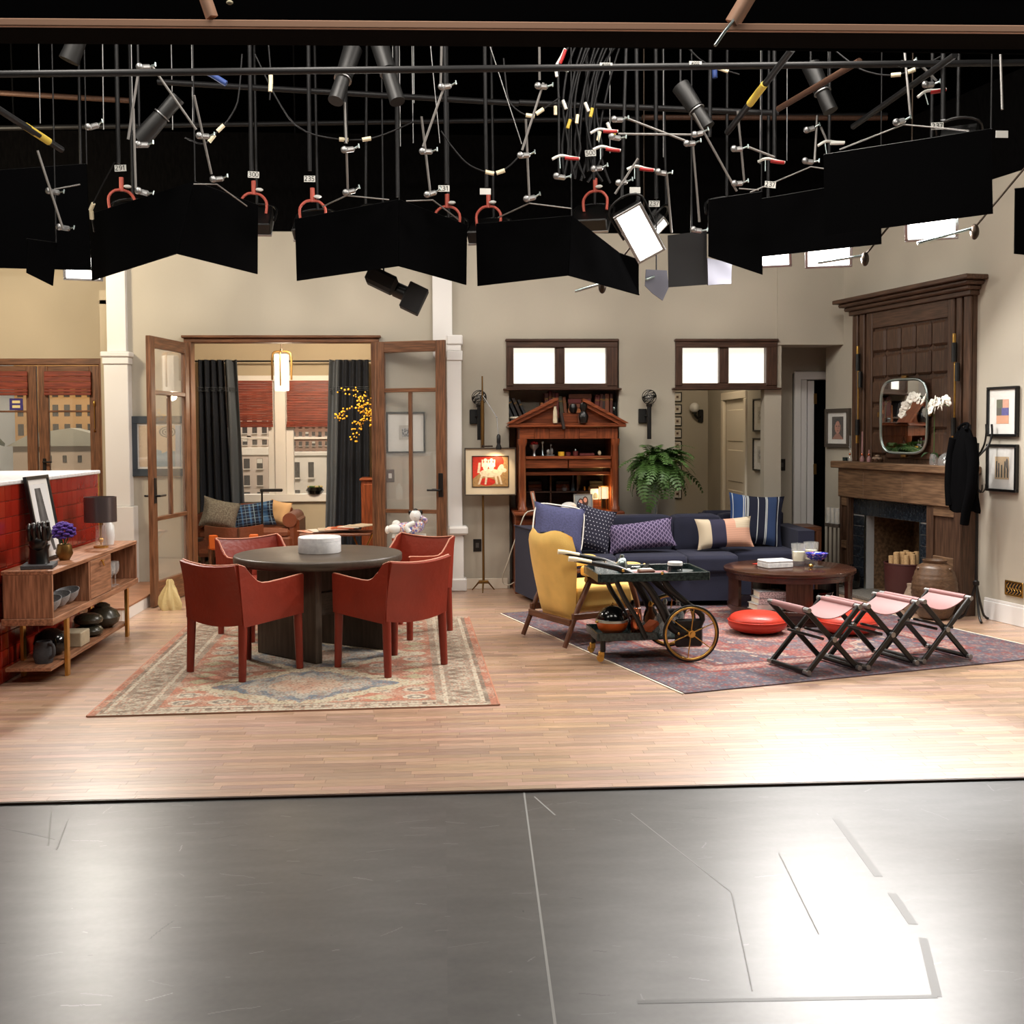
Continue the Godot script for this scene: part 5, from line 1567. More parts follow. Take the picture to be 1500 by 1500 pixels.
func hand_sculpture() -> void:
	var o := thing("hand_sculpture", "black sculpture of two cupped hands on grey slab", "sculpture", v(-2.69, 0.752, -7.60), PI / 2 + 0.2)
	part(o, "slab", g().bx(v(-0.125, 0, -0.10), v(0.125, 0.028, 0.10), 0.004), "slate")
	part(o, "wrist", g().lathe(p2([0.0, 0.028, 0.068, 0.028, 0.062, 0.06, 0.060, 0.12, 0.07, 0.15, 0.0, 0.155]), 18, Vector3(), 0.03), "sculpt_black")
	part(o, "palm", g().ell(v(-0.045, 0.175, 0), v(0.05, 0.06, 0.055), 14, 10).ell(v(0.05, 0.17, 0), v(0.045, 0.055, 0.05), 14, 10), "sculpt_black")
	for k in 4:
		var z := -0.045 + 0.03 * k
		part(o, "finger", g().tube(smooth_path(p3([-0.07, 0.19, z, -0.105, 0.25 + 0.006 * k, z, -0.085, 0.287 + 0.004 * k, z, -0.045, 0.278 + 0.005 * k, z]), 10), 0.0155, 8, 0.012), "sculpt_black")
	for k in 4:
		var z := -0.045 + 0.03 * k
		part(o, "finger", g().tube(smooth_path(p3([0.06, 0.18, z, 0.105, 0.22, z, 0.115, 0.26 + 0.005 * k, z, 0.10, 0.285 + 0.005 * k, z]), 10), 0.0155, 8, 0.011), "sculpt_black")
	part(o, "thumb", g().tube(smooth_path(p3([-0.02, 0.19, 0.05, -0.01, 0.235, 0.06, -0.02, 0.27, 0.055]), 8), 0.017, 8, 0.012), "sculpt_black")
	part(o, "thumb", g().tube(smooth_path(p3([0.03, 0.18, 0.05, 0.025, 0.22, 0.065, 0.04, 0.25, 0.06]), 8), 0.016, 8, 0.012), "sculpt_black")

# a slab standing on a footprint of x and z pairs, from y0 to y1
func footprint(a: Array, y0: float, y1: float) -> G:
	var q := []
	for i in range(0, a.size(), 2):
		q.append(Vector2(a[i], -a[i + 1]))
	return g().at(Transform3D(Basis(v(1, 0, 0), v(0, 0, -1), v(0, 1, 0)), v(0, (y0 + y1) / 2, 0))).prism(q, y1 - y0)

# a soft block: rounded box with bulging faces
func soft(c: Vector3, s: Vector3, e := 0.3, n := 10) -> G:
	var q := g()
	var h := s / 2
	for f in 6:
		var ax := f / 2
		var sg := 1.0 if f % 2 == 0 else -1.0
		var P := []
		for j in n + 1:
			for i in n + 1:
				var u := tan((2.0 * i / n - 1.0) * PI / 4)
				var w := tan((2.0 * j / n - 1.0) * PI / 4)
				var d := Vector3()
				d[ax] = sg
				d[(ax + 1) % 3] = u
				d[(ax + 2) % 3] = w * sg
				var k := pow(pow(absf(d.x), 2.0 / e) + pow(absf(d.y), 2.0 / e) + pow(absf(d.z), 2.0 / e), -e / 2.0)
				P.append(c + d * k * h)
		q.sheet(P, n, n)
	return q

func build_living() -> void:
	var rg := thing("living_rug", "dark red and slate patterned rug under the coffee table", "rug", v(2.51, 0, -8.88), 0.30)
	var P := []
	for j in 2:
		for i in 2:
			P.append(v((i - 0.5) * 3.15, 0.008, (j - 0.5) * 3.3))
	part(rg, "pile", g().sheet(P, 1, 1, 0.007, false), "rug_living")
	for sg in [-1.0, 1.0]:
		part(rg, "fringe", g().bx(v(1.575 * sg - 0.008, 0.001, -1.65), v(1.575 * sg + 0.022 * sg, 0.007, 1.65), 0.002), "paper")
	build_sofa()
	yellow_chair()
	bar_cart()
	coffee_table()
	stools()
	fern()
	wall_things()

func build_sofa() -> void:
	var o := thing("sectional_sofa", "navy velvet sectional sofa before the bookcase", "sofa", v(0, 0.009, 0))
	part(o, "base", footprint([0.93, -11.0, 1.08, -10.26, 2.70, -10.20, 2.80, -10.55, 3.40, -10.55, 3.42, -11.42, 2.70, -11.42, 2.66, -11.05], 0.05, 0.33), "velvet_navy")
	part(o, "armrest", footprint([0.70, -11.02, 0.895, -10.22, 1.10, -10.24, 0.95, -11.02], 0.04, 0.70), "velvet_navy")
	part(o, "armrest_seam", g().tube(p3([0.695, 0.70, -11.02, 0.893, 0.70, -10.215, 1.10, 0.70, -10.235]), 0.008, 5), "velvet_navy")
	part(o, "armrest", footprint([3.40, -11.42, 3.40, -10.55, 3.56, -10.55, 3.58, -11.42], 0.04, 0.66), "velvet_navy")
	part(o, "back_frame", g().bx(v(0.93, 0.05, -11.07), v(2.68, 0.66, -10.90), 0.03), "velvet_navy")
	part(o, "back_frame", g().bx(v(2.66, 0.05, -11.47), v(3.50, 0.80, -11.32), 0.03), "velvet_navy")
	part(o, "back_frame", g().bx(v(2.60, 0.05, -11.45), v(2.76, 0.78, -10.95), 0.03), "velvet_navy")
	for q in [[1.32, 0.46, -10.52, 0.56], [1.93, 0.46, -10.50, 0.66], [2.49, 0.455, -10.52, 0.50]]:
		part(o, "seat_cushion", soft(v(q[0], 0.385, q[2]), v(q[3], 0.18, 0.68), 0.22), "velvet_navy")
	part(o, "seat_cushion", soft(v(3.08, 0.385, -10.92), v(0.66, 0.18, 0.80), 0.22), "velvet_navy")
	for q in [[1.30, 0.60], [1.91, 0.66], [2.46, 0.50]]:
		part(o, "back_cushion", soft(v(q[0], 0.63, -10.84), v(q[1], 0.36, 0.24), 0.3), "velvet_navy")
	part(o, "back_cushion", soft(v(3.08, 0.62, -11.24), v(0.62, 0.34, 0.2), 0.3), "velvet_navy")
	for q in [[0.86, -10.35], [0.85, -10.9], [3.42, -10.65], [2.0, -10.35], [3.45, -11.35]]:
		part(o, "foot", g().box(v(q[0], 0.025, q[1]), v(0.06, 0.05, 0.06)), "darkwood_y")
	# cushions
	cushion("blue_linen_cushion", "large blue linen cushion with white pompom trim", "linen_blue", 0.50, 0.46, 0.17, v(1.06, 0.73, -10.33), 0.18, -0.22, -0.16, "petal_white")
	cushion("dotted_cushion", "navy cushion with white dots behind blue linen cushion", "cloth_dots", 0.40, 0.44, 0.14, v(1.40, 0.715, -10.49), 0.1, -0.25, -0.28)
	cushion("lilac_lumbar_cushion", "long purple lumbar cushion with wavy lattice lines", "cloth_waves", 0.66, 0.28, 0.14, v(1.86, 0.645, -10.48), 0.0, -0.25, 0.12)
	cushion("block_cushion", "cream, navy and pink striped-block cushion on the sofa", "cloth_blocks", 0.56, 0.30, 0.14, v(2.68, 0.655, -10.55), 0.05, -0.22, 0.04)
	cushion("striped_cushion", "tall blue cushion with white stripes on sofa's right end", "cloth_stripe", 0.55, 0.52, 0.15, v(3.09, 0.745, -10.93), -0.1, -0.2, -0.08)
	var st := thing("end_table", "small brown end table behind the sofa's right arm", "side table", v(3.70, 0, -11.30))
	part(st, "table_top", g().bx(v(-0.10, 0.61, -0.2), v(0.12, 0.655, 0.2), 0.004), "teak_x")
	part(st, "side", g().bx(v(0.06, 0, -0.2), v(0.12, 0.61, 0.2), 0.004), "teak_y")
	part(st, "side", g().bx(v(-0.10, 0, -0.2), v(-0.07, 0.61, 0.2), 0.004), "teak_y")
	part(st, "shelf", g().bx(v(-0.07, 0.3, -0.2), v(0.06, 0.33, 0.2)), "darkwood_x")

func yellow_chair() -> void:
	var o := thing("yellow_armchair", "mustard velvet armchair with wooden frame, seen from behind", "armchair", v(1.12, 0.019, -8.74), atan2(0.90, -0.43))
	part(o, "seat", soft(v(0, 0.345, 0.02), v(0.56, 0.18, 0.58), 0.25), "velvet_yellow")
	part(o, "seat_base", g().bx(v(-0.26, 0.24, -0.26), v(0.26, 0.32, 0.28), 0.02), "velvet_yellow")
	# the shell of the back
	var n := 14
	var q := g()
	for s in [1.0, -1.0]:
		var P := []
		for j in n + 1:
			var f := float(j) / n
			for i in n + 1:
				var u := 2.0 * i / n - 1.0
				var hw := lerpf(0.25, 0.325, smoothstep(0.0, 0.75, f)) - 0.035 * smoothstep(0.85, 1.0, f)
				var top := 0.835 + 0.03 * (1.0 - cos(u * PI * 1.5)) * 0.8 - 0.035 * u * u
				var y := lerpf(0.17, top, f)
				var z := -0.255 - 0.17 * f + 0.11 * u * u * f
				var th := 0.05 * pow((1.0 - pow(absf(u), 4.0)) * (1.0 - pow(absf(2.0 * f - 1.0), 6.0)), 0.5)
				P.append(v(u * hw, y, z + s * th))
		q.sheet(P, n, n, 0.0, s > 0.0)
	part(o, "backrest", q, "velvet_yellow")
	for sg in [-1.0, 1.0]:
		var x: float = 0.315 * sg
		part(o, "leg", g().tube(p3([x, 0, -0.40, x * 0.98, 0.3, -0.27, x * 0.95, 0.52, -0.15]), 0.019, 8, 0.024), "teak_y")
		part(o, "leg", g().tube(p3([x, 0, 0.33, x * 0.98, 0.3, 0.26, x * 0.95, 0.52, 0.19]), 0.018, 8, 0.024), "teak_y")
		part(o, "side_rail", g().tube(smooth_path([v(x * 0.95, 0.50, -0.20), v(x * 0.97, 0.47, -0.05), v(x * 0.97, 0.48, 0.12), v(x * 0.95, 0.525, 0.26)], 12), 0.024, 8, 0.02), "teak_z")
		part(o, "arm_pad", soft(v(x * 1.0, 0.565, 0.02), v(0.10, 0.09, 0.52), 0.35), "velvet_yellow")
		part(o, "seat_rail", g().bx(v(x - 0.02, 0.20, -0.33), v(x + 0.02, 0.25, 0.29), 0.006), "teak_z")
	part(o, "stretcher", g().bx(v(-0.31, 0.155, -0.355), v(0.31, 0.205, -0.33), 0.004), "teak_x")
	part(o, "stretcher", g().bx(v(-0.31, 0.155, 0.28), v(0.31, 0.205, 0.305), 0.004), "teak_x")

func bottle(called: String, label: String, prof: Array, mt: String, p: Vector3, cat := "bottle", cap := "", ch := 0.0, cr := 0.0) -> Node3D:
	var o := thing(called, label, cat, p)
	part(o, "body", g().lathe(p2(prof), 16), mt)
	if cap:
		part(o, "stopper", g().lathe(p2([0.0, ch, cr, ch, cr * 1.1, ch + cr, cr * 0.7, ch + cr * 2.2, 0.0, ch + cr * 2.5]), 12), cap)
	return o

func bar_cart() -> void:
	var cx := 1.45
	var cz := -8.00
	var o := thing("bar_cart", "black bar cart with brass wheels and green marble trays", "bar cart", v(cx, 0.010, cz), 0.06)
	# upper tray
	part(o, "upper_tray", g().bx(v(-0.38, 0.575, -0.26), v(0.40, 0.59, 0.26), 0.003), "marble_green")
	part(o, "tray_rim", g().bx(v(-0.38, 0.575, 0.245), v(0.40, 0.635, 0.265), 0.003), "marble_green")
	part(o, "tray_rim", g().bx(v(-0.38, 0.575, -0.265), v(0.40, 0.635, -0.245), 0.003), "marble_green")
	part(o, "tray_rim", g().bx(v(0.385, 0.575, -0.265), v(0.405, 0.635, 0.265), 0.003), "marble_green")
	part(o, "tray_rim", g().bx(v(-0.40, 0.575, -0.265), v(-0.38, 0.635, 0.265), 0.003), "marble_green")
	part(o, "lower_tray", g().bx(v(-0.38, 0.15, -0.20), v(0.36, 0.165, 0.20), 0.003).bx(v(-0.38, 0.15, 0.19), v(0.05, 0.205, 0.205), 0.003).bx(v(-0.38, 0.15, -0.205), v(0.36, 0.205, -0.19), 0.003).bx(v(-0.395, 0.15, -0.205), v(-0.38, 0.205, 0.205), 0.003), "marble_green")
	for sg in [-1.0, 1.0]:
		var z: float = 0.232 * sg
		# the long curved handle bar that runs down to the wheel
		var path := smooth_path(p3([-0.56, 0.735, z, -0.42, 0.705, z, -0.22, 0.655, z, -0.06, 0.56, z, 0.05, 0.40, z, 0.14, 0.24, z, 0.26, 0.19, z]), 26)
		part(o, "side_bar", g().tube(path, 0.016, 10, 0.034), "black_metal")
		part(o, "handle_grip", g().tube(smooth_path(p3([-0.60, 0.74, z, -0.56, 0.737, z, -0.44, 0.712, z]), 8), 0.018, 8), "wax")
		part(o, "front_bar", g().tube(smooth_path(p3([-0.26, 0.575, z, -0.20, 0.45, z, -0.12, 0.32, z, -0.05, 0.17, z]), 14), 0.018, 8, 0.018), "black_metal")
		part(o, "rear_bar", g().tube(smooth_path(p3([0.06, 0.63, z * 0.9, 0.12, 0.52, z, 0.26, 0.40, z, 0.36, 0.31, z, 0.30, 0.2, z]), 16), 0.026, 8, 0.02), "black_metal")
		part(o, "hub_plate", g().box(v(0.26, 0.20, z), v(0.20, 0.20, 0.03), 0.02), "black_metal")
		for b in [[-0.22, 0.655], [0.06, 0.63], [0.18, 0.2]]:
			part(o, "bolt", g().ell(v(b[0], b[1], z + 0.03 * sg), v(0.011, 0.011, 0.006), 8, 6), "brass")
		part(o, "caster_post", g().rod(v(-0.345, 0.07, 0.17 * sg), v(-0.345, 0.165, 0.17 * sg), 0.02), "black_metal")
		part(o, "caster", g().rod(v(-0.365, 0.025, 0.155 * sg), v(-0.365, 0.025, 0.185 * sg), 0.025, -1.0, 14).bx(v(-0.375, 0.03, 0.165 * sg - 0.02), v(-0.335, 0.075, 0.165 * sg + 0.02), 0.006), "brass")
		var wz: float = 0.29 * sg
		var w := Node3D.new()
		w.name = "wheel"
		o.add_child(w, true)
		w.position = v(0.26, 0.205, wz)
		var rim := []
		for i in 41:
			rim.append(v(cos(TAU * i / 40.0) * 0.183, sin(TAU * i / 40.0) * 0.183, 0))
		part(w, "rim", g().tube(rim, 0.010, 8), "brass")
		rim = []
		for i in 41:
			rim.append(v(cos(TAU * i / 40.0) * 0.1955, sin(TAU * i / 40.0) * 0.1955, 0))
		part(w, "tyre", g().tube(rim, 0.0085, 8), "black_metal")
		for i in 6:
			var a := TAU * i / 6.0 + 0.4
			part(w, "spoke", g().rod(v(cos(a) * 0.02, sin(a) * 0.02, 0), v(cos(a) * 0.175, sin(a) * 0.175, 0), 0.005, 0.0035, 6), "brass")
		part(w, "hub", g().rod(v(0, 0, -0.025), v(0, 0, 0.025), 0.026, -1.0, 14).rod(v(0, 0, -0.035), v(0, 0, 0.035), 0.013), "brass")
	part(o, "axle", g().rod(v(0.26, 0.205, -0.3), v(0.26, 0.205, 0.3), 0.011), "black_metal")
	# on the upper tray
	var y := 0.603
	var tumbler := [0.0, 0.0, 0.032, 0.0, 0.036, 0.095, 0.033, 0.095, 0.029, 0.012, 0.0, 0.012]
	for k in 4:
		bottle("tumbler", "clear tumbler on the cart tray, %s %s" % ["left" if k % 2 == 0 else "right", "back" if k < 2 else "front"], tumbler, "clear_glass", v(1.12 + 0.078 * (k % 2), y, -8.02 + 0.085 * (k / 2)), "glass").set_meta("group", "tumblers on the bar cart")
	bottle("silver_shaker", "silver cocktail shaker among glasses on the cart", [0.0, 0.0, 0.034, 0.0, 0.04, 0.085, 0.036, 0.10, 0.026, 0.125, 0.016, 0.13, 0.015, 0.15, 0.0, 0.155], "steel", v(1.27, y, -7.92), "shaker")
	solo("copper_tray", "flat pink copper tray on the cart's upper tray", "tray", g().bx(v(-0.15, 0, -0.10), v(0.15, 0.018, 0.10), 0.006), "leather_pink", v(1.47, y, -7.95), 0.06)
	solo("wooden_muddler", "short brown wooden board on the copper tray", "board", g().bx(v(-0.06, 0, -0.03), v(0.06, 0.02, 0.03), 0.006), "teak_x", v(1.45, y + 0.019, -7.95), 0.15)
	solo("folded_napkin", "folded white napkin at the cart's left back corner", "napkin", g().bx(v(-0.11, 0, -0.07), v(0.11, 0.02, 0.07), 0.008), "petal_white", v(1.43, y, -8.13), 0.06)
	var wt := thing("corkscrew", "black corkscrew lying on the white napkin", "corkscrew", v(1.40, y + 0.021, -8.12), 0.5)
	part(wt, "grip", g().rod(v(-0.04, 0.012, 0), v(0.04, 0.012, 0), 0.012), "ceramic_black")
	part(wt, "screw", g().rod(v(0, 0.012, 0), v(0, 0.012, 0.07), 0.004), "steel")
	var jr := thing("lidded_jar", "black glass jar with white lid on cart tray", "jar", v(1.65, y, -7.90))
	part(jr, "body", g().lathe(p2([0.0, 0.0, 0.05, 0.0, 0.053, 0.005, 0.053, 0.075, 0.0, 0.075]), 24), "smoke_glass")
	part(jr, "lid", g().lathe(p2([0.0, 0.076, 0.054, 0.076, 0.054, 0.096, 0.05, 0.10, 0.0, 0.10]), 24), "ceramic_white")
	for k in 2:
		bottle("shallow_dish", ["shallow glass dish before the copper tray", "shallow glass dish at the cart's right end"][k], [0.0, 0.0, 0.035, 0.0, 0.06, 0.028, 0.057, 0.028, 0.033, 0.006, 0.0, 0.006], "clear_glass", [v(1.27, y, -8.13), v(1.74, y, -7.98)][k], "dish")
	# on the lower tray
	y = 0.178
	var ib := thing("ice_bucket", "round copper ice bucket with domed dark roll lid", "ice bucket", v(1.20, y, -7.93), 0.3)
	part(ib, "bowl", g().lathe(p2([0.0, 0.0, 0.05, 0.003, 0.10, 0.045, 0.118, 0.10, 0.113, 0.10, 0.09, 0.045, 0.0, 0.01]), 28), "leather_orange")
	var lid := []
	for j in 9:
		var th := PI / 2 * j / 8.0
		lid.append_array([0.112 * cos(th), 0.10 + 0.112 * sin(th)])
	part(ib, "dome_lid", g().lathe(p2(lid), 28), "ceramic_black")
	part(ib, "rim", g().lathe(p2([0.110, 0.096, 0.119, 0.098, 0.119, 0.115, 0.113, 0.118]), 28), "steel")
	part(ib, "knob", g().ell(v(0, 0.222, 0), v(0.012, 0.012, 0.012), 8, 6).ell(v(-0.122, 0.10, 0), v(0.014, 0.01, 0.01), 8, 6), "brass")
	bottle("copper_shaker", "ribbed copper cocktail shaker on the cart's lower tray", [0.0, 0.0, 0.036, 0.0, 0.038, 0.005, 0.038, 0.135, 0.032, 0.155, 0.018, 0.17, 0.018, 0.19, 0.012, 0.2, 0.0, 0.2], "copper", v(1.365, y, -7.885), "shaker")
	book_flat("orange_book", "orange book leaning behind the copper shaker", v(1.47, y + 0.045, -7.90), 0.5, 0.12, 0.03, 0.09, "book10").rotation.z = 0.6
	var bs := [["clear decanter with round stopper on lower tray", "clear_glass", 1.55, -7.98, "steel", 1.0], ["round glass decanter beside the brass wheel", "clear_glass", 1.58, -7.88, "steel", 0.85], ["tall glass decanter with silver top at cart's back", "clear_glass", 1.72, -8.12, "steel", 1.25], ["amber whisky bottle on the lower tray", "book4", 1.51, -8.10, "brass", 1.05], ["squat smoky bottle on the lower tray", "smoke_glass", 1.38, -8.12, "ceramic_black", 1.1], ["pale bottle with silver neck on lower tray", "ceramic_grey", 1.62, -8.11, "steel", 1.15]]
	for b in bs:
		var k: float = b[5]
		bottle("decanter", b[0], [0.0, 0.0, 0.038, 0.0, 0.045, 0.02, 0.044, 0.09 * k, 0.018, 0.13 * k, 0.014, 0.165 * k, 0.0, 0.165 * k], b[1], v(b[2], y, b[3]), "bottle", b[4], 0.165 * k, 0.016)
	for k in 3:
		bottle("fat_decanter", ["low fat glass flask before the decanters", "low glass flask behind the copper shaker", "low glass flask next to far brass wheel"][k], [0.0, 0.0, 0.04, 0.0, 0.055, 0.03, 0.05, 0.06, 0.015, 0.09, 0.015, 0.11, 0.0, 0.11], "clear_glass", [v(1.67, y, -7.97), v(1.42, y, -8.01), v(1.78, y, -8.0)][k], "flask")

func coffee_table() -> void:
	var o := thing("coffee_table", "round dark wood drum coffee table with open shelves", "coffee table", v(2.99, 0.010, -9.52))
	part(o, "table_top", g().lathe(p2([0.0, 0.405, 0.545, 0.405, 0.558, 0.412, 0.562, 0.425, 0.558, 0.438, 0.55, 0.442, 0.0, 0.442]), 64), "espresso_x")
	part(o, "top_band", g().lathe(p2([0.50, 0.36, 0.535, 0.36, 0.54, 0.405, 0.50, 0.405]), 64), "espresso_x")
	part(o, "shelf", g().lathe(p2([0.0, 0.09, 0.525, 0.09, 0.53, 0.095, 0.53, 0.125, 0.525, 0.13, 0.0, 0.13]), 64), "espresso_x")
	part(o, "plinth", g().lathe(p2([0.40, 0.0, 0.50, 0.0, 0.505, 0.09, 0.40, 0.09]), 48), "espresso_x")
	for k in 5:
		var a := deg_to_rad([172.0, 98.0, 30.0, -30.0, -100.0][k])
		var q := g()
		var n := 5
		var P := []
		for j in 2:
			for i in n + 1:
				var aa := a + (float(i) / n - 0.5) * 0.42
				P.append(v(cos(aa) * 0.528, 0.13 + 0.23 * j, sin(aa) * 0.528))
		q.sheet(P, n, 1, 0.03, false)
		part(o, "upright", q, "espresso_y")
	part(o, "core", g().mv(Vector3(), 0.5).bx(v(-0.02, 0.13, -0.24), v(0.02, 0.36, 0.24)).bx(v(-0.24, 0.13, -0.02), v(0.24, 0.36, 0.02)), "espresso_y")
	# on the top
	var y := 0.454
	var mb := thing("marble_block_box", "square white marble box on the coffee table", "box", v(2.86, y, -9.50), 0.25)
	part(mb, "body", g().bx(v(-0.125, 0, -0.09), v(0.125, 0.045, 0.09), 0.006), "marble_white")
	part(mb, "lid", g().bx(v(-0.125, 0.046, -0.09), v(0.125, 0.066, 0.09), 0.006), "marble_white")
	for k in 2:
		var c := thing("candle_glass", ["glass hurricane with cream candle, nearer of the two", "glass hurricane with cream candle, farther behind the blue bowl"][k], "candle", [v(3.10, y, -9.60), v(3.25, y, -9.72)][k])
		part(c, "glass", g().lathe(p2([0.0, 0.0, 0.05, 0.0, 0.058, 0.035, 0.066, 0.19, 0.063, 0.19, 0.055, 0.04, 0.0, 0.035]), 24), "clear_glass")
		part(c, "candle", g().lathe(p2([0.0, 0.04, 0.048, 0.04, 0.052, 0.12, 0.0, 0.115]), 20), "wax")
		part(c, "wick", g().rod(v(0, 0.113, 0), v(0, 0.128, 0), 0.002, -1.0, 4), "ink")
	var b := thing("blue_glass_bowl", "blue glass bowl with pink swirls on clear foot", "bowl", v(3.22, y, -9.48))
	part(b, "bowl", g().lathe(p2([0.0, 0.055, 0.045, 0.058, 0.085, 0.085, 0.098, 0.12, 0.093, 0.12, 0.08, 0.09, 0.0, 0.066]), 28), "blue_swirl")
	part(b, "foot", g().lathe(p2([0.0, 0.0, 0.055, 0.0, 0.055, 0.006, 0.012, 0.015, 0.012, 0.05, 0.0, 0.055]), 20), "clear_glass")
	solo("amber_paperweight", "small amber glass ball under the blue bowl", "paperweight", g().ell(v(0, 0.018, 0), v(0.022, 0.018, 0.022), 12, 8), "brass", v(3.15, y, -9.42))
	solo("coral_card", "coral pink card lying on the coffee table", "card", g().bx(v(-0.05, 0, -0.07), v(0.05, 0.003, 0.07)), "pouf_red", v(2.80, y, -9.70), 0.4)
	# on the shelf
	y = 0.142
	var bks := [["thick pale book lowest in the coffee table stack", 0.26, 0.05, "book11"], ["white and grey book in the middle of the coffee table stack", 0.24, 0.05, "book_jacket_grey"], ["grey photo book on top of the coffee table stack", 0.23, 0.055, "book_jacket_grey"]]
	for k in 3:
		book_flat("art_book", bks[k][0], v(2.70 + 0.01 * k, y, -9.20), 0.15 - 0.06 * k, bks[k][1], bks[k][2], 0.2, bks[k][3], "art books on the coffee table shelf")
		y += bks[k][2]
	y = 0.142
	var lb := book_flat("leaning_book", "grey book leaning against the purple books", v(2.872, y + 0.10, -9.15), 0.0, 0.20, 0.022, 0.16, "book8")
	lb.rotation.z = 1.15
	for k in 3:
		solo("purple_book", "purple book on the coffee table shelf, %s from the left" % nth(k), "book", g().bx(v(-0.012, 0, -0.08), v(0.012, 0.19, 0.08), 0.002), "book9", v(2.94 + 0.028 * k, y, -9.18), 0.0, "purple books on the coffee table shelf")
	bottle("black_glass_bowl", "large black glass bowl on the coffee table shelf", [0.0, 0.0, 0.05, 0.0, 0.085, 0.05, 0.115, 0.14, 0.11, 0.14, 0.08, 0.055, 0.045, 0.01, 0.0, 0.01], "ceramic_black", v(3.15, y, -9.20), "bowl")
	# floor cushions
	for k in 2:
		var p := thing("leather_pouf", ["round red leather floor cushion in front of coffee table", "round red leather floor cushion behind the folding stools"][k], "pouf", [v(2.52, 0.011, -8.84), v(3.23, 0.011, -8.75)][k])
		var prof := []
		for j in 13:
			var th := -PI / 2 + PI * j / 12.0
			prof.append(Vector2(maxf(0.0, signf(cos(th)) * pow(absf(cos(th)), 0.6)) * 0.235, 0.085 + 0.083 * signf(sin(th)) * pow(absf(sin(th)), 0.8)))
		part(p, "cushion", g().lathe(prof, 30, Vector3(), 0.012), "pouf_red")
		var sm := []
		for i in 31:
			sm.append(v(cos(TAU * i / 30.0) * 0.237, 0.10, sin(TAU * i / 30.0) * 0.237))
		part(p, "seam", g().tube(sm, 0.004, 5), "pouf_red")

func stools() -> void:
	var o := thing("folding_stool", "pink leather folding stool, leftmost of the three", "stool", v(2.53, 0.010, -7.50), 0.31, "black folding stools with pink leather seats")
	var w := 0.205
	var d := 0.195
	var P := []
	for j in 7:
		for i in 13:
			var u := i / 12.0 * 2.0 - 1.0
			P.append(v(u * (w - 0.005), 0.44 - 0.075 * (1.0 - u * u), (j / 6.0 - 0.5) * 2.0 * (d - 0.02)))
	part(o, "sling_seat", g().sheet(P, 12, 6, 0.006, false), "leather_pink")
	for s in [-1.0, 1.0]:
		part(o, "seat_hem", g().rod(v(s * w, 0.438, -d + 0.02), v(s * w, 0.438, d - 0.02), 0.021, -1.0, 12), "leather_pink")
		part(o, "top_bar", g().rod(v(s * w, 0.438, -d - 0.035), v(s * w, 0.438, d + 0.035), 0.014, -1.0, 10), "black_metal")
		part(o, "foot_bar", g().rod(v(s * w, 0.022, -d - 0.03), v(s * w, 0.022, d + 0.03), 0.016, -1.0, 10), "black_metal")
		part(o, "middle_bar", g().rod(v(s * 0.07, 0.235, -d), v(s * 0.07, 0.235, d), 0.010, -1.0, 8), "black_metal")
		var z: float = s * (d + 0.01)
		part(o, "leg", g().mv(v(0, 0.23, z + 0.011), 0, 0, 0.79).box(Vector3(), v(0.585, 0.036, 0.02), 0.004), "black_metal")
		part(o, "leg", g().mv(v(0, 0.23, z - 0.011), 0, 0, -0.79).box(Vector3(), v(0.585, 0.036, 0.02), 0.004), "black_metal")
		part(o, "pivot", g().rod(v(0, 0.23, z - 0.027), v(0, 0.23, z + 0.027), 0.019, -1.0, 12), "dull_steel")
		for t in [-1.0, 1.0]:
			part(o, "end_cap", g().rod(v(t * w, 0.022, z - 0.026), v(t * w, 0.022, z + 0.026), 0.018, -1.0, 12), "dull_steel")
			part(o, "end_cap", g().rod(v(t * w, 0.438, z - 0.026), v(t * w, 0.438, z + 0.026), 0.017, -1.0, 12), "dull_steel")
	copy(o, "folding_stool", v(2.985, 0.010, -7.635), 0.31, "pink leather folding stool in the middle of the row", "black folding stools with pink leather seats")
	copy(o, "folding_stool", v(3.445, 0.010, -7.80), 0.31, "pink leather folding stool with a cut-out, rightmost of three", "black folding stools with pink leather seats")

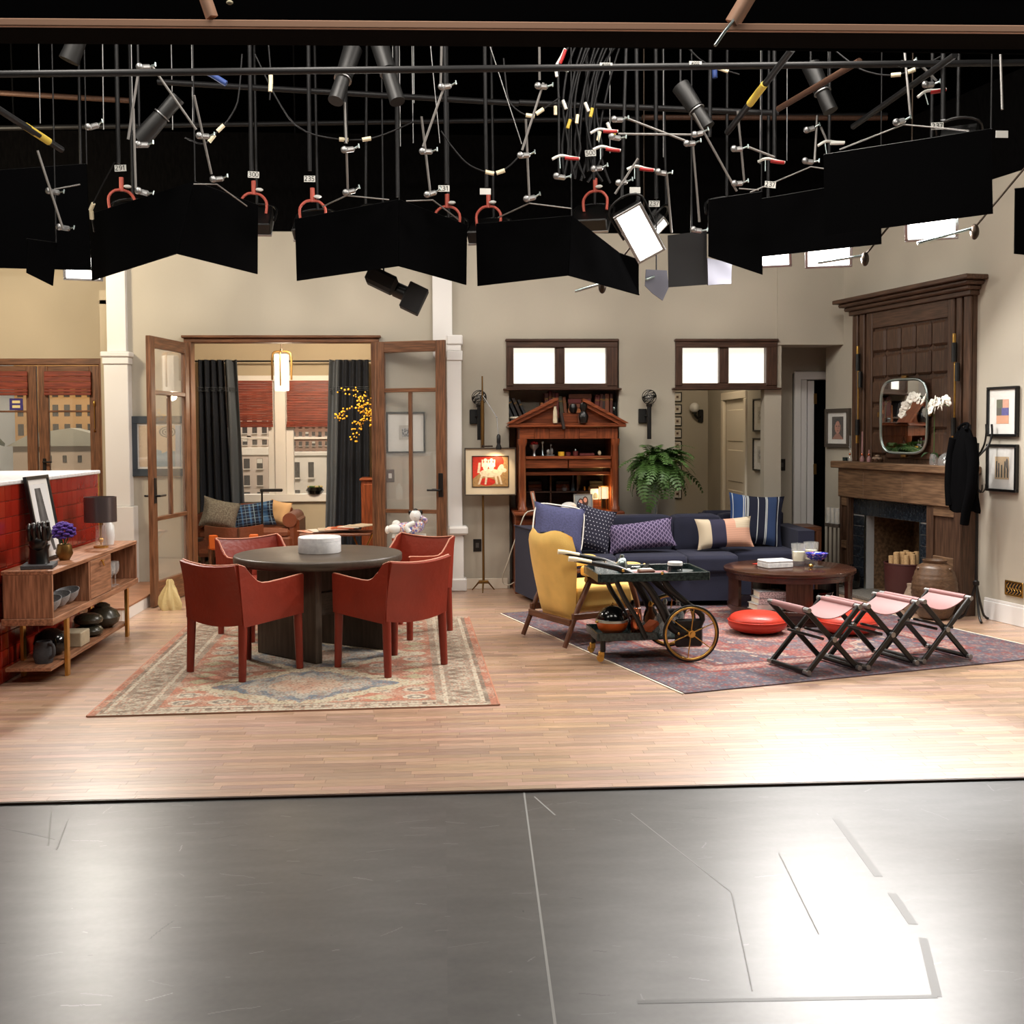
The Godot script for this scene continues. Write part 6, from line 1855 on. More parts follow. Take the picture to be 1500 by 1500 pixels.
func fern() -> void:
	var o := thing("fern_on_stand", "large green fern in a tall glass stand by the hall", "plant", v(2.12, 0, -11.14))
	part(o, "stand", g().lathe(p2([0.0, 0.0, 0.13, 0.0, 0.13, 0.02, 0.04, 0.05, 0.03, 0.3, 0.035, 0.98, 0.06, 1.06, 0.10, 1.14, 0.11, 1.21, 0.10, 1.21, 0.09, 1.16, 0.0, 1.11]), 24), "clear_glass")
	part(o, "stem_core", g().rod(v(0, 0.05, 0), v(0, 1.12, 0), 0.016), "steel")
	part(o, "soil", g().lathe(p2([0.0, 1.12, 0.09, 1.16, 0.09, 1.19, 0.0, 1.195]), 16), "soil")
	rng.seed = 12
	var kinds := []
	for k in 4:
		var q := g()
		var ln: float = [0.36, 0.42, 0.34, 0.40][k]
		var droop: float = [0.30, 0.45, 0.15, 0.6][k]
		var rise: float = [0.9, 0.7, 1.3, 0.55][k]
		var pts := []
		var c := Vector3()
		var ang: float = rise
		for i in 15:
			pts.append(c)
			c += v(cos(ang), sin(ang), 0) * ln / 14.0
			ang -= (rise + droop) / 9.0
		q.tube(pts, 0.003, 4, 0.001)
		for i in range(2, 15):
			var p: Vector3 = pts[i]
			var dir: Vector3 = (pts[mini(i + 1, 14)] - pts[i - 1]).normalized()
			var len2 := 0.062 * sin(PI * (i + 1.5) / 17.0) + 0.008
			for s in [-1.0, 1.0]:
				var out: Vector3 = (v(0, 0, s) + dir * 0.35 + v(0, -0.12, 0)).normalized()
				var wd: Vector3 = dir * 0.012
				var tip: Vector3 = p + out * len2
				var mid: Vector3 = p + out * len2 * 0.5 + v(0, 0.006, 0)
				var up: Vector3 = out.cross(dir) * s
				q.tri(p - wd * 0.5, mid - wd, mid + wd, up, up, up)
				q.tri(p - wd * 0.5, mid + wd, p + wd * 0.5, up, up, up)
				q.tri(mid - wd, tip, mid + wd, up, up, up)
		kinds.append(q.mesh())
	for k in 190:
		var f := obj(o, "frond", kinds[k % 4], M["leaf"])
		f.position = v(rng.randf_range(-0.06, 0.06), 1.20 + rng.randf_range(0, 0.08), rng.randf_range(-0.06, 0.06))
		var sc := rng.randf_range(0.85, 1.3)
		f.transform.basis = Basis.from_euler(v(rng.randf_range(-0.35, 0.35), k * 2.399, rng.randf_range(-0.75, 0.55))).scaled(v(sc, sc, sc))
		var fd := f.transform.basis * v(1, 0, 0)
		if fd.z < -0.2 * fd.length() or fd.x < -0.6 * fd.length():
			f.transform.basis = f.transform.basis.scaled(v(0.62, 0.62, 0.62) if fd.z < -0.2 * fd.length() else v(0.75, 0.75, 0.75))
		elif k % 9 == 0:
			f.transform.basis = Basis.from_euler(v(0, -absf(fposmod(k * 1.3, 3.0)), rng.randf_range(0.3, 0.7))).scaled(v(sc, sc, sc))

func wall_things() -> void:
	# wire globes on black brackets
	for k in 2:
		var p := [v(0.365, 0, WALL_Z), v(2.125, 0, WALL_Z)][k] as Vector3
		var o := thing("globe_sconce", ["black wall bracket with wire globe behind the brass pole", "black wall bracket with wire globe above the fern"][k], "sconce", p)
		part(o, "wall_plate", g().box(v(-0.05, 1.79, 0.02), v(0.085, 0.15, 0.04), 0.006), "black_metal")
		part(o, "post", g().rod(v(0.005, 1.55, 0.10), v(0.005, 1.885, 0.10), 0.022, -1.0, 12).rod(v(-0.03, 1.79, 0.03), v(0.005, 1.79, 0.10), 0.012).lathe(p2([0.0, 1.88, 0.03, 1.885, 0.034, 1.91, 0.02, 1.915, 0.0, 1.915]), 12, v(0.005, 0, 0.10)), "black_metal")
		for i in 7:
			var b := Basis.from_euler(v(i * 0.9, i * 1.7, i * 0.5))
			var ring := []
			for j in 25:
				ring.append(v(0.005, 1.985, 0.10) + b * v(cos(TAU * j / 24.0) * 0.074, sin(TAU * j / 24.0) * 0.074, 0))
			part(o, "wire_ring", g().tube(ring, 0.0042, 5), "black_metal")
		part(o, "glass_bulb", g().ell(v(0.005, 1.985, 0.10), v(0.042, 0.042, 0.042), 14, 10), "clear_glass")
	# brass pole with the painting
	var e := thing("easel_lamp", "tall brass easel lamp carrying the red painting", "floor lamp", v(0.40, 0, -11.40))
	part(e, "pole", g().rod(v(0, 0.10, 0), v(0, 1.55, 0), 0.012).rod(v(0, 1.1, -0.02), v(0, 1.95, -0.02), 0.019).rod(v(0, 1.9, -0.02), v(0, 2.20, -0.02), 0.008), "old_brass")
	part(e, "collar", g().box(v(0, 0.10, 0), v(0.10, 0.03, 0.06), 0.004), "old_brass")
	for k in 3:
		var a: float = [PI / 2 + 0.1, PI / 2 + 2.2, PI / 2 - 2.2][k]
		part(e, "foot", g().tube([v(0, 0.10, 0), v(cos(a) * 0.06, 0.09, sin(a) * 0.06), v(cos(a) * 0.14, 0.008, sin(a) * 0.14)], 0.012, 6, 0.006), "old_brass")
	part(e, "bracket", g().rod(v(0, 1.488, -0.02), v(0, 1.488, 0.05), 0.012).rod(v(0, 1.488, 0.05), v(0.10, 1.488, 0.06), 0.008), "bronze")
	part(e, "lamp_arm", g().rod(v(0.005, 2.0, 0), v(0.14, 1.78, 0.10), 0.0045).rod(v(0.14, 1.78, 0.10), v(0.155, 1.60, 0.14), 0.0045).ell(v(0.14, 1.78, 0.10), v(0.009, 0.009, 0.009), 8, 6), "dull_steel")
	part(e, "lamp_head", g().lathe(p2([0.0, 1.47, 0.027, 1.455, 0.03, 1.475, 0.016, 1.51, 0.02, 1.53, 0.02, 1.59, 0.012, 1.605, 0.0, 1.61]), 14, v(0.155, 0, 0.145)), "black_metal")
	var sp := SpotLight3D.new()
	sp.name = "picture_spot"
	e.add_child(sp)
	sp.position = v(0.155, 1.445, 0.15)
	sp.rotation = Vector3(deg_to_rad(-68), deg_to_rad(25), 0)
	sp.spot_angle = 62
	sp.light_energy = 0.3
	sp.light_size = 0.02
	sp.light_color = Color(1, 0.88, 0.7)
	sp.shadow_enabled = true
	var pa := framed("riders_painting", "red and ochre painting of pale animal and riders", 0.525, 0.485, 0.012, v(0.475, 1.23, -11.375), 0.0, "frame_pewter", "linen_mat", "art_riders", 0.36, 0.305, 0.03, false, "painting")
	part(pa, "inner_frame", g().bx(v(-0.187, 0.153, 0.01), v(0.187, 0.160, 0.02)).bx(v(-0.187, -0.160, 0.01), v(0.187, -0.153, 0.02)).bx(v(-0.187, -0.153, 0.01), v(-0.180, 0.153, 0.02)).bx(v(0.180, -0.153, 0.01), v(0.187, 0.153, 0.02)), "frame_black")
	switch_plate("power_outlet", "dark outlet plate low on the wall beside the brass pole", v(0.345, 0.455, WALL_Z), "black_metal")
	switch_plate("dark_light_switch", "dark switch plate on the wall near the white door", v(3.74, 1.25, -12.2), "black_metal")
	# little hall
	for k in 9:
		framed("tiny_framed_print", "tiny black-framed print in the hall column, %s from the top" % nth(k), 0.115, 0.125, 0.012, v(3.045, 2.07 - 0.158 * k, -14.448), 0.0, "frame_black", "mat_board", "photo_tiny", 0.07, 0.07, 0.02, false).set_meta("group", "column of tiny framed prints in the hall")
	var s := thing("hall_sconce", "black wall sconce with white glass ball in the hall", "sconce", v(3.30, 1.84, -14.45))
	part(s, "wall_plate", g().box(v(0.05, -0.02, 0.015), v(0.07, 0.17, 0.03), 0.01), "black_metal")
	part(s, "arm", g().tube(smooth_path(p3([0.05, -0.03, 0.02, 0.0, -0.05, 0.08, -0.05, 0.0, 0.10]), 8), 0.016, 8).lathe(p2([0.0, 0.0, 0.035, 0.01, 0.035, 0.03, 0.0, 0.03]), 12, v(-0.05, 0, 0.10)), "black_metal")
	part(s, "glass_globe", g().ell(v(-0.05, 0.09, 0.10), v(0.065, 0.065, 0.065), 16, 10), "ceramic_white")
	for k in 2:
		framed("hall_print", ["upper black-framed print on the hall's right wall", "lower black-framed print on the hall's right wall"][k], 0.50, 0.36, 0.018, v(3.448, 1.80 - 0.43 * k, -11.98), -PI / 2, "frame_black", "mat_board", "art_etching", 0.2, 0.18)

func build_bookcase() -> void:
	var o := thing("secretary_bookcase", "reddish wooden secretary bookcase with broken pediment", "bookcase", v(1.26, 0, 0))
	var zf := -11.22
	var zk := -11.84
	# lower cabinet and desk
	part(o, "base_cabinet", g().bx(v(-0.54, 0.06, zk), v(0.53, 0.79, zf), 0.006), "cherry_x")
	part(o, "plinth", g().bx(v(-0.55, 0, zk), v(0.54, 0.06, zf + 0.015), 0.004), "cherry_x")
	for k in 2:
		part(o, "cabinet_door", g().bx(v(-0.46 + 0.48 * k, 0.12, zf), v(-0.03 + 0.48 * k, 0.62, zf + 0.015), 0.006), "cherry_y")
	part(o, "drawer", g().bx(v(-0.46, 0.65, zf), v(0.45, 0.77, zf + 0.015), 0.006), "cherry_x")
	part(o, "desk_top", g().bx(v(-0.56, 0.79, zk), v(0.555, 0.83, zf + 0.10), 0.01), "cherry_x")
	# upper body
	part(o, "side", g().bx(v(-0.50, 0.83, zk), v(-0.44, 1.56, zf), 0.004), "cherry_y")
	part(o, "side", g().bx(v(0.43, 0.83, zk), v(0.49, 1.56, zf), 0.004), "cherry_y")
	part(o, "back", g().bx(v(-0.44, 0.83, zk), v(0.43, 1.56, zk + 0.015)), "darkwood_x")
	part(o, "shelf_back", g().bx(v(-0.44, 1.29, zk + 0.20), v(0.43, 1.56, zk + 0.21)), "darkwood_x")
	for x in [-0.47, 0.465]:
		part(o, "column", g().lathe(p2([0.0, 0.83, 0.045, 0.83, 0.045, 0.87, 0.032, 0.885, 0.034, 1.0, 0.03, 1.48, 0.04, 1.50, 0.046, 1.53, 0.046, 1.56, 0.0, 1.56]), 18, v(x, 0, zf + 0.045)), "cherry_y")
	part(o, "shelf", g().bx(v(-0.44, 1.355, zk), v(0.43, 1.385, zf + 0.03), 0.006), "cherry_x")
	part(o, "frieze_panel", g().bx(v(-0.44, 1.265, zf - 0.02), v(-0.01, 1.35, zf + 0.005), 0.004), "cherry_x")
	part(o, "frieze_panel", g().bx(v(0.0, 1.265, zf - 0.02), v(0.43, 1.35, zf + 0.005), 0.004), "cherry_x")
	part(o, "inner_rail", g().bx(v(-0.44, 1.19, zk + 0.28), v(0.43, 1.225, zf - 0.06), 0.004), "cherry_x")
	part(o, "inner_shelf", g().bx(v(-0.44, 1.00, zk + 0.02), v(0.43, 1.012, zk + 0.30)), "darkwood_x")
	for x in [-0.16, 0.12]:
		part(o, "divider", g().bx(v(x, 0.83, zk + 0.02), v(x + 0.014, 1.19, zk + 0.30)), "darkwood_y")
	# entablature in slightly different boards
	var xs := [-0.50, -0.35, -0.20, -0.05, 0.10, 0.28, 0.49]
	for i in 6:
		part(o, "frieze_board", g().bx(v(xs[i] + 0.001, 1.56, zk), v(xs[i + 1] - 0.001, 1.675, zf + 0.055), 0.002), "cherry_x" if i % 2 == 0 else "cherry_y")
	part(o, "cornice", g().bx(v(-0.61, 1.675, zk), v(0.57, 1.70, zf + 0.10), 0.008).bx(v(-0.58, 1.70, zk), v(0.54, 1.715, zf + 0.07), 0.004), "cherry_x")
	# broken pediment
	part(o, "tympanum", g().mv(v(0, 0, zf - 0.02)).prism(p2([-0.52, 1.715, -0.14, 1.715, -0.14, 1.90]), 0.05), "cherry_x")
	part(o, "tympanum", g().mv(v(0, 0, zf - 0.02)).prism(p2([0.50, 1.715, 0.15, 1.715, 0.15, 1.885]), 0.05), "cherry_x")
	part(o, "tympanum_panel", g().bx(v(-0.08, 1.715, zf - 0.05), v(0.10, 1.82, zf - 0.03), 0.006), "cherry_x")
	part(o, "raking_cornice", g().mv(v(0, 0, zf + 0.01)).prism(p2([-0.62, 1.70, -0.54, 1.70, -0.12, 1.905, -0.12, 1.955, -0.15, 1.955]), 0.14).mv(v(0, 0, zf + 0.03)).prism(p2([-0.635, 1.715, -0.60, 1.712, -0.12, 1.945, -0.12, 1.97, -0.15, 1.967]), 0.15), "cherry_x")
	part(o, "raking_cornice", g().mv(v(0, 0, zf + 0.01)).prism(p2([0.58, 1.70, 0.50, 1.70, 0.13, 1.895, 0.13, 1.945, 0.16, 1.945]), 0.14).mv(v(0, 0, zf + 0.03)).prism(p2([0.595, 1.715, 0.56, 1.712, 0.13, 1.935, 0.13, 1.96, 0.16, 1.957]), 0.15), "cherry_x")
	# books on the shelf in the niche above
	var y := 1.725
	var zb := -11.72
	var L := "on the niche shelf"
	var row := [[0.74, 0.035, 0.27, 3, -0.42], [0.79, 0.035, 0.29, 3, -0.42], [0.84, 0.032, 0.28, 1, -0.42], [0.89, 0.03, 0.26, 3, -0.42], [1.005, 0.03, 0.21, 4, 0.12], [1.035, 0.03, 0.22, 4, 0.2], [1.075, 0.04, 0.31, 0, 0.0], [1.115, 0.035, 0.33, 5, 0.0], [1.15, 0.03, 0.32, 0, 0.0], [1.185, 0.04, 0.31, 5, 0.0], [1.25, 0.04, 0.28, 6, -0.12], [1.285, 0.035, 0.27, 2, -0.1], [1.59, 0.05, 0.29, 5, 0.08], [1.64, 0.035, 0.30, 0, 0.05], [1.675, 0.035, 0.29, 1, 0.0], [1.71, 0.045, 0.30, 2, 0.0], [1.755, 0.03, 0.30, 0, 0.0]]
	var cols := ["maroon", "dark brown", "tan leather", "black", "orange", "dark red", "olive"]
	for i in row.size():
		var r: Array = row[i]
		var b := thing("shelved_book", "%s book %s %s, %s from left" % [cols[r[3]], "leaning" if r[4] != 0.0 else "standing", L, nth(i)], "book", v(r[0], y, zb), 0.0, "books above the bookcase")
		b.rotation.z = -r[4]
		part(b, "cover", g().bx(v(-r[1] / 2 + 0.001, 0, -0.09), v(r[1] / 2 - 0.001, r[2], 0.09), 0.004), "book%d" % r[3])
		part(b, "spine_band", g().bx(v(-r[1] / 2 + 0.0005, r[2] * 0.78, 0.0895), v(r[1] / 2 - 0.0005, r[2] * 0.82, 0.0915)).bx(v(-r[1] / 2 + 0.0005, r[2] * 0.2, 0.0895), v(r[1] / 2 - 0.0005, r[2] * 0.23, 0.0915)), "old_brass")
	for k in 6:
		book_flat("stacked_book", ["tan book lowest in", "red-brown book second in", "tan book third in", "brown book fourth in", "red book fifth in", "tan book topmost of"][k] + " the flat stack on the niche shelf", v(1.42 + 0.008 * (k % 2), y + 0.05 * k, zb), 0.0, 0.24, 0.049, 0.18, ["book2", "book0", "book4", "book2", "book5", "book2"][k], "flat stack above the bookcase")
	for k in 3:
		solo("flat_stone_slab", ["grey-green slab lowest of the flat stack at niche left", "dark flat book on the green slab at niche left", "pale rolled paper on the stack at niche left"][k], ["slab", "book", "paper roll"][k], g().bx(v(-0.10, 0, -0.08), v(0.10, 0.02, 0.08), 0.004), ["slate", "book3", "paper"][k], v(0.80, 1.726 + 0.021 * k, -11.62), 0.1 * k)
	var mk := thing("small_black_frame", "small black frame with pale dot at the niche's right end", "picture", v(1.795, 1.78, -11.72), -0.3)
	part(mk, "frame", g().box(v(0, 0.09, 0), v(0.07, 0.16, 0.02), 0.006), "frame_black")
	part(mk, "medal", g().ell(v(0, 0.09, 0.012), v(0.016, 0.02, 0.005), 10, 6), "steel")
	# in the pediment gap
	bottle("cream_bottle", "tall cream speckled bottle in the broken pediment", [0.0, 0.0, 0.022, 0.0, 0.024, 0.02, 0.02, 0.12, 0.012, 0.15, 0.014, 0.165, 0.0, 0.165], "stone_cream", v(1.115, 1.718, -11.13), "bottle")
	bottle("black_bust_vase", "black vase standing in the broken pediment", [0.0, 0.0, 0.035, 0.0, 0.045, 0.03, 0.05, 0.07, 0.035, 0.10, 0.025, 0.115, 0.038, 0.15, 0.035, 0.19, 0.0, 0.21], "sculpt_black", v(1.40, 1.718, -11.14), "vase")
	var lt := book_flat("leaning_spine", "pair of brown books leaning inside the pediment gap", v(1.20, 1.745, -11.14), 0.0, 0.17, 0.03, 0.10, "book1")
	lt.rotation.z = 1.75
	bottle("dark_skull_jar", "round dark jar before the flat stack of books", [0.0, 0.0, 0.03, 0.0, 0.042, 0.03, 0.04, 0.06, 0.03, 0.085, 0.0, 0.09], "sculpt_black", v(1.31, 1.822, -11.252), "jar")
	bottle("silver_bowl", "small silver bowl among books above bookcase", [0.0, 0.0, 0.03, 0.0, 0.045, 0.03, 0.04, 0.05, 0.0, 0.05], "steel", v(1.16, 1.725, -11.64), "bowl")
	# on the upper shelf
	y = 1.387
	var zs := -11.28
	var u := thing("pewter_urn", "pewter cup heaped with red fruit on bookcase shelf", "urn", v(0.915, y, zs))
	part(u, "cup", g().lathe(p2([0.0, 0.0, 0.025, 0.0, 0.012, 0.02, 0.015, 0.06, 0.045, 0.09, 0.05, 0.115, 0.045, 0.115, 0.0, 0.10]), 18), "dull_steel")
	for k in 8:
		part(u, "fruit", g().ell(v(0.026 * cos(k * 0.9), 0.125 + 0.006 * (k % 3), 0.026 * sin(k * 0.9)), v(0.015, 0.015, 0.015), 8, 6), "red_plastic")
	var cd := thing("silver_candlestick", "slim silver candlestick next to the pewter cup", "candlestick", v(1.0, y, zs))
	part(cd, "base", g().lathe(p2([0.0, 0.0, 0.022, 0.0, 0.008, 0.015, 0.006, 0.12, 0.014, 0.13, 0.014, 0.145, 0.0, 0.145]), 12), "steel")
	var sh := thing("silver_ship_model", "small silver figure group on bookcase shelf", "figurine", v(1.075, y, zs), 0.3)
	part(sh, "base", g().box(v(0, 0.006, 0), v(0.09, 0.012, 0.04), 0.003), "dull_steel")
	part(sh, "figures", g().ell(v(-0.02, 0.04, 0), v(0.02, 0.03, 0.015), 10, 8).ell(v(0.02, 0.045, 0), v(0.018, 0.036, 0.015), 10, 8).rod(v(0, 0.02, 0), v(0.012, 0.105, 0), 0.006, 0.003).ell(v(0.012, 0.11, 0), v(0.01, 0.012, 0.01), 8, 6), "dull_steel")
	bottle("yellow_tin", "small yellow tin on the bookcase shelf", [0.0, 0.0, 0.032, 0.0, 0.032, 0.042, 0.0, 0.042], "petal_yellow", v(1.19, y, zs), "tin")
	for k in 2:
		bottle("red_tin", ["low dark red tin right of yellow tin", "red tin with a silver knob on top"][k], [0.0, 0.0, 0.026, 0.0, 0.028, 0.035 + 0.01 * k, 0.0, 0.04 + 0.01 * k], "book5", v(1.26 + 0.075 * k, y, zs), "tin", ["", "steel"][k], 0.045, 0.01)
	solo("red_lacquer_box", "long low red box with white lid on bookcase shelf", "box", g().bx(v(-0.075, 0, -0.03), v(0.075, 0.025, 0.03), 0.003), "book5", v(1.45, y, zs))
	solo("stone_egg", "pale stone egg at the right end of bookcase shelf", "egg", g().ell(v(0, 0.026, 0), v(0.018, 0.026, 0.018), 12, 8), "stone_cream", v(1.58, y, zs))
	# on the desk
	y = 0.832
	var zd := -11.30
	var dl := thing("cage_lamp", "small lit lamp with paper shade in wire cage", "lamp", v(1.62, y, -11.26))
	part(dl, "lamp_shade_lit", g().lathe(p2([0.0, 0.118, 0.048, 0.12, 0.048, 0.235, 0.0, 0.237]), 20), "lamp_shade_lit")
	for k in 4:
		var a := TAU * k / 4.0 + 0.6
		part(dl, "leg", g().rod(v(cos(a) * 0.058, 0, sin(a) * 0.058), v(cos(a) * 0.055, 0.245, sin(a) * 0.055), 0.0035), "brass")
	var rg := []
	for i in 25:
		rg.append(v(cos(TAU * i / 24.0) * 0.055, 0.243, sin(TAU * i / 24.0) * 0.055))
	part(dl, "ring", g().tube(rg, 0.003, 5), "brass")
	var li := OmniLight3D.new()
	li.name = "cage_lamp_glow"
	dl.add_child(li)
	li.position = v(0, 0.18, 0)
	li.light_energy = 0.12
	li.light_size = 0.03
	li.light_color = Color(1, 0.8, 0.5)
	li.shadow_enabled = true
	var pp := framed("pair_photograph", "glossy photograph of two faces propped on the desk", 0.20, 0.165, 0.01, v(1.41, y + 0.084, -11.27), 0.1, "dull_steel", "mat_board", "photo_pair", 0.18, 0.145, 0.015, false)
	pp.rotation.x = -0.15
	var gp := framed("mailbox_photograph", "small pale print propped on the wooden letter box", 0.105, 0.11, 0.006, v(1.545, y + 0.16, -11.34), 0.0, "mat_board", "mat_board", "photo_grey", 0.085, 0.09, 0.01, false)
	gp.rotation.x = -0.1
	solo("letter_box", "low reddish wooden letter box on the desk", "box", g().bx(v(-0.07, 0, -0.04), v(0.07, 0.10, 0.04), 0.006), "cherry_x", v(1.53, y, -11.33))
	bottle("round_grey_vase", "small round pale grey vase on inner desk shelf", [0.0, 0.0, 0.02, 0.0, 0.035, 0.03, 0.02, 0.055, 0.007, 0.065, 0.008, 0.085, 0.0, 0.085], "ceramic_grey", v(1.26, y + 0.182, -11.62), "vase")
	bottle("slim_teal_vase", "tall slim teal vase on inner desk shelf", [0.0, 0.0, 0.022, 0.0, 0.02, 0.05, 0.008, 0.12, 0.008, 0.165, 0.0, 0.165], "ceramic_teal", v(1.35, y + 0.182, -11.62), "vase")
	var sl := solo("white_shell", "large white shell lying on the desk", "shell", g().ell(v(0, 0.045, 0), v(0.085, 0.045, 0.05), 16, 10).ell(v(-0.06, 0.025, 0.03), v(0.05, 0.025, 0.03), 12, 8), "ceramic_white", v(1.26, y, -11.24), 0.3)
	sl.rotation.z = 0.0
	var ps := thing("power_strip", "white power strip on the desk with hanging cord", "power strip", v(1.06, y, -11.18))
	part(ps, "housing", g().bx(v(-0.06, 0, -0.02), v(0.08, 0.02, 0.02), 0.004), "cord_white")
	part(ps, "cord", g().tube(smooth_path(p3([-0.06, 0.013, 0, -0.16, 0.016, 0.05, -0.25, -0.01, 0.11, -0.36, -0.30, 0.06, -0.42, -0.5, 0.0, -0.47, -0.66, -0.08, -0.46, -0.74, -0.12, -0.40, -0.75, -0.1, -0.36, -0.72, -0.06]), 30), 0.006, 6), "cord_white")
	var fr := framed("angled_frame", "picture frame seen edge-on at the desk's left", 0.10, 0.20, 0.012, v(0.90, y + 0.10, -11.24), 1.2, "leather_edge", "mat_board", "photo_grey", 0.07, 0.15, 0.015, false)
	fr.rotation.x = -0.2
	for k in 9:
		solo("desk_book", ["brown", "tan", "dark brown", "brown", "tan", "black", "brown", "dark brown", "black"][k] + " old book lying in the desk's " + ["left", "middle", "right"][k / 3] + (" pigeonhole, %s from below" % nth(k % 3)), "book", g().bx(v(-0.07, 0, -0.09), v(0.07, 0.033, 0.09), 0.004), ["book0", "book2", "book1", "book0", "book2", "book3", "book0", "book1", "book3"][k], v(0.95 + 0.29 * (k / 3) + (0.06 if k > 5 else 0.0), y + 0.183 + 0.034 * (k % 3), -11.70), 0.0, "old books in the desk")
	for k in 3:
		bottle("brass_ornament", ["little brass pot on the letter shelf", "little brass bell on the letter shelf", "little brass figure on the letter shelf"][k], [0.0, 0.0, 0.014, 0.0, 0.018, 0.015, 0.01, 0.03, 0.012, 0.04, 0.0, 0.045], "brass", v(1.47 + 0.05 * k, y + 0.182, -11.63), "ornament")

func build_fireplace() -> void:
	var o := thing("fireplace", "tall dark wood fireplace surround with panelled overmantel", "fireplace", RP, rw_turn())
	# local x runs along the wall towards the camera, z comes out of it
	part(o, "hearth", g().bx(v(-2.1, 0, 0), v(-0.56, 0.035, 0.42), 0.006), "concrete")
	var box := g()
	box.bx(v(-1.70, 0, -0.50), v(-0.70, 0.79, -0.46)).bx(v(-1.70, 0, -0.46), v(-1.65, 0.79, 0.09)).bx(v(-0.75, 0, -0.46), v(-0.70, 0.79, 0.09)).bx(v(-1.70, 0.775, -0.46), v(-0.70, 0.80, 0.09)).bx(v(-1.70, 0.0, -0.46), v(-0.70, 0.03, 0.09))
	part(o, "firebox", box, "firebrick")
	# black marble round the opening
	part(o, "tile_bed", g().bx(v(-1.86, 0.035, 0.0), v(-1.645, 0.94, 0.095)).bx(v(-0.755, 0.035, 0.0), v(-0.58, 0.94, 0.095)).bx(v(-1.645, 0.775, 0.0), v(-0.755, 0.94, 0.095)), "grout_grey")
	for k in 7:
		part(o, "marble_tile", g().bx(v(-1.855, 0.04 + 0.1045 * k, 0.095), v(-1.652, 0.137 + 0.1045 * k, 0.107), 0.002), "marble_black")
		part(o, "marble_tile", g().bx(v(-0.748, 0.04 + 0.1045 * k, 0.095), v(-0.585, 0.137 + 0.1045 * k, 0.107), 0.002), "marble_black")
	for k in 11:
		part(o, "marble_tile", g().bx(v(-1.852 + 0.1155 * k, 0.778, 0.095), v(-1.743 + 0.1155 * k, 0.935, 0.107), 0.002), "marble_black")
	part(o, "opening_trim", g().bx(v(-1.653, 0.035, 0.09), v(-1.645, 0.78, 0.112)), "steel")
	part(o, "opening_trim", g().bx(v(-0.755, 0.035, 0.09), v(-0.747, 0.78, 0.112)), "steel")
	# pilasters with sunk panels
	for q in [[-2.02, -1.86], [-0.58, -0.10]]:
		var w: float = q[1] - q[0]
		var p := part(o, "pilaster", g().bx(v(q[0], 0.0, 0), v(q[1], 0.95, 0.14), 0.004), "overmantel_y")
		part(p, "stile", g().bx(v(q[0], 0.035, 0.14), v(q[0] + w * 0.2, 0.95, 0.165), 0.004), "overmantel_y")
		part(p, "stile", g().bx(v(q[1] - w * 0.2, 0.035, 0.14), v(q[1], 0.95, 0.165), 0.004), "overmantel_y")
		for y in [[0.035, 0.14], [0.42, 0.50], [0.86, 0.95]]:
			part(p, "rail", g().bx(v(q[0] + w * 0.2, y[0], 0.14), v(q[1] - w * 0.2, y[1], 0.162), 0.004), "mantel_x")
	for q in [[-2.02, -1.56], [-1.555, -0.92], [-0.915, -0.10]]:
		part(o, "frieze_board", g().bx(v(q[0], 0.95, 0), v(q[1], 1.245, 0.185), 0.006), "mantel_x")
	part(o, "mantel_shelf", g().bx(v(-2.09, 1.245, 0), v(-0.04, 1.315, 0.235), 0.008), "mantel_x")
	# overmantel
	part(o, "back_panel", g().bx(v(-1.95, 1.315, 0), v(-0.12, 2.84, 0.045)), "overmantel_y")
	for q in [[-1.95, -1.86], [-1.82, -1.74], [-1.70, -1.60], [-0.43, -0.34], [-0.31, -0.24], [-0.21, -0.12]]:
		part(o, "stile", g().bx(v(q[0], 1.315, 0.045), v(q[1], 2.80, 0.075), 0.008), "overmantel_y")
	part(o, "rail", g().bx(v(-1.60, 2.64, 0.045), v(-0.43, 2.80, 0.07), 0.006), "overmantel_x")
	var pm := g().box(Vector3(), v(0.212, 0.226, 0.05), 0.022).mesh()
	for j in 5:
		for i in 5:
			if j > 1 and i > 0 and i < 4:
				continue
			var t := obj(o, "raised_panel", pm, M["overmantel_y"])
			t.position = v(-1.483 + 0.234 * i, 2.51 - 0.252 * j, 0.055)
	part(o, "crown", g().bx(v(-1.98, 2.80, 0), v(-0.09, 2.845, 0.10), 0.006).bx(v(-2.01, 2.845, 0), v(-0.06, 2.885, 0.14), 0.012).bx(v(-2.05, 2.885, 0), v(-0.02, 2.925, 0.185), 0.014).bx(v(-2.09, 2.925, 0), v(0.02, 2.965, 0.225), 0.006), "overmantel_x")
	part(o, "mirror_board", g().bx(v(-1.36, 1.36, 0.045), v(-0.62, 2.10, 0.07), 0.006), "darkwood_x")
	var t := rw_turn()
	# mirror
	var m := thing("wall_mirror", "rounded chrome-framed mirror swung out over the mantel", "mirror", rw(-0.93, 1.76, 0.165), t + 0.20)
	var pts := []
	for i in 40:
		var a := TAU * i / 40.0
		pts.append(Vector2(signf(cos(a)) * pow(absf(cos(a)), 0.45) * 0.28, signf(sin(a)) * pow(absf(sin(a)), 0.45) * 0.34))
	part(m, "mirror_glass", g().prism(pts, 0.012), "mirror")
	var rim := []
	for i in 41:
		rim.append(v(pts[i % 40].x * 1.02, pts[i % 40].y * 1.02, 0.004))
	part(m, "mirror_frame", g().tube(rim, 0.014, 8), "steel")
	for q in [[0.0, 0.36], [-0.30, 0.02], [0.30, 0.02], [0.0, -0.36]]:
		part(m, "bracket", g().box(v(q[0], q[1], -0.01), v(0.06, 0.05, 0.04), 0.006), "old_brass")
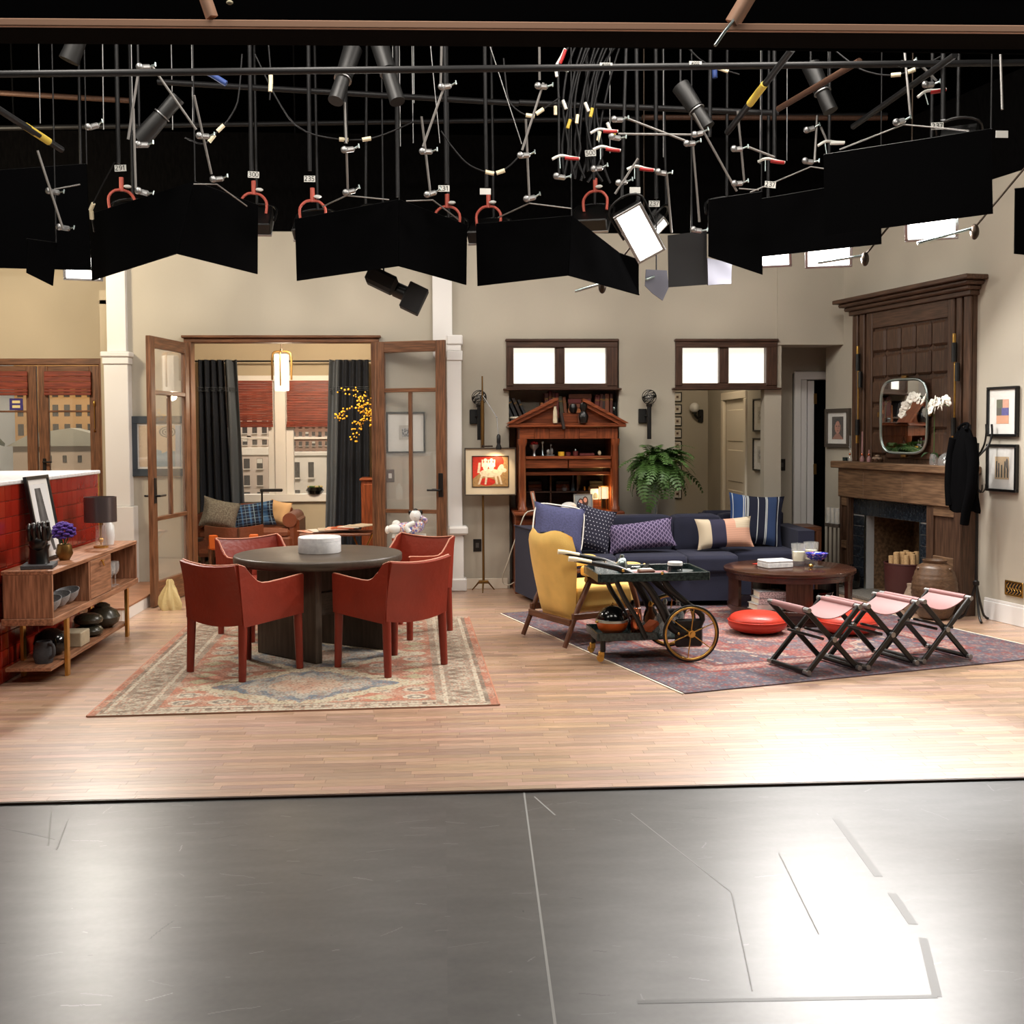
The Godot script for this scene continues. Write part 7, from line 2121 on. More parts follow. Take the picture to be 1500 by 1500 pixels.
	part(m, "swing_arm", g().rod(v(0, 0.36, -0.02), v(0.0, 0.36, -0.11), 0.012).rod(v(0, -0.36, -0.02), v(0.0, -0.36, -0.11), 0.012), "old_brass")
	# slender sconces
	for k in 2:
		var s := thing("stick_sconce", ["slender black and gold sconce left of the mirror", "slender black and gold sconce right of the mirror"][k], "sconce", rw([-1.78, -0.275][k], 0, 0.085), t)
		part(s, "shade_tube", g().rod(v(0, 2.23, 0.03), v(0, 2.40, 0.03), 0.024, -1.0, 14), "black_metal")
		part(s, "gold_tip", g().rod(v(0, 2.40, 0.03), v(0, 2.48, 0.03), 0.016, -1.0, 12), "brass")
		part(s, "shade_tube", g().rod(v(0.045, 2.06, 0.03), v(0.045, 2.22, 0.03), 0.022, -1.0, 14), "black_metal")
		part(s, "gold_rod", g().rod(v(0.012, 1.70, 0.03), v(0.012, 2.25, 0.03), 0.009).rod(v(0.012, 2.14, 0.0), v(0.012, 2.14, 0.03), 0.01), "brass")
		part(s, "shade_tube", g().rod(v(0.0, 1.58, 0.03), v(0.0, 1.74, 0.03), 0.023, -1.0, 14), "black_metal")
		part(s, "gold_tip", g().rod(v(0.0, 1.50, 0.03), v(0.0, 1.58, 0.03), 0.016, -1.0, 12), "brass")
	# on the mantel
	var y := 1.318
	orchid(rw(-0.45, y, 0.185))
	var cl := thing("glass_cloche", "clear glass dome over a pale shell on the mantel", "cloche", rw(-0.28, y, 0.165))
	var dome := []
	for j in 9:
		dome.append(Vector2(0.085 * cos(PI / 2 * j / 8.0), 0.03 + 0.085 * sin(PI / 2 * j / 8.0)))
	dome.push_front(Vector2(0.085, 0.0))
	part(cl, "dome", g().lathe(dome, 24), "clear_glass")
	part(cl, "knob", g().ell(v(0, 0.125, 0), v(0.012, 0.012, 0.012), 8, 6), "clear_glass")
	part(cl, "shell", g().ell(v(0.0, 0.025, 0), v(0.04, 0.025, 0.03), 12, 8), "ceramic_white")
	for k in 3:
		var c := thing("bud_bottle", ["tall thin pink bottle on the mantel", "short pink bottle on the mantel", "thin glass bottle at the mantel's left"][k], "bottle", rw(-1.62 + [0.0, 0.12, -0.22][k], y, 0.16))
		part(c, "body", g().lathe(p2([0.0, 0.0, 0.022, 0.0, 0.024, 0.03, 0.008, 0.06, 0.007, [0.30, 0.12, 0.26][k], 0.0, [0.30, 0.12, 0.26][k]]), 12), ["leather_pink", "leather_pink", "clear_glass"][k])
		part(c, "collar", g().lathe(p2([0.008, 0.06, 0.012, 0.07, 0.008, 0.08]), 10), "copper")
	solo("tiny_green_box", "tiny dark green box at the left end of the mantel", "box", g().bx(v(-0.03, 0, -0.02), v(0.03, 0.035, 0.02), 0.003), "marble_green", rw(-1.98, y, 0.12), t)
	var kb := thing("wooden_toy_car", "small carved wooden car on the mantel", "toy", rw(-1.38, y, 0.15), t)
	part(kb, "body", g().box(v(0, 0.035, 0), v(0.13, 0.03, 0.05), 0.012).box(v(0.01, 0.06, 0), v(0.05, 0.025, 0.04), 0.01), "stoneware_pale")
	for q in [[-0.04, 0.028], [0.04, 0.028], [-0.04, -0.028], [0.04, -0.028]]:
		part(kb, "wheel", g().rod(v(q[0], 0.018, q[1] - 0.005), v(q[0], 0.018, q[1] + 0.005), 0.018, -1.0, 12), "darkwood_x")
	# on the hearth
	var lb := thing("log_bucket", "maroon round bucket filled with upright logs", "bucket", rw(-0.98, 0.038, 0.10))
	part(lb, "bucket", g().lathe(p2([0.0, 0.0, 0.175, 0.0, 0.18, 0.02, 0.195, 0.33, 0.185, 0.33, 0.172, 0.03, 0.0, 0.03]), 32), "bucket_maroon")
	part(lb, "rim", g().lathe(p2([0.193, 0.325, 0.199, 0.33, 0.197, 0.34, 0.186, 0.34, 0.186, 0.325]), 32), "bucket_maroon")
	rng.seed = 23
	for k in 14:
		var a := k * 2.399
		var r := 0.128 * sqrt((k + 0.4) / 14.0)
		var lg := solo("split_log", "pale split log in the maroon bucket, %s from the middle outwards" % nth(k), "log", g().rod(v(0, 0, 0), v(0.008, 0.36 + 0.05 * rng.randf(), 0), 0.026, 0.027, 7), "log_end", rw(-0.98, 0.072, 0.10) + v(cos(a) * r, 0, sin(a) * r), rng.randf() * 3.0, "logs in the maroon bucket")
	var ur := thing("ribbed_urn", "large ribbed brown stoneware jar beside the fireplace", "jar", rw(-0.10, 0, 0.42))
	var prof := [Vector2(0, 0), Vector2(0.10, 0)]
	for j in 25:
		var f := j / 24.0
		var r := 0.10 + 0.098 * pow(sin(PI * (0.10 + 0.74 * f)), 0.9) - 0.01 * f
		prof.append(Vector2(r + 0.0035 * sin(f * 60.0) * (1.0 if f > 0.45 else 0.0), 0.02 + 0.44 * f))
	prof.append_array([Vector2(0.11, 0.475), Vector2(0.095, 0.485), Vector2(0.105, 0.51), Vector2(0.09, 0.51), Vector2(0.08, 0.48), Vector2(0, 0.4)])
	part(ur, "body", g().lathe(prof, 36), "stoneware_brown")
	for k in 3:
		part(ur, "lug", g().ell(v(0.145 * cos(k * 2.1 + 1.0), 0.44, 0.145 * sin(k * 2.1 + 1.0)), v(0.02, 0.015, 0.02), 8, 6), "stoneware_brown")
	solo("pale_stone_vase", "pale rough stone vase half behind the big jar", "vase", g().lathe(p2([0.0, 0.0, 0.055, 0.0, 0.085, 0.07, 0.075, 0.15, 0.04, 0.23, 0.045, 0.26, 0.035, 0.26, 0.0, 0.22]), 18), "stoneware_pale", rw(-0.42, 0.0, 0.42))
	var bp := thing("black_lidded_pot", "glossy black lidded pot at the hearth's left", "pot", rw(-1.70, 0.038, 0.22))
	part(bp, "body", g().lathe(p2([0.0, 0.0, 0.06, 0.0, 0.085, 0.03, 0.09, 0.10, 0.08, 0.17, 0.06, 0.185, 0.0, 0.185]), 24), "ceramic_black")
	part(bp, "lid", g().lathe(p2([0.06, 0.186, 0.064, 0.195, 0.03, 0.215, 0.016, 0.22, 0.018, 0.24, 0.0, 0.245]), 20), "ceramic_black")
	# iron candle stand
	var cs := thing("iron_candle_stand", "tall iron stand with three clear candle glasses", "candle stand", rw(-1.93, 0.038, 0.30), t)
	part(cs, "base", g().bx(v(-0.11, 0, -0.06), v(0.11, 0.015, 0.06), 0.004), "frame_pewter")
	for x in [-0.08, 0.0, 0.08]:
		part(cs, "upright", g().rod(v(x, 0.015, 0), v(x, 0.60, 0), 0.010, -1.0, 6), "frame_pewter")
		part(cs, "cup", g().lathe(p2([0.0, 0.60, 0.036, 0.605, 0.038, 0.64, 0.03, 0.64, 0.0, 0.62]), 12, v(x, 0, 0)), "frame_pewter")
		part(cs, "candle_glass", g().lathe(p2([0.0, 0.625, 0.022, 0.63, 0.026, 0.80, 0.024, 0.80, 0.02, 0.635]), 14, v(x, 0, 0)), "clear_glass")
	# pictures, grille, coat rack
	framed("portrait_photograph", "pewter-framed portrait photograph left of the fireplace", 0.46, 0.41, 0.04, rw(-2.295, 1.655, 0.002), t, "frame_pewter", "mat_board", "photo_portrait", 0.22, 0.24, 0.04)
	framed("colour_block_print", "black-framed print of green, blue and orange blocks", 0.37, 0.42, 0.022, rw(0.235, 1.785, 0.002), t, "frame_black", "mat_board", "art_blocks", 0.15, 0.205, 0.035)
	framed("figure_sketch_print", "black-framed sepia sketch of figures below the colour blocks", 0.37, 0.40, 0.022, rw(0.235, 1.31, 0.002), t, "frame_black", "mat_board", "art_figures", 0.17, 0.19, 0.035)
	var gr := thing("brass_vent_grille", "pierced brass vent grille low on the right wall", "vent", rw(0.385, 0.305, 0.0), t)
	part(gr, "backing", g().box(v(0, 0, 0.003), v(0.205, 0.12, 0.006)), "ink")
	part(gr, "border", g().box(v(0, 0.056, 0.008), v(0.21, 0.014, 0.012), 0.003).box(v(0, -0.056, 0.008), v(0.21, 0.014, 0.012), 0.003).box(v(-0.1, 0, 0.008), v(0.014, 0.11, 0.012), 0.003).box(v(0.1, 0, 0.008), v(0.014, 0.11, 0.012), 0.003), "brass")
	for k in 5:
		var x := -0.072 + 0.036 * k
		part(gr, "scroll", g().tube(smooth_path([v(x - 0.014, -0.045, 0.009), v(x + 0.014, -0.02, 0.009), v(x - 0.014, 0.01, 0.009), v(x + 0.012, 0.045, 0.009)], 10), 0.004, 5), "brass")
	part(gr, "scroll", g().box(v(0, 0, 0.009), v(0.19, 0.007, 0.008)), "brass")
	coat_rack()

func orchid(p: Vector3) -> void:
	var o := thing("white_orchid", "white orchid spray arching before the mirror", "flowers", p, rw_turn())
	part(o, "glass_vase", g().lathe(p2([0.0, 0.0, 0.035, 0.0, 0.04, 0.02, 0.035, 0.10, 0.03, 0.10, 0.0, 0.03]), 16), "clear_glass")
	var path := smooth_path(p3([0, 0.03, 0, 0.03, 0.30, 0.02, 0.04, 0.50, 0.04, -0.05, 0.61, 0.07, -0.20, 0.60, 0.09, -0.32, 0.45, 0.10]), 30)
	part(o, "stem", g().tube(path, 0.004, 5, 0.002), "stem_green")
	part(o, "stem", g().tube(smooth_path(p3([0.02, 0.45, 0.03, 0.12, 0.55, 0.05, 0.28, 0.52, 0.06]), 10), 0.003, 5, 0.002), "stem_green")
	rng.seed = 40
	var fl := g()
	for k in 5:
		var a := TAU * k / 5.0 + 0.3
		fl.ell(v(cos(a) * 0.024, sin(a) * 0.024, 0), v(0.021, 0.021, 0.006), 9, 6)
	fl.ell(v(0, -0.004, 0.01), v(0.008, 0.010, 0.008), 6, 4)
	var fm := fl.mesh()
	var spots := []
	for k in 17:
		var c: Vector3 = path[14 + k % 17] + v(rng.randf_range(-0.035, 0.035), rng.randf_range(-0.04, 0.03), rng.randf_range(-0.02, 0.04))
		spots.append(c)
	for k in 8:
		spots.append(v(0.06 + 0.03 * k, 0.55 + 0.03 * sin(k * 1.3), 0.06))
	for c in spots:
		var f := obj(o, "blossom", fm, M["petal_white"])
		f.position = c
		f.rotation = v(rng.randf_range(-0.5, 0.3), rng.randf_range(-0.7, 0.7), rng.randf() * TAU)
	for k in 3:
		var P := []
		for j in 7:
			var f := j / 6.0
			for i in 3:
				P.append(v((i - 1) * 0.025 * sin(PI * clampf(f, 0.06, 0.94)) + 0.09 * f * cos(k * 2.1), 0.09 + 0.10 * f - 0.12 * f * f, 0.09 * f * sin(k * 2.1) + 0.02))
		part(o, "leaf", g().sheet(P, 2, 6, 0.002), "leaf_dark")

func coat_rack() -> void:
	var p := rw(0.12, 0, 0.17)
	var o := thing("iron_coat_rack", "black wrought iron coat rack beside the fireplace", "coat rack", p, rw_turn())
	part(o, "post", g().rod(v(0, 0.30, 0), v(0, 1.52, 0), 0.014, 0.012), "black_metal")
	for k in 3:
		var a := TAU * k / 3.0 + 0.35
		var c := v(cos(a), 0, sin(a))
		part(o, "leg", g().tube(smooth_path([v(0, 0.34, 0), c * 0.03 + v(0, 0.22, 0), c * 0.09 + v(0, 0.05, 0), c * 0.145 + v(0, 0.011, 0)], 12), 0.011, 6), "black_metal")
	for k in 4:
		var a := TAU * k / 4.0 + 0.25
		var c := v(cos(a), 0, sin(a) * 0.8)
		part(o, "hook", g().tube(smooth_path([v(0, 1.40, 0), c * 0.08 + v(0, 1.47, 0), c * 0.12 + v(0, 1.52, 0), c * 0.145 + v(0, 1.60, 0), c * 0.14 + v(0, 1.68, 0)], 14), 0.009, 6), "black_metal")
		part(o, "small_hook", g().tube(smooth_path([v(0, 1.14, 0), c * 0.05 + v(0, 1.10, 0), c * 0.08 + v(0, 1.13, 0), c * 0.085 + v(0, 1.17, 0)], 8), 0.005, 5), "black_metal")
	part(o, "ring", g().lathe(p2([0.014, 0.30, 0.026, 0.31, 0.026, 0.34, 0.014, 0.35]), 12), "black_metal")
	# black jacket hung from its collar
	var j := thing("black_jacket", "black jacket hanging on the iron coat rack", "jacket", rw(0.135, 0, 0.315), rw_turn())
	var n := 24
	var P := []
	var rows := [[1.66, 0.03, 0.02], [1.62, 0.075, 0.035], [1.54, 0.12, 0.05], [1.42, 0.135, 0.06], [1.25, 0.14, 0.065], [1.08, 0.155, 0.07], [0.97, 0.165, 0.07], [0.945, 0.16, 0.066]]
	for r in rows.size():
		for i in n + 1:
			var a := TAU * i / n
			var k := 1.0 + 0.13 * sin(a * 5.0 + r * 0.6) + 0.06 * sin(a * 9.0 - r)
			P.append(v(cos(a) * rows[r][1] * k, rows[r][0] + 0.012 * sin(a * 3.0), sin(a) * rows[r][2] * k))
	part(j, "body", g().sheet(P, n, rows.size() - 1, 0.006, true), "wool_black")
	part(j, "collar", g().tube(smooth_path(p3([-0.05, 1.64, 0.03, -0.02, 1.68, 0.0, 0.03, 1.68, -0.01, 0.06, 1.63, 0.03]), 10), 0.014, 6), "wool_black")
	part(j, "sleeve", g().tube(smooth_path(p3([0.10, 1.56, 0.02, 0.155, 1.38, 0.03, 0.16, 1.15, 0.05, 0.11, 0.95, 0.06, 0.09, 0.84, 0.06]), 14), 0.05, 10, 0.036), "wool_black")
	part(j, "sleeve", g().tube(smooth_path(p3([-0.10, 1.56, 0.02, -0.135, 1.38, 0.03, -0.125, 1.15, 0.05, -0.10, 0.99, 0.06]), 14), 0.045, 10, 0.036), "wool_black")

# a hung panel of cloth on a wire frame from four corners: top left, top right, bottom right, bottom left
func cloth_panel(q: Array) -> G:
	var P := p3(q)
	var n: Vector3 = (P[1] - P[0]).cross(P[3] - P[0]).normalized()
	var s := []
	for j in 5:
		for i in 5:
			var a: Vector3 = P[0].lerp(P[1], i / 4.0)
			var b: Vector3 = P[3].lerp(P[2], i / 4.0)
			s.append(a.lerp(b, j / 4.0) + n * 0.012 * sin(PI * i / 4.0) * sin(PI * j / 4.0))
	return g().sheet(s, 4, 4, 0.012)

func studio_lamp(called: String, label: String, p: Vector3, target: Vector3, w: float, h: float, energy: float, c := Color(1, 0.95, 0.88), hang := 1.2, panel := "lamp_panel", roll := 0.0) -> Node3D:
	var o := thing(called, label, "studio light", p)
	o.transform = Transform3D(Basis(), p).looking_at(target, Vector3.UP)
	o.rotate_object_local(Vector3(0, 0, 1), roll)
	# light leaves along -z
	part(o, "housing", g().bx(v(-w / 2 - 0.02, -h / 2 - 0.02, 0.005), v(w / 2 + 0.02, h / 2 + 0.02, 0.12), 0.01), "black_metal")
	part(o, "rim", g().bx(v(-w / 2 - 0.025, h / 2, -0.012), v(w / 2 + 0.025, h / 2 + 0.02, 0.01), 0.003).bx(v(-w / 2 - 0.025, -h / 2 - 0.02, -0.012), v(w / 2 + 0.025, -h / 2, 0.01), 0.003).bx(v(-w / 2 - 0.025, -h / 2, -0.012), v(-w / 2, h / 2, 0.01), 0.003).bx(v(w / 2, -h / 2, -0.012), v(w / 2 + 0.025, h / 2, 0.01), 0.003), "dull_steel")
	part(o, "lamp_panel", g().bx(v(-w / 2, -h / 2, 0.0), v(w / 2, h / 2, 0.004)), panel)
	part(o, "yoke", g().tube(smooth_path([v(-w / 2 - 0.04, 0, 0.06), v(-w / 2 - 0.04, h / 2 + 0.06, 0.07), v(0, h / 2 + 0.11, 0.08), v(w / 2 + 0.04, h / 2 + 0.06, 0.07), v(w / 2 + 0.04, 0, 0.06)], 14), 0.011, 6), "black_metal")
	var top := o.transform.affine_inverse() * (p + v(0, hang if hang < 0.3 else 8.2 - p.y, 0))
	part(o, "hanger", g().rod(v(0, h / 2 + 0.10, 0.08), top, 0.014, -1.0, 6), "grid_pipe")
	var l := AreaLight3D.new()
	l.name = "lamp_light"
	o.add_child(l)
	l.position = v(0, 0, -0.014)
	l.area_size = Vector2(w, h)
	l.area_normalize_energy = true
	l.light_energy = energy
	l.light_color = c
	l.area_range = 40.0
	l.shadow_enabled = true
	return o

func build_rig() -> void:
	# lamps that the photograph shows
	studio_lamp("hanging_panel_light", "bright tilted rectangular panel light above the bookcase", v(1.589, 3.226, -9.0), v(0.9, 1.0, -4.0), 0.20, 0.40, 2.0, Color(1, 0.98, 0.96), 1.1, "lamp_panel", -0.5)
	studio_lamp("hanging_panel_light", "bright panel light under the biggest flag by the fireplace", v(3.75, 3.22, -8.45), v(2.2, 0.0, -5.2), 0.34, 0.26, 18.0, Color(1, 0.98, 0.96), 1.1)
	studio_lamp("hanging_panel_light", "bright panel light under the long flag before alcove", v(3.28, 3.16, -9.4), v(1.9, 0.0, -5.4), 0.34, 0.28, 16.0, Color(1, 0.98, 0.96), 1.2)
	studio_lamp("hanging_panel_light", "bright panel light half hidden by the tall right flag", v(2.82, 3.16, -9.6), v(1.5, 0.0, -6.0), 0.34, 0.22, 10.0, Color(1, 0.98, 0.96), 1.2)
	studio_lamp("hanging_panel_light", "bright panel light at the far left under the flag", v(-3.16, 3.10, -10.15), v(-1.7, 0.0, -5.0), 0.28, 0.20, 13.0, Color(1, 0.97, 0.93), 1.2)
	# lamps behind the flags that light the back of the set
	var bk := [[-2.75, 3.50, -10.2, -2.9, 1.5, -12.5], [-1.66, 3.48, -10.2, -1.7, 1.3, -12.2], [-1.13, 3.42, -10.1, -0.8, 1.5, -11.8], [0.05, 3.38, -10.1, 0.2, 1.3, -11.6], [0.42, 3.38, -10.1, 0.9, 1.2, -11.4], [1.33, 3.46, -9.9, 1.8, 1.2, -11.5], [2.45, 3.46, -9.6, 3.0, 1.1, -11.5]]
	for i in bk.size():
		var q: Array = bk[i]
		var o := studio_lamp("hanging_spot_lamp", ["leftmost", "second", "third", "fourth", "fifth", "sixth", "rightmost"][i] + " red-yoked lamp hidden behind the black flags", v(q[0], q[1], q[2]), v(q[3], q[4], q[5]), 0.26, 0.26, BACK_E * (0.55 if i < 2 else 1.0), Color(1, 0.97, 0.93), 0.9)
		if i == 6:
			continue
		var yp := [v(-2.80, 3.73, -10.1), v(-1.655, 3.71, -10.1), v(-1.13, 3.63, -10.0), v(0.05, 3.585, -10.0), v(0.415, 3.59, -10.0), v(1.34, 3.69, -9.8)][i] as Vector3
		var yk := part(o, "red_yoke", g().tube(smooth_path(p3([-0.105, -0.13, 0, -0.11, -0.03, 0, -0.06, 0.03, 0, 0, 0.04, 0, 0.06, 0.03, 0, 0.11, -0.03, 0, 0.105, -0.13, 0]), 18), 0.013, 6).rod(v(0, 0.03, 0), v(0, 0.15, 0), 0.02, -1.0, 8), "red_clamp")
		yk.transform = o.transform.affine_inverse() * Transform3D(Basis.from_euler(v(0, 0.5 - 0.2 * i, 0)), yp)
		part(yk, "knob", g().ell(v(0.045, 0.07, 0.03), v(0.035, 0.016, 0.016), 8, 6), "label_white")
	# two more behind the flags, turned along the set
	studio_lamp("hanging_cross_lamp", "lamp behind the flags turned to the red tiles", v(-0.60, 3.42, -10.15), v(-2.9, 0.8, -8.3), 0.26, 0.26, 3.0, Color(1, 0.97, 0.93), 0.9)
	studio_lamp("hanging_cross_lamp", "lamp behind the flags turned to the fireplace wall", v(1.95, 3.46, -10.25), v(4.75, 0.5, -9.3), 0.26, 0.26, 1.8, Color(1, 0.97, 0.93), 0.9)
	# big soft lamps over the cameras, above the frame
	for q in [[-3.4, 5.2, -3.4, -2.6, 1.3, -11.6, "left"], [-0.2, 5.3, -3.3, 0.2, 1.3, -11.6, "middle"], [3.2, 5.2, -3.4, 3.0, 1.3, -11.6, "right"]]:
		studio_lamp("hanging_soft_box", "large soft lamp over the cameras on the %s" % q[6], v(q[0], q[1], q[2]), v(q[3], q[4], q[5]), 1.6, 1.2, FRONT_E, Color(1, 0.97, 0.93), 1.5, "soft_box_face")
	# lamps hung high over the set, above the frame, that light the floor from over the flags
	for q in [[-3.0, "dining rug's left"], [-0.9, "dining table"], [1.4, "bar cart"], [2.7, "folding stools"]]:
		studio_lamp("hanging_top_lamp", "square lamp hung high over the %s" % q[1], v(q[0], 5.6, -7.6), v(q[0], 0.0, -7.3), 0.8, 0.8, TOP_E, Color(1, 0.97, 0.93), 1.2, "soft_box_face")
	# the hard pool of light on the boards in front of the rug
	var fr := studio_lamp("hanging_fresnel_lamp", "hard lamp above the fireplace aimed at the floor boards", v(3.9, 3.75, -8.3), v(2.05, 0.0, -5.55), 0.22, 0.22, 0.5, Color(1, 0.98, 0.96), 0.6)
	var sl := SpotLight3D.new()
	sl.name = "fresnel_beam"
	fr.add_child(sl)
	sl.position = v(0, 0, -0.03)
	sl.spot_angle = 15.0
	sl.spot_angle_attenuation = 0.5
	sl.light_energy = 40.0
	sl.light_size = 0.06
	sl.spot_range = 40.0
	sl.shadow_enabled = true
	# lamps that light the painted town and the rooms behind
	studio_lamp("hanging_backing_lamp", "lamp lighting the town model behind the den window", v(-2.0, 4.3, -15.6), v(-2.1, 1.0, -18.0), 1.2, 0.4, 30.0, Color(1, 0.97, 0.92), 1.0)
	studio_lamp("hanging_backing_lamp", "lamp lighting the town model behind the kitchen doors", v(-5.4, 3.6, -14.6), v(-5.5, 1.0, -16.6), 1.0, 0.4, 12.0, Color(1, 0.93, 0.8), 1.0)
	studio_lamp("hanging_room_lamp", "lamp lighting the den from behind the door head", v(-1.4, 2.80, -12.1), v(-1.9, 0.7, -14.2), 0.6, 0.2, 13.0, Color(1, 0.9, 0.76), 0.17)
	studio_lamp("hanging_room_lamp", "lamp lighting the kitchen end of the set", v(-4.6, 3.9, -9.6), v(-4.6, 2.2, -12.8), 0.7, 0.4, 15.0, Color(1, 0.92, 0.78), 0.8)
	studio_lamp("hanging_room_lamp", "lamp lighting the little hall", v(2.8, 2.75, -12.6), v(2.95, 0.9, -14.2), 0.3, 0.2, 1.4, Color(1, 0.9, 0.75), 0.16)
	build_flags()
	build_grid()

func build_flags() -> void:
	var fl := [
		["wide black flag at the left edge of the picture", [[-3.73, 3.76, -9.4, -2.88, 3.83, -9.4, -2.86, 2.97, -9.4, -3.75, 2.99, -9.4]]],
		["small black flag hanging under the leftmost flag", [[-3.19, 3.14, -8.9, -3.07, 3.16, -9.2, -3.11, 2.82, -9.2, -3.2, 2.88, -8.9]]],
		["folded black flag left, above the left glazed door", [[-2.98, 3.5, -9.8, -1.95, 3.63, -9.1, -2.1, 3.06, -9.1, -2.97, 2.94, -9.8], [-1.95, 3.63, -9.1, -1.58, 3.59, -9.8, -1.59, 3.0, -9.8, -2.1, 3.06, -9.1]]],
		["folded black flag in the middle, above the den doors", [[-1.24, 3.45, -9.7, -0.34, 3.5, -9.1, -0.35, 2.97, -9.1, -1.23, 2.93, -9.7], [-0.34, 3.5, -9.1, 0.21, 3.41, -9.7, 0.2, 2.9, -9.7, -0.35, 2.97, -9.1]]],
		["folded black flag above the bookcase", [[0.3, 3.42, -9.7, 1.05, 3.38, -9.1, 1.02, 2.9, -9.1, 0.31, 2.89, -9.7], [1.05, 3.38, -9.1, 1.49, 3.15, -9.5, 1.67, 2.79, -9.5, 1.02, 2.9, -9.1], [1.49, 3.15, -9.5, 1.67, 3.09, -9.5, 1.67, 2.79, -9.5, 1.49, 2.86, -9.5]]],
		["black flag right of the bright panel lamp", [[2.22, 3.56, -9.3, 2.67, 3.63, -9.3, 2.68, 2.94, -9.3, 2.22, 3.09, -9.3]]],
		["long black flag before the alcove lamps", [[2.67, 3.57, -9.3, 3.57, 3.68, -9.0, 3.58, 3.15, -9.0, 2.68, 3.09, -9.3]]],
		["biggest black flag, above the fireplace", [[2.75, 3.62, -8.0, 3.79, 3.71, -7.6, 3.81, 3.13, -7.6, 2.76, 3.04, -8.0]]],
		["black flag cut off by the right edge of the picture", [[3.65, 3.17, -7.0, 3.98, 3.2, -7.0, 3.99, 2.73, -7.0, 3.65, 2.76, -7.0]]],
	]
	for f in fl:
		var o := thing("hanging_black_flag", f[0], "flag", Vector3(), 0.0, "black cloth flags")
		for q in f[1]:
			part(o, "cloth_panel", cloth_panel(q), "duvetyne")
			var P := p3(q)
			part(o, "wire_edge", g().rod(P[0], P[1], 0.006, -1.0, 5), "black_metal")
		var a: Vector3 = p3(f[1][0])[1]
		part(o, "hanger", g().rod(a, v(a.x, 8.2, a.z), 0.006, -1.0, 6), "grid_pipe")
	var gf := thing("hanging_grey_flag", "small grey flag with pale side between black flags", "flag", Vector3())
	part(gf, "cloth_panel", cloth_panel([1.898, 3.28, -9.4, 2.229, 3.322, -9.4, 2.236, 2.87, -9.4, 1.904, 2.846, -9.4]), "flag_dark_grey")
	part(gf, "side_panel", cloth_panel([2.254, 3.108, -9.5, 2.492, 3.084, -9.6, 2.487, 2.902, -9.6, 2.26, 2.877, -9.5]), "flag_grey")
	part(gf, "hanger", g().rod(v(2.1, 3.3, -9.4), v(2.1, 8.2, -9.4), 0.008, -1.0, 6), "grid_pipe")
	# black drapes hung above the set walls
	structm("trim_drape_back", g().bx(v(-6.4, 3.60, -12.32), v(4.3, 4.85, -12.28)), "drape")
	structm("trim_drape_right", g().bx(v(-2.4, 3.70, -0.30), v(3.4, 4.7, -0.24)), "drape").transform = Transform3D(Basis.from_euler(v(0, rw_turn(), 0)), RP)
	# the projector and the bent reflector under the flags
	var pj := thing("hanging_projector", "dark grey projector with square hood under the middle flag", "projector", v(-0.485, 2.895, -9.62), 0.0)
	pj.rotation = v(0.0, 0.0, -0.45)
	part(pj, "body", g().bx(v(-0.17, -0.06, -0.12), v(0.10, 0.09, 0.12), 0.03), "flag_dark_grey")
	part(pj, "lens", g().rod(v(0.10, 0.0, 0), v(0.20, 0.0, 0.02), 0.065, -1.0, 16), "black_metal")
	part(pj, "hood", g().bx(v(0.19, -0.12, -0.10), v(0.36, 0.11, 0.10), 0.006), "flag_dark_grey")
	part(pj, "hanger", g().rod(v(-0.05, 0.08, 0), v(-0.05, 0.08, 0) + v(-sin(0.45), cos(0.45), 0) * 5.3, 0.008), "grid_pipe")
	var rf := thing("hanging_reflector", "bent grey reflector sheet under the bright panel light", "reflector", v(1.84, 2.86, -9.6), 0.3)
	part(rf, "sheet", g().mv(Vector3()).prism(p2([-0.10, 0.16, 0.10, 0.16, 0.12, 0.02, 0.06, -0.10, -0.04, -0.04, -0.11, 0.02]), 0.01), "flag_grey")
	part(rf, "clip", g().rod(v(-0.11, 0.07, 0.02), v(-0.03, 0.10, 0.02), 0.012, -1.0, 8), "steel")
	part(rf, "hanger", g().rod(v(0, 0.16, 0), v(0, 5.34, 0), 0.006, -1.0, 6), "grid_pipe")
	for k in 3:
		var q := [[3.60, 3.05, -8.35, 4.02, 3.16, -8.3], [3.15, 3.04, -9.3, 3.52, 3.09, -9.2], [1.16, 2.86, -9.8, 1.40, 2.93, -9.8]][k] as Array
		var s := thing("hanging_boom", ["thin bright boom rod under the fireplace lamp", "thin bright boom rod under the alcove lamp", "short dark boom rod under the bookcase flag"][k], "boom", Vector3())
		part(s, "rod", g().rod(v(q[0], q[1], q[2]), v(q[3], q[4], q[5]), 0.012, -1.0, 8), "steel")
		part(s, "knuckle", g().ell(v(q[3], q[4] - 0.03, q[5]), v(0.035, 0.06, 0.035), 10, 8), "bronze")
		part(s, "hanger", g().rod(v(q[3], q[4], q[5]), v(q[3] + 0.35, q[4] + 0.45, q[5] + 0.1), 0.009, -1.0, 6).rod(v(q[3] + 0.35, q[4] + 0.45, q[5] + 0.1), v(q[3] + 0.35, 8.2, q[5] + 0.1), 0.007, -1.0, 6), "bronze")

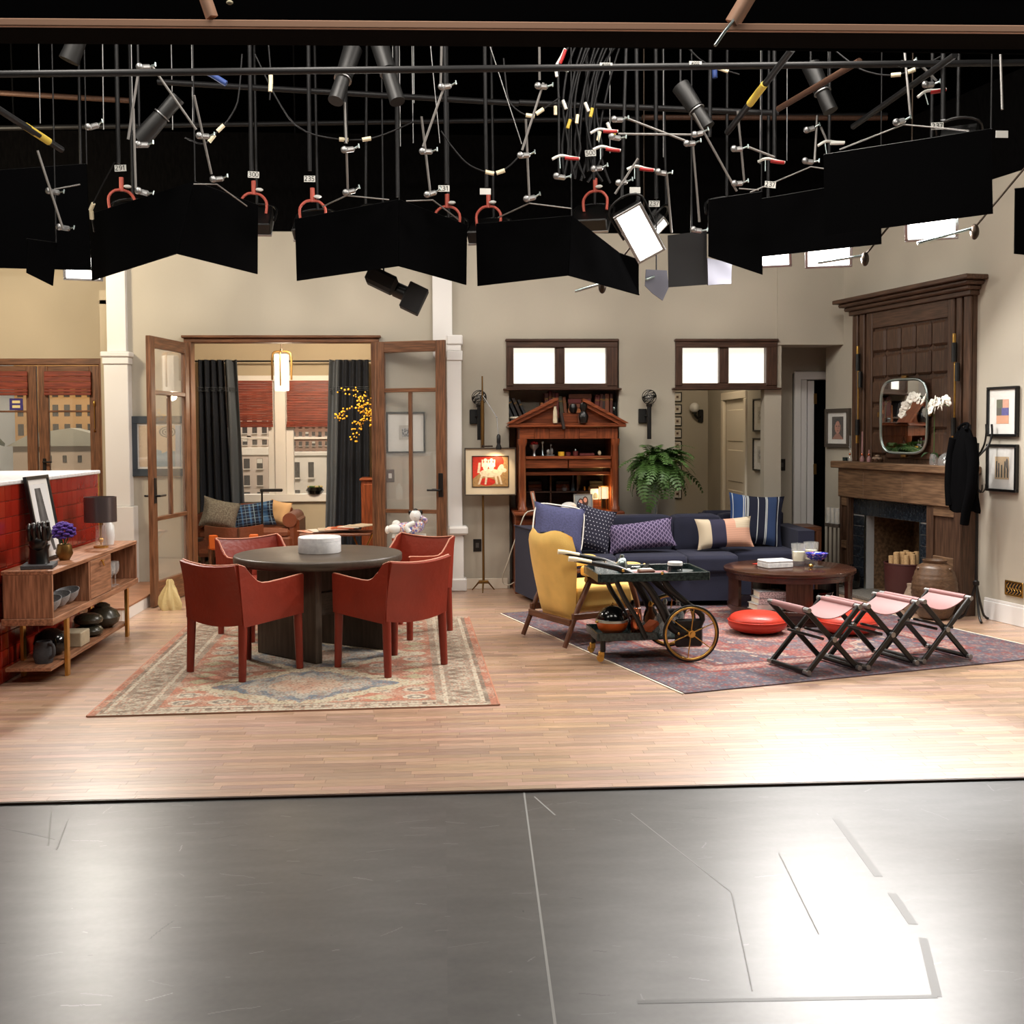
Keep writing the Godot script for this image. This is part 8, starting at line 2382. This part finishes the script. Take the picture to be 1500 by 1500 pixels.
func build_grid() -> void:
	# beam close to the camera
	var bm := thing("hanging_beam", "long tan-edged beam crossing the top of the picture", "beam", Vector3())
	part(bm, "front_edge", g().at(Transform3D(Basis.from_euler(v(0, 0, 0.010)), v(0.25, 3.072, -4.0))).bx(v(-3.2, -0.012, -0.01), v(3.2, 0.014, 0.01), 0.003), "beam_tan")
	part(bm, "soffit", g().at(Transform3D(Basis.from_euler(v(0, 0, 0.010)), v(0.25, 3.072, -4.0))).bx(v(-3.2, -0.006, -0.19), v(3.2, 0.02, -0.01)), "beam_dark")
	part(bm, "strut", g().rod(v(-0.79, 3.085, -4.0), v(-0.87, 3.33, -4.0), 0.022, -1.0, 4), "beam_tan")
	part(bm, "strut", g().rod(v(1.04, 3.095, -4.0), v(1.20, 3.36, -4.0), 0.028, -1.0, 4), "beam_tan")
	part(bm, "clamp", g().tube(p3([1.04, 3.10, -3.98, 1.0, 3.05, -3.96, 0.965, 3.0, -3.95]), 0.006, 6), "steel")
	part(bm, "lamp_bulb", g().ell(v(-0.725, 3.13, -3.98), v(0.012, 0.008, 0.008), 8, 6), "wax")
	var bd := thing("hanging_black_border", "black cloth border hung over the beam at the top", "border", Vector3())
	part(bd, "cloth", g().bx(v(-3.4, 3.075, -4.215), v(3.8, 3.30, -4.20)), "duvetyne")
	part(bd, "batten", g().rod(v(-3.4, 3.30, -4.21), v(3.8, 3.30, -4.21), 0.02, -1.0, 8), "black_metal")
	var pipes := [[-3.11, 4.11, -8.0, 4.33, 4.3, -8.0], [-4.09, 4.72, -10.5, -2.82, 4.66, -10.5], [-2.35, 4.56, -9.6, 0.66, 4.42, -9.6], [-4.29, 4.53, -11.0, 4.42, 4.76, -11.0], [0.65, 4.37, -9.4, 2.84, 4.31, -9.4], [-2.96, 3.81, -7.6, -2.75, 3.7, -8.4], [1.93, 4.65, -10.8, 4.34, 4.67, -10.8], [2.2, 3.93, -8.6, 2.39, 4.23, -7.6], [2.72, 4.23, -9.0, 3.01, 4.29, -8.0], [3.41, 4.15, -9.2, 3.53, 4.21, -7.6]]
	for i in pipes.size():
		var q: Array = pipes[i]
		solo("ceiling_pipe", ["long dark pipe across the whole rig, lowest and nearest", "rusty pipe at the upper left of the rig", "dark pipe sloping above the dining table", "far dark pipe across the back of the rig", "dark pipe above the bookcase", "yellow-taped pipe slanting in from the left edge", "far rusty pipe above the fireplace", "steep yellow-taped pipe right of the rig's middle", "short rusty pipe crossing at the right", "slanting dark pipe toward the upper right corner"][i], "pipe", g().rod(v(q[0], q[1], q[2]), v(q[3], q[4], q[5]), 0.024, -1.0, 10), "rust_pipe" if i in [1, 6, 8] else "grid_pipe")
	for q in [[-2.86, 3.76, -8.0, -2.79, 3.72, -8.25], [2.27, 4.04, -8.22, 2.31, 4.11, -7.98]]:
		solo("ceiling_pipe_tape", "band of yellow tape on the %s slanting pipe" % ("left" if q[0] < 0.0 else "right"), "tape", g().rod(v(q[0], q[1], q[2]), v(q[3], q[4], q[5]), 0.027, -1.0, 10), "tape_yellow", Vector3(), 0.0, "yellow tape on rig pipes")
	var rods := [[-2.21, 4.35, -8.5, -2.33, 3.83, -8.6], [-2.26, 4.03, -8.5, -2.28, 3.47, -8.6], [-2.15, 4.38, -8.6, -1.87, 3.96, -8.8], [-1.86, 4.19, -8.7, -1.8, 3.67, -9.0], [-3.06, 3.79, -8.8, -2.95, 3.24, -9.0], [-0.74, 4.18, -8.8, -0.73, 3.87, -8.8], [-0.73, 3.84, -8.8, -0.74, 3.56, -9.0], [0.01, 4.59, -8.6, 0.0, 4.29, -8.7], [0.03, 4.29, -8.7, -0.14, 3.85, -8.8], [-0.15, 4.08, -8.8, -0.09, 3.55, -9.0], [0.75, 4.61, -8.6, 0.76, 4.34, -8.7], [0.79, 4.32, -8.7, 0.63, 3.83, -8.8], [0.66, 4.07, -8.8, 0.7, 3.5, -9.0], [1.45, 4.12, -8.9, 1.97, 3.93, -8.9], [1.4, 3.99, -8.9, 2.05, 3.99, -8.9], [1.98, 4.13, -8.8, 2.38, 3.57, -9.0], [2.0, 3.91, -8.9, 2.1, 3.34, -9.1], [1.81, 3.7, -9.0, 1.89, 3.27, -9.2], [2.36, 4.18, -8.9, 2.47, 3.67, -9.1], [3.04, 4.18, -9.0, 3.02, 3.82, -9.0], [3.42, 4.48, -8.2, 3.43, 3.94, -8.1], [3.5, 4.38, -8.2, 3.67, 4.22, -8.2], [4.05, 4.42, -8.0, 4.02, 3.93, -7.9], [1.56, 3.8, -8.9, 1.39, 3.54, -9.0], [3.07, 4.09, -9.0, 3.12, 3.98, -9.0], [2.44, 3.9, -8.9, 2.66, 3.82, -8.9]]
	by_x(rods)
	for i in rods.size():
		var q: Array = rods[i]
		solo("hanging_grip_rod", "bright steel grip rod, %s from the left in the rig" % nth(i), "rod", g().rod(v(q[0], q[1], q[2]), v(q[3], q[4], q[5]), 0.0095, -1.0, 7), "steel_bright", Vector3(), 0.0, "steel grip rods in the rig")
	var arms := [[-1.94, 3.59, -9.0, -1.76, 3.59, -9.0], [-1.76, 3.59, -9.0, -1.58, 3.48, -9.3], [-0.98, 3.5, -9.4, -0.75, 3.51, -9.0], [-0.75, 3.51, -9.0, -0.42, 3.5, -9.1], [-0.28, 3.47, -9.0, -0.07, 3.48, -9.0], [-0.07, 3.48, -9.0, 0.14, 3.4, -9.4], [0.47, 3.42, -9.4, 0.7, 3.46, -9.0], [0.7, 3.46, -9.0, 1.05, 3.44, -9.1], [2.49, 3.56, -9.0, 2.99, 3.77, -9.0], [2.99, 3.77, -9.0, 3.08, 3.73, -8.9], [2.94, 3.71, -8.2, 3.38, 3.87, -8.1], [3.38, 3.87, -8.1, 3.73, 3.75, -7.8], [2.4, 3.59, -9.0, 2.56, 3.58, -9.0], [-3.01, 3.54, -9.0, -2.81, 3.58, -9.0]]
	by_x(arms)
	for i in arms.size():
		var q: Array = arms[i]
		solo("hanging_flag_wire", "thin pale wire arm above a flag, %s from the left" % nth(i), "wire", g().rod(v(q[0], q[1], q[2]), v(q[3], q[4], q[5]), 0.006, -1.0, 5), "steel_bright", Vector3(), 0.0, "wire arms above the flags")
	var posts := [[-2.51, 4.37, -9.0, -2.57, 3.79, -9.2], [-1.49, 4.54, -9.0, -1.54, 3.74, -9.3], [-1.03, 4.68, -9.0, -1.07, 3.77, -9.3], [-0.74, 4.71, -9.0, -0.75, 3.92, -9.0], [0.33, 4.57, -9.0, 0.37, 3.65, -9.3], [0.02, 4.03, -9.0, 0.04, 3.65, -9.2], [1.15, 4.74, -9.3, 1.23, 3.81, -9.4], [1.56, 4.38, -9.2, 1.63, 3.52, -9.3], [1.75, 4.8, -9.2, 1.8, 3.59, -9.4], [2.23, 4.75, -9.2, 2.23, 4.08, -9.3], [2.66, 4.28, -9.0, 2.72, 3.84, -9.1], [-0.35, 4.19, -9.0, -0.35, 3.52, -9.1], [3.7, 4.26, -8.2, 3.63, 3.88, -8.0], [-2.71, 4.77, -9.4, -2.74, 4.11, -9.4], [-2.56, 4.86, -9.6, -2.56, 4.16, -9.6], [-2.28, 4.94, -9.8, -2.28, 4.22, -9.8], [-2.11, 4.94, -9.8, -2.11, 4.28, -9.8], [-3.38, 4.38, -9.8, -3.38, 4.26, -9.8], [-0.4, 4.99, -9.8, -0.41, 4.5, -9.8], [-0.36, 5.0, -9.8, -0.35, 4.1, -9.8], [-0.26, 5.0, -9.8, -0.24, 4.13, -9.8], [-0.23, 5.0, -9.8, -0.23, 4.47, -9.8], [1.5, 5.09, -10.0, 1.5, 4.11, -10.0], [1.98, 5.1, -10.0, 1.98, 4.08, -10.0], [2.81, 4.9, -9.8, 2.8, 3.98, -9.8], [3.03, 4.84, -9.8, 3.04, 4.01, -9.8], [3.38, 5.03, -9.8, 3.41, 4.22, -9.8], [-0.08, 4.8, -9.2, -0.01, 4.03, -9.4], [0.41, 4.81, -9.2, 0.67, 4.03, -9.4]]
	for i in posts.size():
		var q: Array = posts[i]
		var thin := i > 12
		var order := by_x(posts.slice(13) if thin else posts.slice(0, 13))
		solo("hanging_drop_line" if thin else "hanging_drop_pipe", ("thin line hanging in the rig, %s from the left" % nth(order.find(posts[i]) - 0)) if thin else ("dark drop pipe in the rig, %s from the left" % nth(order.find(posts[i]))), "cable" if thin else "pipe", g().rod(v(q[0] + (q[0] - q[3]) * (8.2 - q[1]) / (q[1] - q[4]) if i > 26 else q[0], 8.2, q[2]), v(q[3], q[4], q[5]), 0.005 if thin else 0.018, -1.0, 6), "dull_steel" if thin else "grid_pipe", Vector3(), 0.0, "drop lines" if thin else "drop pipes")
	var clamps := [[-2.17, 4.33, -8.4], [-2.22, 3.79, -8.5], [-2.25, 3.46, -8.6], [-1.81, 3.91, -8.7], [-1.75, 3.63, -8.9], [-3.01, 3.52, -8.9], [-2.97, 3.26, -9.0], [-0.71, 3.82, -8.7], [-0.72, 3.54, -8.9], [0.04, 4.28, -8.6], [-0.11, 3.81, -8.7], [-0.08, 3.53, -8.9], [0.78, 4.29, -8.6], [0.65, 3.79, -8.7], [0.71, 3.5, -8.9], [1.38, 3.96, -8.8], [1.4, 4.1, -8.8], [1.98, 3.92, -8.8], [2.02, 3.97, -8.7], [1.77, 3.71, -8.9], [2.36, 3.88, -8.8], [2.39, 3.63, -8.9], [2.98, 4.07, -8.9], [2.97, 3.81, -8.9], [3.35, 3.89, -8.0], [3.43, 4.34, -8.1], [3.61, 4.19, -8.1], [1.25, 3.74, -8.9], [1.45, 3.63, -8.9], [0.95, 3.67, -8.9], [2.08, 3.27, -9.0], [-2.61, 3.95, -8.6], [-1.83, 4.75, -9.0]]
	rng.seed = 77
	by_x(clamps)
	for i in clamps.size():
		var q: Array = clamps[i]
		var c := thing("hanging_clamp", "steel knuckle clamp on the grip rods, %s from the left" % nth(i), "clamp", v(q[0], q[1], q[2] - 0.1), 0.0, "steel clamps in the rig")
		c.rotation.z = rng.randf_range(-0.3, 0.3)
		part(c, "knuckle", g().box(Vector3(), v(0.09, 0.04, 0.04), 0.012).ell(v(-0.035, 0, 0.02), v(0.028, 0.028, 0.02), 10, 6), "dull_steel")
		part(c, "wing_screw", g().rod(v(0.03, 0, 0), v(0.075, 0.012, 0.02), 0.007, -1.0, 6).box(v(0.08, 0.014, 0.022), v(0.012, 0.035, 0.012), 0.004), "steel")
	# red-and-white C clamps
	var cc := [[1.30, 4.00, -8.9, 0.1], [1.32, 3.86, -8.9, 0.0], [1.60, 3.72, -8.95, 0.0], [0.92, 4.45, -8.6, 1.3], [2.66, 3.79, -8.95, 0.0], [3.60, 4.10, -8.1, 0.3], [1.0, 3.80, -8.95, 0.05], [3.15, 3.94, -8.95, 0.15]]
	for i in cc.size():
		var q: Array = cc[i]
		var c := thing("hanging_red_clamp", ["upper red and white clamp left of the crossed rods", "lower red and white clamp above a white tag", "orange-red clamp above the bright panel light", "big red pipe clamp near the top of the rig", "red and white clamp above the tall right flag", "red clamp above the biggest flag", "small red clamp in the middle cable bundle", "white clamp at the long flag's top right"][i], "clamp", v(q[0], q[1], q[2]))
		c.rotation.z = q[3]
		part(c, "jaw", g().tube(smooth_path(p3([-0.12, 0.005, 0, -0.05, 0.03, 0, 0.03, 0.012, 0, 0.10, 0.0, 0]), 10), 0.012, 6), "label_white")
		part(c, "jaw_red", g().tube(smooth_path(p3([-0.02, 0.008, 0.01, 0.03, 0.0, 0.012, 0.09, -0.004, 0.01]), 8), 0.014, 6), "red_plastic" if i != 7 else "label_white")
		part(c, "screw", g().rod(v(-0.06, 0.02, 0), v(-0.06, -0.07, 0), 0.005, -1.0, 6), "steel")
	var tags := [[-2.55, 3.75, -9.1], [-1.52, 3.73, -9.2], [-1.07, 3.7, -9.2], [0.02, 3.61, -9.1], [0.36, 3.61, -9.2], [1.23, 3.93, -9.2], [1.6, 3.63, -9.2], [1.52, 3.41, -9.3], [1.78, 3.54, -9.3], [2.65, 3.62, -8.9], [3.58, 3.83, -7.9], [4.01, 3.75, -7.8], [1.17, 4.23, -7.9], [1.81, 4.25, -7.9]]
	var words := ["291", "300", "235", "231", "", "500", "", "500", "237", "237", "237", "", "#203", "#202"]
	for i in tags.size():
		var q: Array = tags[i]
		var o := thing("hanging_tag", ["white number tag above the leftmost red yoke", "white tag above the second red yoke", "white tag above the third red yoke", "white tag above the middle flag's right side", "blank white tag right of the middle flag", "white tag under the crossed clamps", "white tag above the orange clamp's hook", "white tag beside the bright panel light", "white tag right of the bright panel light", "white tag at the long flag's wire", "white tag above the biggest flag", "blank tag at the far right drop pipe", "white strip on the long pipe, left one", "white strip on the long pipe, right one"][i], "tag", v(q[0], q[1], q[2] - 0.08), 0.0, "")
		o.rotation.z = [0.05, -0.05, 0.0, 0.0, 0.0, 0.08, 0.0, 0.06, 0.0, -0.1, 0.06, 0.0, 0.0, 0.0][i]
		var w := 0.09 if i != 7 else 0.11
		part(o, "card", g().box(Vector3(), v(w, 0.05 if i < 12 else 0.03, 0.004)), "label_white")
		if words[i] != "":
			text_part(o, words[i], 0.05 if i < 12 else 0.026, "ink", v(0, 0, 0.004))
	# cables with pale connectors
	rng.seed = 90
	var cb := [[[-1.45, 4.6, -9.0], [-1.25, 4.2, -9.0], [-1.05, 4.0, -9.0], [-0.6, 3.95, -9.0], [-0.2, 4.1, -9.0]], [[0.0, 4.05, -9.1], [0.2, 3.8, -9.1], [0.45, 3.72, -9.1], [0.62, 3.85, -9.1]], [[-1.55, 4.6, -9.0], [-1.6, 4.2, -9.0], [-1.75, 4.0, -9.0], [-1.85, 3.9, -9.0], [-2.0, 3.95, -9.0]], [[0.5, 4.6, -9.0], [0.55, 4.25, -9.0], [0.7, 4.15, -9.0], [0.95, 4.3, -9.0]], [[3.0, 4.6, -8.6], [3.2, 4.35, -8.4], [3.45, 4.3, -8.3], [3.7, 4.4, -8.2]], [[-1.35, 4.75, -9.0], [-1.33, 4.45, -9.0], [-1.34, 4.25, -9.0]], [[1.9, 4.8, -9.0], [2.1, 4.6, -9.0], [2.4, 4.5, -9.0]], [[-2.6, 3.8, -9.2], [-2.75, 3.6, -9.3], [-2.85, 3.45, -9.4], [-2.86, 3.3, -9.5]]]
	for i in cb.size():
		var P := []
		for q in cb[i]:
			P.append(v(q[0], q[1], q[2]))
		var path := smooth_path(P, 18)
		var o := thing("hanging_cable", ["black cable sagging over the middle flag", "black cable looping right of the middle flag", "black cable over the left folded flag", "black cable looping above the bookcase", "black cable at the upper right", "short cable end hanging at the left", "black cable near the top right of centre", "black cable beside the far left lamp"][i], "cable", Vector3())
		part(o, "cable", g().tube(path, 0.007, 5), "grid_pipe")
		for k in 2:
			var a: Vector3 = path[11 + 2 * k]
			var b: Vector3 = path[12 + 2 * k]
			part(o, "connector", g().rod(a, a + (b - a).normalized() * 0.07, 0.017, -1.0, 8), "wax")
	# the thick bundle of cables in the middle
	for i in 12:
		var x := 0.95 + 0.035 * i
		var P := smooth_path([v(x + 0.15 + 0.02 * hsh(i, 1.0), 4.85, -9.1 - 0.03 * i), v(x + 0.1 * hsh(i, 2.0), 4.6, -9.1 - 0.03 * i), v(x, 4.3 - 0.05 * (i % 3), -9.1 - 0.03 * i), v(x + 0.05 * sin(i * 2.0), 3.95, -9.1 - 0.03 * i), v(x + 0.08 * sin(i * 3.0), 3.72, -9.1 - 0.03 * i)], 14)
		solo("hanging_bundle_cable", "black cable of the thick middle bundle, %s from the left" % nth(i), "cable", g().tube(P, 0.011, 5), "grid_pipe", Vector3(), 0.0, "cable bundle in the rig")
	for i in 9:
		solo("hanging_cable_plug", "pale plug in the cable bundle, %s from the left" % nth(i), "plug", g().rod(Vector3(), v(0.03 * sin(i * 2.0), -0.07, 0), 0.014, -1.0, 8), ["wax", "label_white", "tape_yellow"][i % 3], v(0.92 + 0.06 * i, 4.42 - 0.28 * hsh(i, 3.0) - 0.03 * i, -9.08), 0.0, "plugs in the cable bundle")
	# long black profile spots
	var sp := [[-0.68, 4.62, -8.9, -0.80, 4.16, -8.7, "left of the twin black spots"], [-0.50, 4.75, -8.9, -0.33, 4.16, -8.7, "right of the twin black spots"], [1.92, 4.40, -9.0, 2.12, 4.05, -8.9, "black spot right of the crossed rods"], [2.95, 4.55, -8.9, 3.08, 4.16, -8.8, "black spot above the long flag"], [-2.35, 3.92, -9.0, -2.05, 4.26, -9.0, "black spot behind the left grip rods"], [-2.75, 4.4, -8.6, -2.62, 4.7, -8.6, "small black spot at the upper left"]]
	for q in sp:
		var o := thing("hanging_profile_spot", q[6], "spotlight", Vector3())
		var a := v(q[0], q[1], q[2])
		var b := v(q[3], q[4], q[5])
		part(o, "barrel", g().rod(a, a.lerp(b, 0.55), 0.075, 0.065, 14).rod(a.lerp(b, 0.55), b, 0.055, 0.06, 14), "rig_black")
		part(o, "colour_ring", g().rod(a.lerp(b, 0.58), a.lerp(b, 0.6), 0.07, -1.0, 14), "dull_steel")
		part(o, "hook", g().rod(a, v(a.x, 8.2, a.z), 0.010, -1.0, 6), "grid_pipe")
	for q in [[-1.75, 4.36, -8.7, -1.62, 4.28, -8.7], [2.22, 4.60, -9.1, 2.225, 4.50, -9.1]]:
		solo("hanging_blue_tape", "band of blue tape at the rig's %s" % ("upper left" if q[0] < 0.0 else "upper right"), "tape", g().rod(v(q[0], q[1], q[2]), v(q[3], q[4], q[5]), 0.022, -1.0, 8), "tape_blue", Vector3(), 0.0, "blue tape in the rig")
